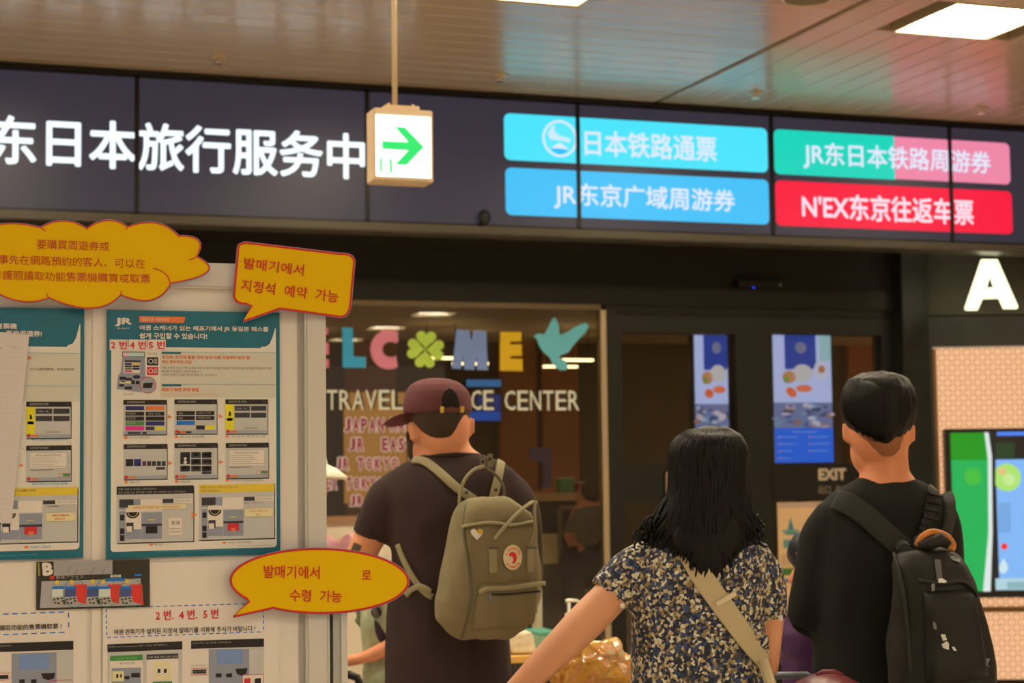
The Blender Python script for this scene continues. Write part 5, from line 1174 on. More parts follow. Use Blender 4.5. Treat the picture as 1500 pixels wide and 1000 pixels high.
def ear(mb, px, py, d, dd, h, w, lean=0.0, s=1):
    c = P(px, py, d + dd); Z = (UP + RL * lean).normalized(); X = RL * s; X = (X - Z * X.dot(Z)).normalized(); Y = Z.cross(X)
    ring_ = [c + Z * (h * math.sin(t)) + X * (w * .6 * math.cos(t) + .004) - Y * .004 for t in [math.pi * 2 * k / 16 for k in range(16)]]
    mb.tube(ring_, [.0042] * 16, 8, closed=True); mb.ell(c, (w * .75, .006, h * .85), (X, Y, Z)); mb.ell(c - Z * h * .8, (w * .55, .007, h * .3), (X, Y, Z))
def patch(t, tl, tr, br, bl, nx, ny, lift, thick, edge=0.0, fb=4.0):
    """cloth panel laid on a surface"""
    top = []; 
    for j in range(ny + 1):
        for i in range(nx + 1):
            a, b = i / nx, j / ny
            x = (tl[0] * (1 - a) + tr[0] * a) * (1 - b) + (bl[0] * (1 - a) + br[0] * a) * b; y = (tl[1] * (1 - a) + tr[1] * a) * (1 - b) + (bl[1] * (1 - a) + br[1] * a) * b
            e = min(a, 1 - a) * nx; g = min(b, 1 - b) * ny; bulge = edge * min(1, e / 1.5) * min(1, g / 1.5)
            p, n = drape(t, x, y, lift, fb); top.append((p + n * bulge, n))
    mb = MB(); N = len(top); mb.v = [p for p, n in top] + [p - n * thick for p, n in top]; W_ = nx + 1
    for j in range(ny):
        for i in range(nx):
            q = j * W_ + i; mb.f.append((q, q + 1, q + W_ + 1, q + W_)); mb.f.append((N + q, N + q + W_, N + q + W_ + 1, N + q + 1))
    bd = [i for i in range(W_)] + [j * W_ + nx for j in range(1, ny + 1)] + [ny * W_ + i for i in range(nx - 1, -1, -1)] + [j * W_ for j in range(ny - 1, 0, -1)]
    for a, b in zip(bd, bd[1:] + bd[:1]): mb.f.append((a, b, N + b, N + a))
    return mb
class Decal:
    def __init__(s, t, px, py, lift, d):
        s.o, s.n = drape(t, px, py, lift, d); s.u = UP.cross(s.n).normalized(); s.v = s.n.cross(s.u); s.s = d / FPX
    def pt(s, x, y, l=0): return s.o + s.u * x * s.s + s.v * y * s.s + s.n * l
    def disc(s, r, ry=1, n=32, l=0, r0=0): 
        ps = [s.pt(r * math.cos(2 * math.pi * k / n), ry * r * math.sin(2 * math.pi * k / n), l) for k in range(n)]
        return MB().prism(ps, s.n * -.0012)
    def poly(s, pts, l=0): return MB().prism([s.pt(x, y, l) for x, y in pts], s.n * -.0008)
folds = lambda a, f1, f2: (lambda co, n: a * (noise.noise(Vector((co.x * f1, co.y * f1, co.z * f2))) + .5 * noise.noise(Vector((co.x * f1 * 2.3, co.y * f1 * 2.3, co.z * f2 * 2.1)))))
m_skin = pk('skin_warm', (176, 104, 62), rough=.5, noise_amt=.06, noise_scale=14); m_skin2 = pk('skin_tan', (162, 102, 63), rough=.5, noise_amt=.05, noise_scale=12); m_skin3 = pk('skin_light_brown', (168, 96, 56), rough=.5, noise_amt=.05)  # overall skin tones with slight random mottling
m_brown = pk('brown_jersey', (43, 27, 20), rough=.9, noise_amt=.12, noise_scale=40, bump=.25, bscale=500)
m_blackc = pk('black_jersey', (17, 16, 11), rough=.95, noise_amt=.2, noise_scale=20)
m_hair = pk('near_black_hair', (10, 8, 6), rough=.5, spec=.22, noise_amt=.3, noise_scale=60); m_hairb = pk('dark_brown_hair', (44, 28, 17), rough=.6, noise_amt=.35, noise_scale=180)
m_jean = pk('dark_denim', (34, 38, 48), rough=.9); m_shoe = pk('dark_shoe', (26, 24, 22), rough=.6)
# ------------------------------------------------------------------ the man in the brown shirt and cap
d = 4.2
r1 = empty('person', Vector((P(657, 900, d).x, P(657, 900, d).y, 0)), 'person in a maroon cap and dark brown T-shirt, seen from behind', 'person')
b = MB(); head_shapes(b, 647, 622, d, .061, .086, .1, face=.55)
ear(b, 606, 631, d, -.032, .026, .015, -.15, -1); ear(b, 689, 624, d, .0, .022, .012, .1, 1)
b.loft([(645, 622, 30, .055), (650, 640, 33, .058), (654, 656, 37, .06), (660, 674, 56, .06), (660, 690, 84, .07), (660, 720, 100, .085), (660, 800, 78, .09), (658, 1000, 78, .1), (658, 1030, 70, .09)], d)
ptube(b, [(584, 718, 30, 0), (560, 755, 26, 0), (542, 786, 23.5, 0), (530, 812, 22.5, 0), (522, 846, 21, .02)], d); ptube(b, [(523, 842, 20.5, .02), (518, 852, 19, .12), (520, 842, 15, .25)], d)
hand(b, P(521, 840, d + .26), FL * .8 + RL * .3 + UP * .2, UP, 1.0)
ptube(b, [(740, 718, 30, 0), (752, 770, 26, 0), (755, 820, 22, .02), (752, 850, 20, .05)], d); ptube(b, [(752, 846, 20, .05), (742, 850, 18, .15), (725, 840, 14, .27)], d)
hand(b, P(722, 838, d + .28), FL * .7 - RL * .5 + UP * .2, UP, 1.0)
body = fused(b, .007, 3); link('body', setm(body, m_skin), None, r1)
b = MB()
b.loft([(655, 664, 40, .062), (658, 669, 54, .068), (661, 678, 74, .078), (662, 690, 94, .092), (661, 706, 99, .104), (661, 726, 104, .112), (661, 760, 98, .12), (663, 800, 92, .122), (661, 850, 91, .12), (658, 900, 91, .12), (657, 950, 92, .124), (657, 1010, 95, .13), (657, 1045, 97, .132)], d)
ptube(b, [(594, 712, 34, 0), (574, 732, 37, 0), (557, 758, 32, 0), (546, 776, 28.5, 0), (540, 788, 27, 0)], d); ptube(b, [(728, 712, 34, 0), (747, 735, 39, 0), (754, 765, 37, .0), (756, 808, 33, .02)], d)
shirt = fused(b, .008, 4, folds(.007, 9, 5)); link('shirt', setm(shirt, m_brown), None, r1)
cb = MB(); cb.tube([P(x, y, d + e) for x, y, e in [(607, 672, .0), (620, 670, -.045), (645, 667, -.066), (672, 665, -.064), (698, 666, -.03), (708, 670, 0)]], .0045, 8); cb.build('collar', m_brown, r1, True)
hb = MB(); hb.loft([(645, 590, 46, .09), (645, 604, 44, .094, -.002), (647, 616, 41, .093, -.003), (649, 627, 37, .088, -.004), (651, 635, 32, .082, -.005), (652, 642, 25, .074, -.006)], d, 40); link('hair', setm(fused(hb, .006, 3), m_hairb), None, r1)
bb = MB(); pel(bb, 609, 658, d, .045, (.022, .03, .034)); pel(bb, 604, 640, d, .06, (.016, .028, .03)); link('beard', setm(fused(bb, .006, 2), m_hairb), None, r1)
m_cap = pk('maroon_cap_cotton', (80, 40, 34), rough=.9, noise_amt=.12, noise_scale=60, bump=.3, bscale=600)
cp_ = MB(); cp_.loft([(641, 605, 50, .094, .0), (641, 596, 50.5, .098), (641, 584, 49.5, .099), (640, 573, 46, .094), (639, 564, 39, .082), (639, 558, 29, .062), (638, 554.5, 16, .036), (638, 553.5, 4, .01)], d, 48)
capm = fused(cp_, .005, 2); cap = link('cap', setm(capm, m_cap), None, r1); ct_ = bvh(capm)
br = MB(); fdir = (-RL * .92 + FL * .38 - UP * .42).normalized(); sd_ = UP.cross(fdir).normalized(); upb = fdir.cross(sd_) * -1
br.ell(P(593, 613, d + .03), (.052, .078, .007), (fdir, sd_, fdir.cross(sd_))); link('cap_brim', setm(fused(br, .005, 2), m_cap), None, cap)
op = MB(); pts = [(647, 600), (647, 584), (650, 575), (657, 569), (664, 572), (669, 579), (672, 590), (673, 600)]
g = [drape(ct_, x, y, .0022, d) for x, y in pts]; c_ = drape(ct_, 660, 588, .0035, d)
op.add([c_[0]] + [q[0] for q in g], [(0, i + 1, (i + 1) % 8 + 1) for i in range(8)]); op.build('cap_opening', pk('cap_opening_dark', (14, 9, 7)), cap, True)
strap_on(ct_, [(645, 599), (660, 600), (678, 599)], .011, .002, .004, fb=d).build('cap_strap', m_cap, cap)
m_gold = pk('brass', (190, 130, 40), rough=.3, metal=.6)
for x, y in ((647, 598), (674, 598)): patch(ct_, (x - 2.5, y - 3.5), (x + 2.5, y - 3.5), (x + 2.5, y + 3.5), (x - 2.5, y + 3.5), 2, 2, .008, .003, fb=d).build('buckle', m_gold, cap)
tt = MB(); tb = bvh(body); patch(tb, (519, 794), (530, 799), (522, 822), (510, 816), 6, 6, .001, .001, fb=d).build('tattoo', pk('tattoo_ink', (66, 50, 34)), r1)
legs(r1, 657, 1020, d, m_jean, m_shoe, .17)
# ------------------------------------------------------------------ his backpack
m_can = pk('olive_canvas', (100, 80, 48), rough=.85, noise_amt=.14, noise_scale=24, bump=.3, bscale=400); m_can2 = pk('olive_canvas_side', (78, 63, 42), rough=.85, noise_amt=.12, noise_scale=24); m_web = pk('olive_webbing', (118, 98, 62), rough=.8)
bd_ = d - .215
bp = empty('backpack', P(712, 937, bd_), 'olive canvas backpack with a round red and cream patch and a heart pin', 'backpack')
q = MB(); q.loft([(711, 729, 27, .03, 0, .5, 3), (713, 735, 42, .048, 0, .5, 3), (717, 748, 53, .06, 0, .5, 3.4), (722, 775, 62, .068, 0, .5, 3.6), (719, 830, 70, .072, 0, .5, 3.6), (713, 875, 76, .074, 0, .5, 3.4), (710, 903, 73, .073, 0, .5, 3.2), (711, 922, 60, .062, 0, .5, 2.8), (712, 935, 40, .042, 0, .5, 2.6)], bd_, 56)
bagm = fused(q, .006, 4, folds(.007, 14, 8)); link('main_compartment', setm(bagm, m_can), None, bp); bt = bvh(bagm)
patch(bt, (684, 734), (741, 729), (791, 764), (682, 772), 16, 10, .006, .008, .004, bd_).build('top_flap', m_can, bp, True)
strap_on(bt, [(682, 772), (700, 768), (722, 767), (742, 770), (760, 768), (790, 764)], .007, .006, .010, fb=bd_).build('flap_hem', m_web, bp, True)
patch(bt, (700, 857), (790, 851), (783, 915), (690, 922), 14, 10, .004, .010, .012, bd_).build('front_pocket', m_can, bp, True)
strap_on(bt, [(698, 868), (710, 861), (745, 858), (790, 853)], .010, .005, .016, fb=bd_).build('pocket_flap', m_web, bp, True)
strap_on(bt, [(712, 869), (745, 867), (784, 863)], .004, .003, .017, fb=bd_).build('zip', pk('zip_dark', (36, 30, 22)), bp)
strap_on(bt, [(711, 868), (712, 880)], .006, .003, .020, n=2, fb=bd_).build('zip_pull', pk('zip_pull_grey', (96, 90, 80)), bp)
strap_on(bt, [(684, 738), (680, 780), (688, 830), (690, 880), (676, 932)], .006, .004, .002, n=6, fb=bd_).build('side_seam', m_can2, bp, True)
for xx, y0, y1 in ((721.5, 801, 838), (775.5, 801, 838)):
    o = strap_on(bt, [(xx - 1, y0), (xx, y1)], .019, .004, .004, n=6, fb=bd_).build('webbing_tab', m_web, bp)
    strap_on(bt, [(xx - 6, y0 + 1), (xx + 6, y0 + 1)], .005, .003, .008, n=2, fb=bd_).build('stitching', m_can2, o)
dc = Decal(bt, 749, 816, .006, bd_); m_crp = pk('patch_cream', (186, 146, 96)); m_rdp = pk('patch_red', (172, 32, 30))
em = dc.disc(16.5, 1.1).build('round_patch', m_crp, bp)
pr_ = MB()
pts = [(-7, 3), (-5, 6.5), (-1, 7.5), (4, 6), (7, 1), (6, -4), (2, -8), (-2, -7.5), (1, -4), (0, 0), (-3, 2.5), (-5, 1)]
pr_.v, pr_.f = [], []; fox = dc.poly([(x, y * 1.1) for x, y in pts], .0012)
for word, r0_, a0, a1, flip in (('FJÄLLRÄVEN', 12.2, 158, 22, 1), ('KÅNKEN', 12.6, 222, 318, -1)):
    for k, ch in enumerate(word):
        w_ = math.radians(a0 + (a1 - a0) * k / (len(word) - 1)); vs, fs, asp = text_geo(ch, .05, 2)
        ur = Vector((math.cos(w_), math.sin(w_) * 1.1)); tg = Vector((math.sin(w_), -math.cos(w_))) * flip; h_ = 3.4; ww = min(3.2, h_ * asp)
        fox.add([dc.pt(*(ur * r0_ + tg * ((a - .5) * ww) + Vector((math.cos(w_), math.sin(w_))) * ((c - .5) * h_ * flip)), .0014 + e) for a, c, e in vs], fs)
o = fox.build('patch_print', m_rdp, em); o['kind'] = 'stuff'
hd = Decal(bt, 699, 781, .010, bd_)
hp_ = [(0, -9), (-8, -1), (-9, 4), (-6, 7), (-2, 6), (0, 3), (3, 7), (7, 6), (9, 2), (6, -3)]
pin = hd.poly([(x, y) for x, y in hp_]).build('heart_pin', pk('pin_white', (196, 184, 170), rough=.3), bp)
hd.poly([(0, 3), (3, 6.4), (6.5, 5.6), (8.2, 2), (6, -1.5), (1, 1)], .0012).build('pin_orange', pk('pin_orange', (206, 120, 30), rough=.3), pin)
def bp_tube(name, pts, r, m, flat=1.0, par=None):
    q_ = spline([Vector(p) for p in pts], 8); return MB().tube([P(v.x, v.y, bd_ + v.z) for v in q_], r, 10, flat).build(name, m, par or bp, True)
bp_tube('handle', [(673, 742, -.02), (674, 722, -.02), (681, 702, -.015), (694, 688, -.01), (708, 683, 0)], .0042, m_web)
bp_tube('handle', [(738, 734, .03), (738, 716, .03), (732, 702, .03), (722, 692, .02), (712, 686, .01)], .0036, m_can2)
for (x, y, h_) in ((707.5, 678, 14), (718, 674, 20)):
    c0_ = P(x, y, bd_ + .0); o = MB().box(c0_, (.013, .004, h_ * bd_ / FPX), (RL, FL, UP)).build('snap_tab', m_can, bp, bevel=.0015)
    c1_ = P(x, y - 2, bd_ - .004); MB().ell(c1_, (.0045, .003, .0045), (RL, FL, UP), 12, 8).build('snap', pk('snap_dark', (34, 26, 18), rough=.3), o)
st = bvh(shirt)
strap_on(st, [(606, 676), (618, 676), (632, 683), (652, 700), (672, 717), (694, 732)], .021, .006, .005, n=5, fb=d).build('shoulder_strap', m_web, bp, True)
strap_on(st, [(732, 679), (729, 694), (725, 712), (720, 732)], .021, .006, .006, n=5, fb=d).build('shoulder_strap', m_web, bp, True)
for x, y in ((682, 722), (723, 718)): patch(st, (x - 2, y - 2), (x + 2, y - 2), (x + 2, y + 2), (x - 2, y + 2), 2, 2, .012, .002, fb=d).build('rivet', pk('snap_dark', (34, 26, 18), rough=.3), bp)
strap_on(st, [(584, 797), (592, 818), (604, 842), (620, 864), (634, 874)], .015, .005, .004, n=5, fb=d).build('lower_strap', m_web, bp, True)
strap_on(st, [(598, 871), (606, 862), (620, 858), (632, 866)], .013, .005, .008, n=5, fb=d).build('lower_strap', m_web, bp, True)
bp_tube('side_cord', [(724, 790, -.10), (742, 768, -.09), (762, 748, -.06), (778, 736, -.02), (786, 735, .0)], .0042, m_web, .6)
bp_tube('side_cord', [(784, 734, -.01), (783, 752, -.03), (784, 776, -.05), (778, 800, -.06)], .004, m_can)
bp_tube('side_cord', [(786, 735, .02), (791, 760, .02), (793, 800, .03), (793, 850, .03), (784, 890, .03)], .0036, m_can2)
# ------------------------------------------------------------------ the woman in the flowered blouse
d = 3.5
r2 = empty('person', Vector((P(1028, 900, d).x, P(1028, 900, d).y, 0)), 'person with long black wavy hair and a small flowered blouse, seen from behind', 'person')
def floral():
    m = bpy.data.materials.new('small_flower_cotton'); m.use_nodes = True; nt = m.node_tree; bs = nt.nodes['Principled BSDF']; bs.inputs['Roughness'].default_value = .85
    tcn = nt.nodes.new('ShaderNodeTexCoord'); v = nt.nodes.new('ShaderNodeTexVoronoi'); v.inputs['Scale'].default_value = 165; v.inputs['Randomness'].default_value = 1
    nz = nt.nodes.new('ShaderNodeTexNoise'); nz.inputs['Scale'].default_value = 70; va = nt.nodes.new('ShaderNodeVectorMath'); va.operation = 'MULTIPLY_ADD'; va.inputs[1].default_value = (.008, .008, .008)
    nt.links.new(tcn.outputs['Object'], nz.inputs['Vector']); nt.links.new(nz.outputs['Color'], va.inputs[0]); nt.links.new(tcn.outputs['Object'], va.inputs[2]); nt.links.new(va.outputs[0], v.inputs['Vector'])
    sp_ = nt.nodes.new('ShaderNodeSeparateColor'); nt.links.new(v.outputs['Color'], sp_.inputs[0])
    rp = nt.nodes.new('ShaderNodeValToRGB'); rp.color_ramp.interpolation = 'CONSTANT'; e = rp.color_ramp.elements
    def c(rgb): return tuple(min(.85, x / q) for x, q in zip(lin(rgb), KP)) + (1,)
    e[0].position = 0; e[0].color = c((24, 26, 34)); e[1].position = .36; e[1].color = c((138, 112, 72))
    for p_, k_ in ((.52, (104, 80, 48)), (.64, (44, 50, 66)), (.77, (158, 138, 104)), (.88, (52, 46, 38))): q_ = e.new(p_); q_.color = c(k_)
    nt.links.new(sp_.outputs[0], rp.inputs[0]); nt.links.new(rp.outputs[0], bs.inputs['Base Color']); return m
m_flo = floral()
b = MB(); head_shapes(b, 1040, 704, d, .068, .085, .098)
b.loft([(1038, 720, 34, .05), (1036, 760, 34, .052), (1032, 788, 50, .06), (1030, 812, 92, .085), (1028, 850, 94, .09), (1024, 920, 88, .09), (1026, 1010, 90, .1), (1028, 1060, 94, .1)], d)
ptube(b, [(940, 824, 28, 0), (905, 862, 27, -.01), (868, 900, 28, -.03), (842, 926, 27, -.04), (808, 960, 24, -.04), (770, 998, 20, -.02), (722, 1046, 15, 0)], d)
hand(b, P(720, 1048, d), (-RL * .7 - UP * .7), FL, .95)
ptube(b, [(1112, 826, 26, 0), (1126, 868, 23, 0), (1130, 912, 18, 0), (1127, 950, 17, .0), (1124, 982, 16.5, .02)], d); ptube(b, [(1124, 976, 16, .02), (1118, 990, 15, .1), (1108, 992, 12, .24)], d)
hand(b, P(1106, 992, d + .25), FL * .8 - RL * .3, UP, .95)
bw = fused(b, .007, 3); link('body', setm(bw, m_skin2), None, r2)
b = MB(); b.loft([(1032, 780, 42, .064), (1031, 788, 70, .078), (1031, 797, 92, .09), (1030, 812, 101, .10), (1028, 840, 103, .108), (1024, 880, 100, .112), (1022, 920, 98, .112), (1024, 960, 100, .114), (1028, 1000, 104, .12), (1030, 1060, 112, .13)], d)
b2 = MB()
def sleeve(mb, pts, dd, frill, n=40):
    q_ = spline([Vector((a, c, 0)) for a, c, r_ in pts], 4); rr_ = [v.x for v in spline([Vector((r_, 0, 0)) for a, c, r_ in pts], 4)]
    k0 = len(mb.v); m_ = len(q_)
    for i, v in enumerate(q_):
        t = (q_[min(i + 1, m_ - 1)] - q_[max(i - 1, 0)]).normalized(); nx_ = Vector((-t.y, t.x, 0)); amp = frill * max(0, (i - m_ * .55) / (m_ * .45))
        for j in range(n):
            w_ = 2 * math.pi * j / n; r_ = rr_[i] * (1 + .0 * amp); rip = amp * math.sin(w_ * 9 + i)
            px_ = v.x + nx_.x * math.cos(w_) * r_ + t.x * rip * .8; py_ = v.y + nx_.y * math.cos(w_) * r_ + t.y * rip * .8
            mb.v.append(P(px_, py_, d + dd + math.sin(w_) * (r_ + rip) * d / FPX))
    for i in range(m_ - 1):
        for j in range(n): mb.f.append((k0 + i * n + j, k0 + i * n + (j + 1) % n, k0 + (i + 1) * n + (j + 1) % n, k0 + (i + 1) * n + j))
    mb.f.append(tuple(k0 + j for j in range(n))); mb.f.append(tuple(k0 + (m_ - 1) * n + j for j in range(n - 1, -1, -1)))
sleeve(b, [(962, 812, 24), (940, 826, 33), (918, 848, 36), (897, 874, 37)], -.005, 4.5)
sleeve(b, [(1102, 812, 24), (1116, 840, 29), (1125, 870, 27), (1130, 908, 22)], 0, 3.5)
bl = fused(b, .0065, 2, folds(.006, 10, 6)); link('blouse', setm(bl, m_flo), None, r2); wt = bvh(bl)
q = MB()
for s_ in range(3): pel(q, 1110 + s_ * 3, 925 + s_ * 14, d, -.075 + .02 * s_, (.016, .014, .02))
link('ruffle', setm(fused(q, .005, 1, folds(.006, 60, 60)), m_flo), None, r2)
for x, y, dd in ((912, 887, -.05), (1143, 906, -.02)): MB().ell(P(x, y, d - .055 if x < 1000 else d - .02), .0055, None, 12, 8).build('pearl_button', pk('pearl', (196, 176, 146), rough=.3), r2, True)
# hair: a volume with separate locks laid over it
hv = MB(); hv.loft([(1043, 624, 8, .02), (1043, 627, 26, .05), (1042, 636, 42, .08), (1041, 652, 52, .098), (1040, 675, 58, .108), (1039, 705, 60, .11), (1038, 735, 62, .105, -.005), (1036, 762, 68, .095, -.02), (1034, 786, 68, .08, -.04), (1036, 808, 50, .06, -.058), (1037, 830, 34, .042, -.072), (1038, 848, 20, .026, -.08)], d, 56)
hairm = fused(hv, .006, 2, lambda co, n: .004 * noise.noise(Vector((co.x * 55, co.y * 55, co.z * 5)))); hair = link('hair', setm(hairm, m_hair), None, r2)
lk = MB(); rr = random.Random(11)
def bot(x):
    T_ = [(938, 786), (955, 806), (975, 806), (1000, 822), (1018, 846), (1040, 856), (1060, 848), (1078, 816), (1098, 800), (1118, 788)]
    for (a, ya), (c, yc) in zip(T_, T_[1:]):
        if x <= c: return ya + (yc - ya) * (x - a) / (c - a)
    return 788
for k in range(230):
    xb = 940 + 178 * (k + rr.random()) / 230; u = max(-1, min(1, (xb - 1036) / 92)); yb = bot(xb) - 26 * rr.random() ** 2; back = rr.random() < .15
    s_ = math.sqrt(max(0, 1 - u * u)); ph = rr.random() * 6.28; pts = []
    for t in [i / 13 for i in range(14)]:
        y = 630 + (yb - 630) * t; wid = 60 if y > 665 else 60 * math.sqrt(max(.04, 1 - ((665 - y) / 41) ** 2)); xs_ = 1040 + u * wid * .98
        if y > 720: q_ = ((y - 720) / (max(yb, 760) - 720)); xs_ = xs_ + (xb - xs_) * min(1, q_ ** 1.3)
        wv = max(0, (t - .5)) * 5 * (1 + abs(u)); xs_ += wv * math.sin(t * 17 + ph)
        dep = -(.112 * s_ * min(1, wid / 60 + .1) + .002) - (.0 if y < 740 else 0) + (.0 if y < 760 else .012 * (t - .6)); pts.append(P(xs_, y, d + dep + .004 * math.sin(t * 13 + ph)))
    lk.tube(pts, [.0035] + [.0042] * 9 + [.0038, .0032, .0024, .001], 5)
for k in range(26):                                  # loose curled ends
    left = k < 18; x0 = 968 - 26 * rr.random() if left else 1100 + 12 * rr.random(); y0 = 752 + 30 * rr.random(); pts = []
    for t in range(11): a_ = t / 10; pts.append(P(x0 + (-14 if left else 9) * a_ + 5 * math.sin(a_ * 9 + k), y0 + 22 * a_ + 4 * math.cos(a_ * 9 + k), d - .045 + .01 * math.sin(a_ * 7 + k)))
    lk.tube(pts, [.003] * 8 + [.0022, .0015, .0006], 5)
o = lk.build('hair_locks', m_hair, hair, True); o['kind'] = 'stuff'
m_tan = pk('tan_strap', (142, 116, 76), rough=.8, noise_amt=.05)
o = strap_on(wt, [(1000, 792), (1016, 822), (1034, 852), (1056, 884), (1080, 918), (1103, 950), (1122, 976)], .043, .004, .004, n=6, fb=d)
sb_ = empty('crossbody_bag', P(1112, 1040, d - .1), 'tan crossbody bag strap lying across the flowered blouse', 'bag'); sbo = o.build('strap', m_tan, sb_, True)
strap_on(wt, [(1047, 884), (1060, 876), (1074, 867)], .010, .005, .010, n=3, fb=d).build('strap_slider', pk('tan_slider', (160, 136, 96)), sb_)
q = MB(); q.loft([(1150, 1020, 40, .03, -.17, 0, 3), (1150, 1030, 55, .04, -.17, 0, 3.4), (1150, 1090, 60, .04, -.17, 0, 3.4), (1150, 1110, 50, .03, -.17, 0, 3)], d); q.build('pouch', m_tan, sb_, True)
MB().tube([P(1118, 970, d - .10), P(1128, 1000, d - .15), P(1140, 1030, d - .17)], .012, 8).build('strap_end', m_tan, sb_)
legs(r2, 1028, 1050, d, pk('navy_trousers', (30, 32, 44)), m_shoe, .16)
# ------------------------------------------------------------------ the man in black
d = 4.0
r3 = empty('person', Vector((P(1295, 900, d).x, P(1295, 900, d).y, 0)), 'person with short black undercut hair and a black T-shirt, seen from behind', 'person')
b = MB(); head_shapes(b, 1287, 624, d, .072, .088, .1, face=.12)
ear(b, 1241, 634, d, .0, .022, .010, -.12, -1); ear(b, 1334, 634, d, .0, .022, .010, .12, 1)
b.loft([(1290, 630, 40, .075, .01), (1293, 650, 37, .066, .012), (1295, 668, 34, .06), (1297, 690, 34, .06), (1299, 706, 44, .064), (1297, 724, 76, .08), (1294, 760, 92, .095), (1290, 850, 88, .1), (1295, 1000, 90, .1), (1295, 1040, 84, .1)], d)
ptube(b, [(1222, 772, 26, 0), (1195, 840, 24, 0), (1186, 894, 20, .02)], d); ptube(b, [(1188, 890, 19, .02), (1192, 888, 17, .14), (1196, 860, 14, .28)], d); hand(b, P(1196, 858, d + .29), FL * .5 + UP * .6, -FL, 1.0)
ptube(b, [(1372, 760, 26, 0), (1388, 840, 22, 0), (1386, 900, 19, .03), (1370, 900, 16, .25)], d); hand(b, P(1368, 898, d + .26), FL, UP, 1.0)
bm3 = fused(b, .007, 3); link('body', setm(bm3, m_skin3), None, r3)
b = MB(); b.loft([(1297, 699, 33, .062), (1299, 704, 42, .068), (1299, 712, 58, .078), (1297, 722, 76, .09), (1295, 736, 90, .102), (1293, 756, 99, .112), (1290, 790, 102, .12), (1286, 850, 104, .124), (1290, 920, 100, .124), (1297, 1000, 104, .128), (1298, 1050, 108, .13)], d)
ptube(b, [(1228, 756, 34, 0), (1206, 788, 36, 0), (1194, 835, 33, 0), (1188, 880, 34, .01), (1184, 908, 33, .03)], d); ptube(b, [(1184, 900, 32, .03), (1196, 905, 28, .12)], d)
ptube(b, [(1362, 742, 32, 0), (1378, 776, 31, 0), (1384, 830, 29, 0), (1386, 880, 26, .02)], d)
sm3 = fused(b, .008, 3, folds(.008, 8, 5)); link('shirt', setm(sm3, m_blackc), None, r3); t3 = bvh(sm3)
hv = MB(); hv.loft([(1286, 544.5, 8, .02), (1286, 547, 26, .05), (1286, 555, 42, .078), (1286, 568, 51, .094), (1286, 585, 55, .102), (1287, 602, 55, .104), (1287, 614, 52, .102, -.002), (1288, 626, 46, .096, -.006), (1289, 637, 38, .086, -.01), (1290, 646, 28, .076, -.014), (1291, 653, 18, .066, -.018)], d, 56)
hm = fused(hv, .0055, 2, lambda co, n: .0035 * noise.noise(Vector((co.x * 70, co.y * 70, co.z * 22)))); h3 = link('hair', setm(hm, m_hair), None, r3)
q = MB(); rr = random.Random(4)
for k in range(260):
    w_ = math.pi * (1 + rr.random() * 1.0) ; x = 1287 + 52 * math.cos(w_) * (1 if rr.random() < .5 else rr.random()); pts = []; x0 = 1287 + (x - 1287) * .2; yb = 606 + 42 * math.sqrt(max(0, 1 - ((x - 1290) / 54) ** 2)) - 8 * rr.random()
    for t in [i / 7 for i in range(8)]:
        y = 548 + (yb - 548) * t; wid = 55 * math.sqrt(max(.02, 1 - ((590 - min(590, y)) / 45) ** 2)); u = (x - 1287) / 55; xx = 1287 + u * wid * (1 if y < 606 else max(.5, 1 - (y - 606) / 120)); dep = -.104 * math.sqrt(max(0, 1 - u * u)) * wid / 55 - .002
        if y > 620: dep += (y - 620) * .0006
        pts.append(P(xx, y, d + dep))
    q.tube(pts, [.0014] + [.0024] * 5 + [.0016, .0005], 4)
o = q.build('hair_strands', m_hair, h3, True); o['kind'] = 'stuff'
hf = MB(); hf.loft([(1287, 620, 46, .092, -.0), (1288, 640, 42, .09, -.0), (1289, 654, 36, .084, .0), (1290, 663, 29, .078, .001), (1291, 669, 20, .07, .002)], d); link('hair_fade', setm(fused(hf, .006, 3), pk('hair_fade', (116, 66, 36), rough=.9, noise_amt=.3, noise_scale=200)), None, r3)
legs(r3, 1297, 1030, d, pk('black_trousers', (24, 24, 24)), m_shoe, .17)
# black rucksack
rd = d - .27; m_ruck = pk('black_nylon', (17, 15, 10), rough=.6, noise_amt=.2, noise_scale=14); m_ruck2 = pk('dark_grey_nylon', (29, 26, 18), rough=.75)
rk = empty('backpack', P(1378, 1090, rd), 'black rucksack with an orange brown grab loop and cracked white marks', 'backpack')
q = MB(); q.loft([(1352, 806, 30, .03, 0, -.2, 2.6), (1356, 811, 44, .055, 0, -.2, 2.8), (1362, 828, 54, .08, 0, -.2, 3), (1368, 855, 60, .095, 0, -.2, 3), (1372, 900, 68, .105, 0, -.2, 3), (1376, 950, 74, .11, 0, -.2, 3), (1378, 1000, 76, .112, 0, -.2, 3), (1378, 1060, 74, .11, 0, -.2, 3), (1378, 1088, 60, .09, 0, -.2, 2.6)], rd, 56)
rm = fused(q, .007, 3, folds(.01, 11, 7)); link('main_compartment', setm(rm, m_ruck), None, rk); rt = bvh(rm)
patch(rt, (1352, 866), (1424, 862), (1446, 990), (1356, 1010), 12, 14, .006, .014, .02, rd).build('front_pocket', m_ruck, rk, True)
strap_on(rt, [(1346, 850), (1380, 855), (1410, 852), (1428, 872)], .008, .006, .008, n=6, fb=rd).build('piping', m_ruck2, rk, True)
strap_on(rt, [(1312, 812), (1322, 850), (1330, 910), (1334, 990)], .008, .005, .004, n=6, fb=rd).build('piping', m_ruck2, rk, True)
strap_on(rt, [(1372, 822), (1376, 850)], .012, .004, .006, n=4, fb=rd).build('zip_pull', pk('grey_pull', (70, 62, 50)), rk)
m_mark = pk('cracked_white_print', (168, 160, 138), rough=.5); m_mark2 = pk('dull_print', (86, 80, 66), rough=.5)
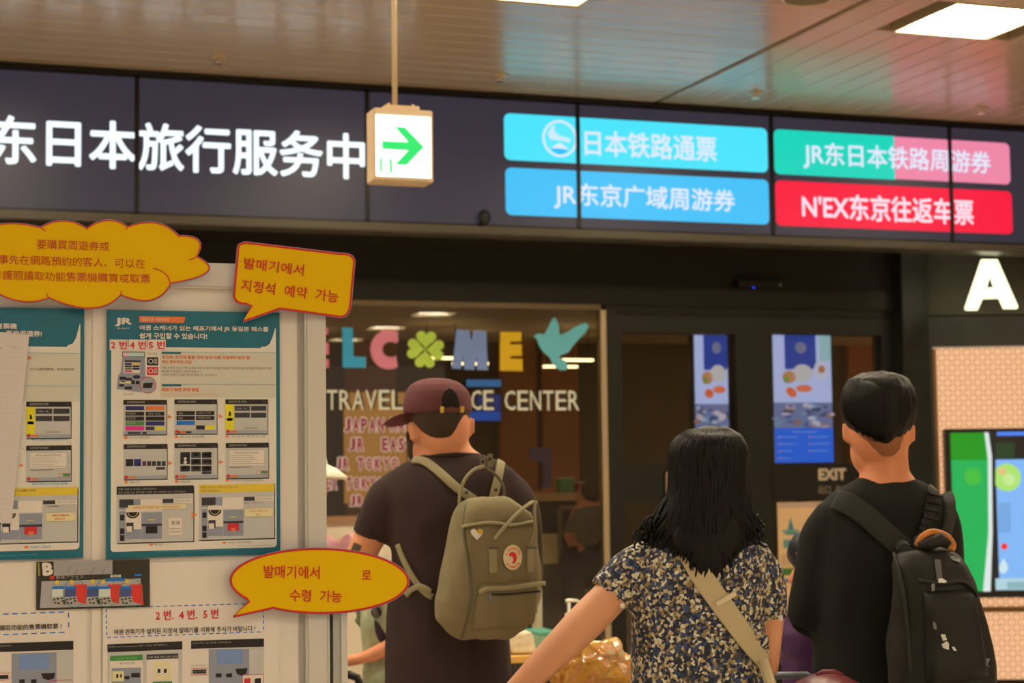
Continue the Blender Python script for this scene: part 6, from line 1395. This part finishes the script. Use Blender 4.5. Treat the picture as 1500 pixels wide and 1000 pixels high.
Q = lambda x, y: (1260 + x / 3.845, 740 + y / 3.845)
def mark(pts, m, name='printed_mark', lf=.031):
    g_ = [drape(rt, *Q(*p), lf, rd)[0] for p in pts]; MB().add(g_, [tuple(range(len(g_)))]).build(name, m, rk)
mark([(425, 425), (450, 422), (475, 440), (470, 450), (432, 442)], m_mark); mark([(452, 712), (478, 716), (487, 748), (468, 756)], m_mark); mark([(458, 778), (486, 754), (498, 768), (490, 806), (462, 800)], m_mark); mark([(508, 786), (520, 783), (530, 806), (514, 808)], m_mark)
mark([(402, 640), (422, 652), (428, 682), (404, 684)], m_mark2); mark([(386, 447), (408, 444), (414, 472), (392, 478)], m_mark2); mark([(500, 292), (530, 288), (560, 305), (558, 325), (520, 312)], m_mark2, lf=.003); mark([(668, 856), (678, 860), (674, 890), (684, 905), (670, 895)], m_mark2); mark([(706, 676), (716, 678), (718, 690), (708, 688)], m_mark)
m_cog = pk('amber_leather', (150, 82, 28), rough=.35, noise_amt=.3, noise_scale=30)
q = MB().tube([P(v.x, v.y, rd + v.z - .02) for v in spline([Vector(p) for p in [(1344, 798, .0), (1351, 786, -.01), (1364, 779, -.01), (1378, 781, 0), (1390, 788, .01), (1396, 798, .01), (1393, 806, .0)]], 8)], .0072, 12); q.build('grab_loop', m_cog, rk, True)
MB().tube([P(1347, 802, rd - .03), P(1362, 795, rd - .035), P(1378, 790, rd - .035), P(1389, 797, rd - .03)], [.012, .015, .015, .01], 14).build('loop_wrap', m_ruck, rk, True)
strap_on(t3, [(1226, 736), (1246, 740), (1270, 757), (1295, 779), (1322, 804)], .050, .010, .008, n=6, fb=d).build('shoulder_strap', m_ruck2, rk, True)
strap_on(t3, [(1386, 728), (1388, 750), (1385, 772), (1380, 788)], .036, .008, .006, n=6, fb=d).build('shoulder_strap', m_ruck2, rk, True)
bk_ = strap_on(t3, [(1364, 718), (1360, 742), (1354, 768), (1346, 792)], .026, .006, .008, n=6, fb=d).build('webbing', m_ruck, rk, True)
for k in range(6):
    x, y = 1364 - 2.4 * k, 728 + 10 * k; strap_on(t3, [(x - 9, y - 1), (x + 9, y + 3)], .006, .006, .015, n=3, fb=d).build('strap_buckle', m_black, bk_)
MB().tube([P(1346, 790, d - .17), P(1346, 800, rd), P(1350, 812, rd)], .012, 8).build('strap_anchor', m_ruck, rk); MB().tube([P(1322, 800, d - .17), P(1325, 806, rd), P(1335, 815, rd)], .016, 8).build('strap_anchor', m_ruck, rk)
# ------------------------------------------------------------------ people mostly hidden
d = 4.6
r4 = empty('person', Vector((P(1200, 900, d).x, P(1200, 900, d).y, 0)), 'shorter dark haired person in a purple top, mostly hidden by the black shirt', 'person')
b = MB(); head_shapes(b, 1214, 834, d, .07, .086, .096, face=.95); b.loft([(1206, 858, 24, .05), (1200, 880, 30, .055), (1204, 900, 40, .06), (1206, 1000, 42, .065)], d); link('body', setm(fused(b, .01, 2), m_skin3), None, r4)
q = MB(); pel(q, 1200, 808, d, -.01, (.086, .1, .068)); pel(q, 1220, 838, d, -.01, (.078, .092, .085)); link('hair', setm(fused(q, .009, 2, folds(.004, 40, 20)), pk('blue_black_hair', (16, 18, 20), rough=.5)), None, r4)
q = MB(); q.loft([(1200, 886, 30, .06), (1200, 896, 50, .08), (1201, 920, 60, .09), (1202, 980, 56, .09), (1204, 1060, 56, .09)], d); ptube(q, [(1168, 905, 18, 0), (1162, 922, 17, -.02), (1166, 936, 15, -.02)], d); link('jacket', setm(fused(q, .01, 2, folds(.012, 14, 14)), pk('purple_jacket', (58, 26, 48), rough=.6)), None, r4)
legs(r4, 1204, 1050, d, pk('black_trousers', (24, 24, 24)), m_shoe, .14)
d = 5.2
r5 = empty('person', Vector((P(568, 900, d).x, P(568, 900, d).y, 0)), 'person in a pale green patterned dress reaching one bare arm behind the board post', 'person')
m_camo = pk('pale_green_pattern', (122, 116, 76), rough=.85, noise_amt=.55, noise_scale=26)
b = MB(); head_shapes(b, 640, 776, d, .07, .085, .095, face=.3); b.loft([(636, 805, 20, .05), (622, 826, 26, .06), (582, 850, 44, .08), (572, 920, 36, .08), (574, 1000, 40, .09)], d)
ptube(b, [(604, 862, 15, -.06), (584, 905, 12.5, -.1), (580, 942, 11.5, -.12)], d); ptube(b, [(582, 940, 11.5, -.12), (562, 951, 11, -.1), (538, 961, 9.5, -.08), (522, 966, 8, -.07)], d); hand(b, P(520, 966, d - .07), -RL - UP * .15, UP, .95, 1.0)
link('body', setm(fused(b, .008, 3), m_skin), None, r5)
q = MB(); q.loft([(612, 828, 26, .06), (590, 848, 42, .09), (570, 880, 42, .1), (566, 915, 40, .1), (568, 945, 36, .09), (572, 980, 38, .1), (576, 1060, 46, .12), (580, 1160, 60, .14)], d); link('dress', setm(fused(q, .009, 3, folds(.01, 12, 7)), m_camo), None, r5)
q = MB()
for k in range(7): pel(q, 531 - 3 * (k % 3), 884 + 5 * k, d, -.02, (.012, .01, .014))
link('sleeve_frill', setm(fused(q, .007, 1), pk('olive_frill', (84, 84, 48))), None, r5)
q = MB(); pel(q, 557, 922, d, -.085, (.018, .02, .05), tilt=-.35); pel(q, 553, 896, d, -.085, (.02, .02, .02)); ob = empty('shoulder_bag', P(556, 950, d - .1), 'small dark shoulder bag against the pale green patterned dress', 'bag'); q.build('pouch', pk('dark_plum_bag', (36, 26, 26)), ob, True)
MB().tube([P(x, y, d + e) for x, y, e in ((552, 905, -.11), (548, 890, -.11), (556, 870, -.1), (572, 846, -.09))], .008, 8).build('strap', pk('grey_strap', (78, 70, 54)), ob, True)
legs(r5, 576, 1100, d, m_skin, m_shoe, .15)
q = MB()
d = 4.75
r6 = empty('person', Vector((P(450, 900, d).x, P(450, 900, d).y, 0)), 'person behind the notice board showing a cream hat brim and pink sleeve', 'person')
b = MB(); head_shapes(b, 440, 712, d, .074, .09, .1, face=-.3); b.loft([(440, 745, 22, .05), (440, 775, 30, .06), (442, 800, 60, .08), (444, 1000, 60, .09)], d); ptube(b, [(480, 835, 14, 0), (496, 850, 12, -.02), (508, 862, 10, -.03)], d); hand(b, P(510, 864, d - .03), RL - UP * .2, UP, .8); link('body', setm(fused(b, .011, 2), m_skin3), None, r6)
q = MB(); q.loft([(440, 668, 22, .05), (440, 672, 34, .075), (441, 684, 42, .086), (442, 688, 50, .1), (444, 692, 64, .125), (444, 697, 64, .125), (443, 693, 40, .085), (442, 690, 20, .05)], d); hat = MB()
hat.loft([(441, 655, 20, .05), (441, 660, 34, .07), (441, 684, 40, .085), (441, 686, 38, .08)], d, 36); hat.v = hat.v; 
hb2 = MB(); n_ = 40; c0_ = P(442, 686, d)
for i, (rw_, dz) in enumerate(((.07, .012), (.10, .002), (.126, -.014), (.126, -.024), (.10, -.014), (.07, -.006))):
    for j in range(n_): w_ = 2 * math.pi * j / n_; hb2.v.append(c0_ + RL * math.cos(w_) * rw_ + FL * math.sin(w_) * rw_ + UP * (dz - .03 * max(0, math.cos(w_)) * (rw_ - .07) / .056 * .3))
for i in range(6):
    for j in range(n_): hb2.f.append((i * n_ + j, i * n_ + (j + 1) % n_, ((i + 1) % 6) * n_ + (j + 1) % n_, ((i + 1) % 6) * n_ + j))
m_hat = pk('cream_straw', (206, 170, 112), rough=.8, noise_amt=.08, noise_scale=90); ho = hat.build('hat', m_hat, r6, True); hb2.build('hat_brim', m_hat, ho, True)
q = MB(); q.loft([(440, 782, 34, .06), (442, 792, 56, .085), (444, 830, 60, .095), (444, 1040, 62, .1)], d); ptube(q, [(462, 826, 20, 0), (486, 822, 20, 0), (507, 806, 19, -.01), (524, 790, 17, -.02)], d); link('blouse', setm(fused(q, .01, 2, folds(.008, 20, 20)), pk('pink_print_cotton', (214, 112, 96), rough=.8, noise_amt=.35, noise_scale=34)), None, r6)
legs(r6, 444, 1040, d, m_jean, m_shoe, .15)
# clerk behind the glass
d = P(850, 760, 1).y; d = 10.3 / ray(860, 760).y
r7 = empty('person', Vector((P(868, 900, d).x, P(868, 900, d).y, 0)), 'person in grey bending forward behind the shop glass near the oak counter', 'person')
b = MB(); head_shapes(b, 868, 724, d, .072, .09, .1, face=1.2); b.loft([(868, 735, 12, .05), (862, 745, 24, .09), (856, 800, 22, .1)], d); ptube(b, [(845, 755, 10, 0), (834, 780, 9, -.05), (838, 794, 7, -.15)], d); hand(b, P(838, 795, d - .16), RL * .6 - UP * .2 - FL, UP, .95); link('body', setm(fused(b, .014, 2), m_skin3), None, r7)
q = MB(); pel(q, 869, 719, d, .0, (.085, .1, .09)); link('hair', setm(fused(q, .012, 2), m_hairb), None, r7)
q = MB(); q.loft([(867, 738, 12, .06), (862, 744, 24, .1), (856, 765, 27, .13), (857, 798, 24, .13)], d); ptube(q, [(848, 752, 12, 0), (838, 768, 11, -.03), (834, 784, 10, -.08)], d); link('jacket', setm(fused(q, .014, 2, folds(.015, 9, 9)), mat('grey_uniform', (128, 122, 108), rough=.8)), None, r7)
legs(r7, 858, 806, d, mat('navy_uniform', (34, 38, 58)), m_shoe, .16)
# ------------------------------------------------------------------ luggage and the small table
d = 4.05
sc_ = empty('suitcase', Vector((P(868, 1100, d).x, P(868, 1100, d).y, 0)), 'dark suitcase carrying the crumpled amber plastic bag, below the picture edge', 'suitcase')
c = P(880, 1100, d); top = P(868, 1052, d).z - .02
MB().box((c.x, c.y, top / 2 + .01), (.30, .24, top - .09), (RL, FL, UP)).build('shell', pk('charcoal_shell', (34, 34, 34), rough=.4), sc_, bevel=.03)
for i in (-1, 1):
    for j in (-1, 1): w_ = Vector((c.x, c.y, .03)) + RL * .15 * i + FL * .09 * j; MB().tube([w_ - RL * .012, w_ + RL * .012], .028, 14).build('wheel', m_black, sc_)
    MB().tube([Vector((c.x, c.y, top - .02)) + RL * .08 * i + FL * .10, Vector((c.x, c.y, top + .03)) + RL * .08 * i + FL * .10], .008, 8).build('handle_rod', m_beige, sc_)
pb = empty('plastic_bag', P(868, 1052, d), 'crumpled glossy amber and gold printed plastic bag beneath the bare arm', 'bag')
q = MB(); pel(q, 866, 1000, d, 0, (.092, .085, .088)); pel(q, 884, 962, d, 0, (.05, .05, .034)); pel(q, 908, 986, d, .01, (.04, .05, .05)); pel(q, 838, 994, d, 0, (.052, .06, .05)); pel(q, 870, 1020, d, 0, (.1, .09, .06))
def crump(co, n):
    p = co * 11; v_ = noise.voronoi(p)[0]; w2 = noise.voronoi(p * 2.3)[0]; return -.03 * (v_[1] - v_[0]) - .012 * (w2[1] - w2[0]) + .022
m_pb = bpy.data.materials.new('amber_printed_plastic'); m_pb.use_nodes = True; nt = m_pb.node_tree; bs = nt.nodes['Principled BSDF']; bs.inputs['Roughness'].default_value = .22; bs.inputs['Coat Weight'].default_value = .5
tcn = nt.nodes.new('ShaderNodeTexCoord'); nz = nt.nodes.new('ShaderNodeTexNoise'); nz.inputs['Scale'].default_value = 16; nz.inputs['Detail'].default_value = 5; rp = nt.nodes.new('ShaderNodeValToRGB'); e = rp.color_ramp.elements
e[0].position = .32; e[0].color = lin((176, 96, 26)); e[1].position = .66; e[1].color = lin((255, 226, 180))
for p_, k_ in ((.42, (220, 140, 50)), (.5, (240, 196, 80)), (.57, (240, 170, 100))): x_ = e.new(p_); x_.color = lin(k_)
nt.links.new(tcn.outputs['Object'], nz.inputs['Vector']); nt.links.new(nz.outputs[0], rp.inputs[0]); nt.links.new(rp.outputs[0], bs.inputs['Base Color'])
me = fused(q, .007, 1, crump)
for p_ in me.polygons: p_.use_smooth = False
link('bag_body', setm(me, m_pb), None, pb)
# red case and grey handle at the lower edge
d = 3.55; c = P(1214, 1010, d)
rc = empty('red_case', Vector((c.x, c.y, 0)), 'glossy dark red rounded case top with a moulded grip at the lower picture edge', 'suitcase')
q = MB(); zt_ = P(1214, 986, d).z
for z_, w_, dp_ in ((0.03, .17, .10), (.08, .19, .12), (zt_ - .10, .19, .12), (zt_ - .05, .17, .11), (zt_ - .022, .128, .09), (zt_ - .006, .07, .05), (zt_, .02, .02)): q.v += [Vector((c.x, c.y, z_)) + RL * math.copysign(abs(math.cos(a)) ** .8, math.cos(a)) * w_ * .52 + FL * math.sin(a) * dp_ for a in [2 * math.pi * k / 40 for k in range(40)]]
for i in range(6): q.f += [(i * 40 + j, i * 40 + (j + 1) % 40, (i + 1) * 40 + (j + 1) % 40, (i + 1) * 40 + j) for j in range(40)]
q.f += [tuple(range(39, -1, -1)), tuple(range(240, 280))]; q.build('shell', pk('oxblood_gloss', (84, 27, 23), rough=.35), rc, True)
MB().tube([P(1196, 990, d), P(1206, 984.5, d), P(1222, 984, d), P(1234, 989, d)], .006, 10, 1.0).build('grip', pk('oxblood_dark', (84, 26, 24), rough=.3), rc, True)
for s_ in (-1, 1): w_ = Vector((c.x, c.y, .02)) + RL * .06 * s_; MB().tube([w_ - RL * .01, w_ + RL * .01], .02, 12).build('wheel', m_black, rc)
d = 4.3; c = P(1160, 1010, d); gc = empty('suitcase', Vector((c.x, c.y, 0)), 'black suitcase with a thin grey pull handle between the flowered blouse and the black shirt', 'suitcase')
zh = P(1160, 989, d).z; bsz = Vector((c.x, c.y, 0))
for s_ in (-1, 1): MB().tube([bsz + RL * .045 * s_ + UP * .6, bsz + RL * .045 * s_ + UP * (zh - .012)], .006, 8).build('handle_rod', m_beige, gc)
MB().tube([bsz - RL * .05 + UP * (zh - .01), bsz - RL * .04 + UP * zh, bsz + RL * .04 + UP * zh, bsz + RL * .05 + UP * (zh - .01)], .009, 10).build('pull_handle', pk('grey_handle', (92, 88, 80), rough=.3), gc, True)
MB().box(bsz + UP * .33, (.26, .2, .56), (RL, FL, UP)).build('shell', pk('charcoal_shell', (34, 34, 34), rough=.4), gc, bevel=.025)
for s_ in (-1, 1): w_ = bsz + UP * .028 + RL * .1 * s_; MB().tube([w_ - RL * .01, w_ + RL * .01], .026, 12).build('wheel', m_black, gc)
d = 5.6; c = P(512, 1010, d); sh_ = empty('suitcase', Vector((c.x, c.y, 0)), 'black handled case in front of the cream low wall beside the board post', 'suitcase'); bsz = Vector((c.x, c.y, 0)); zh = P(512, 990, d).z
MB().tube([bsz - RL * .05 + UP * zh, bsz + UP * (zh + .004), bsz + RL * .026 + UP * (zh - .006), bsz + RL * .034 + UP * (zh - .03), bsz + RL * .024 + UP * (zh - .2)], .014, 12).build('pull_handle', m_black, sh_, True)
MB().box(bsz + UP * .35, (.3, .2, .6), (RL, FL, UP)).build('shell', pk('charcoal_shell', (34, 34, 34), rough=.4), sh_, bevel=.025)
for s_ in (-1, 1): w_ = bsz + UP * .028 + RL * .11 * s_; MB().tube([w_ - RL * .01, w_ + RL * .01], .026, 12).build('wheel', m_black, sh_)
# small table with sanitiser
TY = 6.0; tz = hy(770, 961, TY).z; xa, xb = hy(738, 961, TY).x, hy(905, 961, TY).x
tb_ = empty('side_table', ((xa + xb) / 2, TY + .22, 0), 'small table with a yellow edged top holding cloth bag, box and pump bottle', 'table')
MB().box(((xa + xb) / 2, TY + .22, tz - .012), (xb - xa, .44, .024)).build('table_top', mat('yellow_edge_top', (214, 170, 92), rough=.5), tb_, bevel=.003)
for x_ in (xa + .03, xb - .03):
    for y_ in (TY + .04, TY + .40): MB().box((x_, y_, (tz - .02) / 2), (.025, .025, tz - .02)).build('leg', m_black, tb_)
MB().box(((xa + xb) / 2, TY + .3, .36), (xb - xa - .07, .02, .5)).build('modesty_panel', pk('olive_panel', (70, 64, 44)), tb_)
wbp = hy(765, 958, TY + .1); wbag = empty('tissue_bag', (wbp.x, TY + .12, tz + .002), 'off white folded cloth bag on the small table right of the brown shirt', 'bag')
q = MB(); q.prism([Vector((hy(x_, y_, TY + .05).x, TY + .05, hy(x_, y_, TY + .05).z)) for x_, y_ in ((743, 931), (778, 924), (782, 930), (788, 957), (752, 958), (745, 945))], (0, .14, 0))
me = fused(q, .006, 3, folds(.004, 40, 40)); me2 = link('cloth', setm(me, mat('off_white_cloth', (222, 212, 184), rough=.8)), None, wbag)
x1_ = hy(800, 950, TY + .1).x; tr_ = empty('teal_tray', (x1_, TY + .16, tz + .002), 'clear teal rimmed plastic box on the small table beside the cloth bag', 'box')
hh = hy(800, 925, TY + .1).z - tz
MB().box((x1_, TY + .16, tz + .002 + hh * .45), (.075, .16, hh * .9)).build('box_body', mat('pale_teal_plastic', (156, 200, 184), rough=.3), tr_, bevel=.006)
MB().box((x1_ + .004, TY + .16, tz + .002 + hh * .9), (.09, .172, .012)).build('lid', mat('teal_lid', (86, 164, 144), rough=.4), tr_, bevel=.003)
x2_ = hy(787, 900, TY + .38).x; ac = empty('clear_divider', (x2_, TY + .38, tz), 'narrow pale translucent upright on the small table just right of the backpack', 'divider')
zz = hy(787, 860, TY + .38).z; MB().box((x2_, TY + .38, (tz + zz) / 2), (.028, .05, zz - tz)).build('upright', mat('pale_grey_acrylic', (176, 178, 160), rough=.25), ac, bevel=.004); MB().box((x2_, TY + .37, tz + .004), (.08, .08, .008)).build('foot', mat('pale_grey_acrylic', (176, 178, 160), rough=.25), ac)
bx_ = hy(834, 920, TY + .15); bo = empty('pump_bottle', (bx_.x, TY + .15, tz), 'pale blue hand sanitiser bottle with a white pump on the small table', 'bottle')
zs_ = hy(834, 906, TY + .15).z; zc2 = hy(834, 896, TY + .15).z; zp_ = hy(834, 880, TY + .15).z; C0 = Vector((bx_.x, TY + .15, 0))
MB().tube([C0 + UP * z_ for z_ in (tz, tz + .006, zs_ - .03, zs_ - .012, zs_)], [.03, .033, .033, .026, .014], 24, .8, side=Vector((1, 0, 0))).build('bottle_body', mat('pale_blue_plastic', (170, 196, 210), rough=.25), bo, True)
MB().tube([C0 + UP * z_ for z_ in (zs_, zs_ + .004, zc2 - .006, zc2, zp_ - .006)], [.017, .017, .016, .006, .006], 18, side=Vector((1, 0, 0))).build('collar', mat('white_pump', (222, 220, 205), rough=.4), bo, True)
MB().tube([C0 + UP * zp_ - Vector((.012, 0, 0)), C0 + UP * (zp_ + .002), C0 + UP * zp_ + Vector((.03, 0, 0)), C0 + UP * (zp_ - .004) + Vector((.042, 0, 0)), C0 + UP * (zp_ - .016) + Vector((.046, 0, 0))], [.007, .008, .006, .005, .004], 10).build('pump_head', mat('white_pump', (222, 220, 205), rough=.4), bo, True)
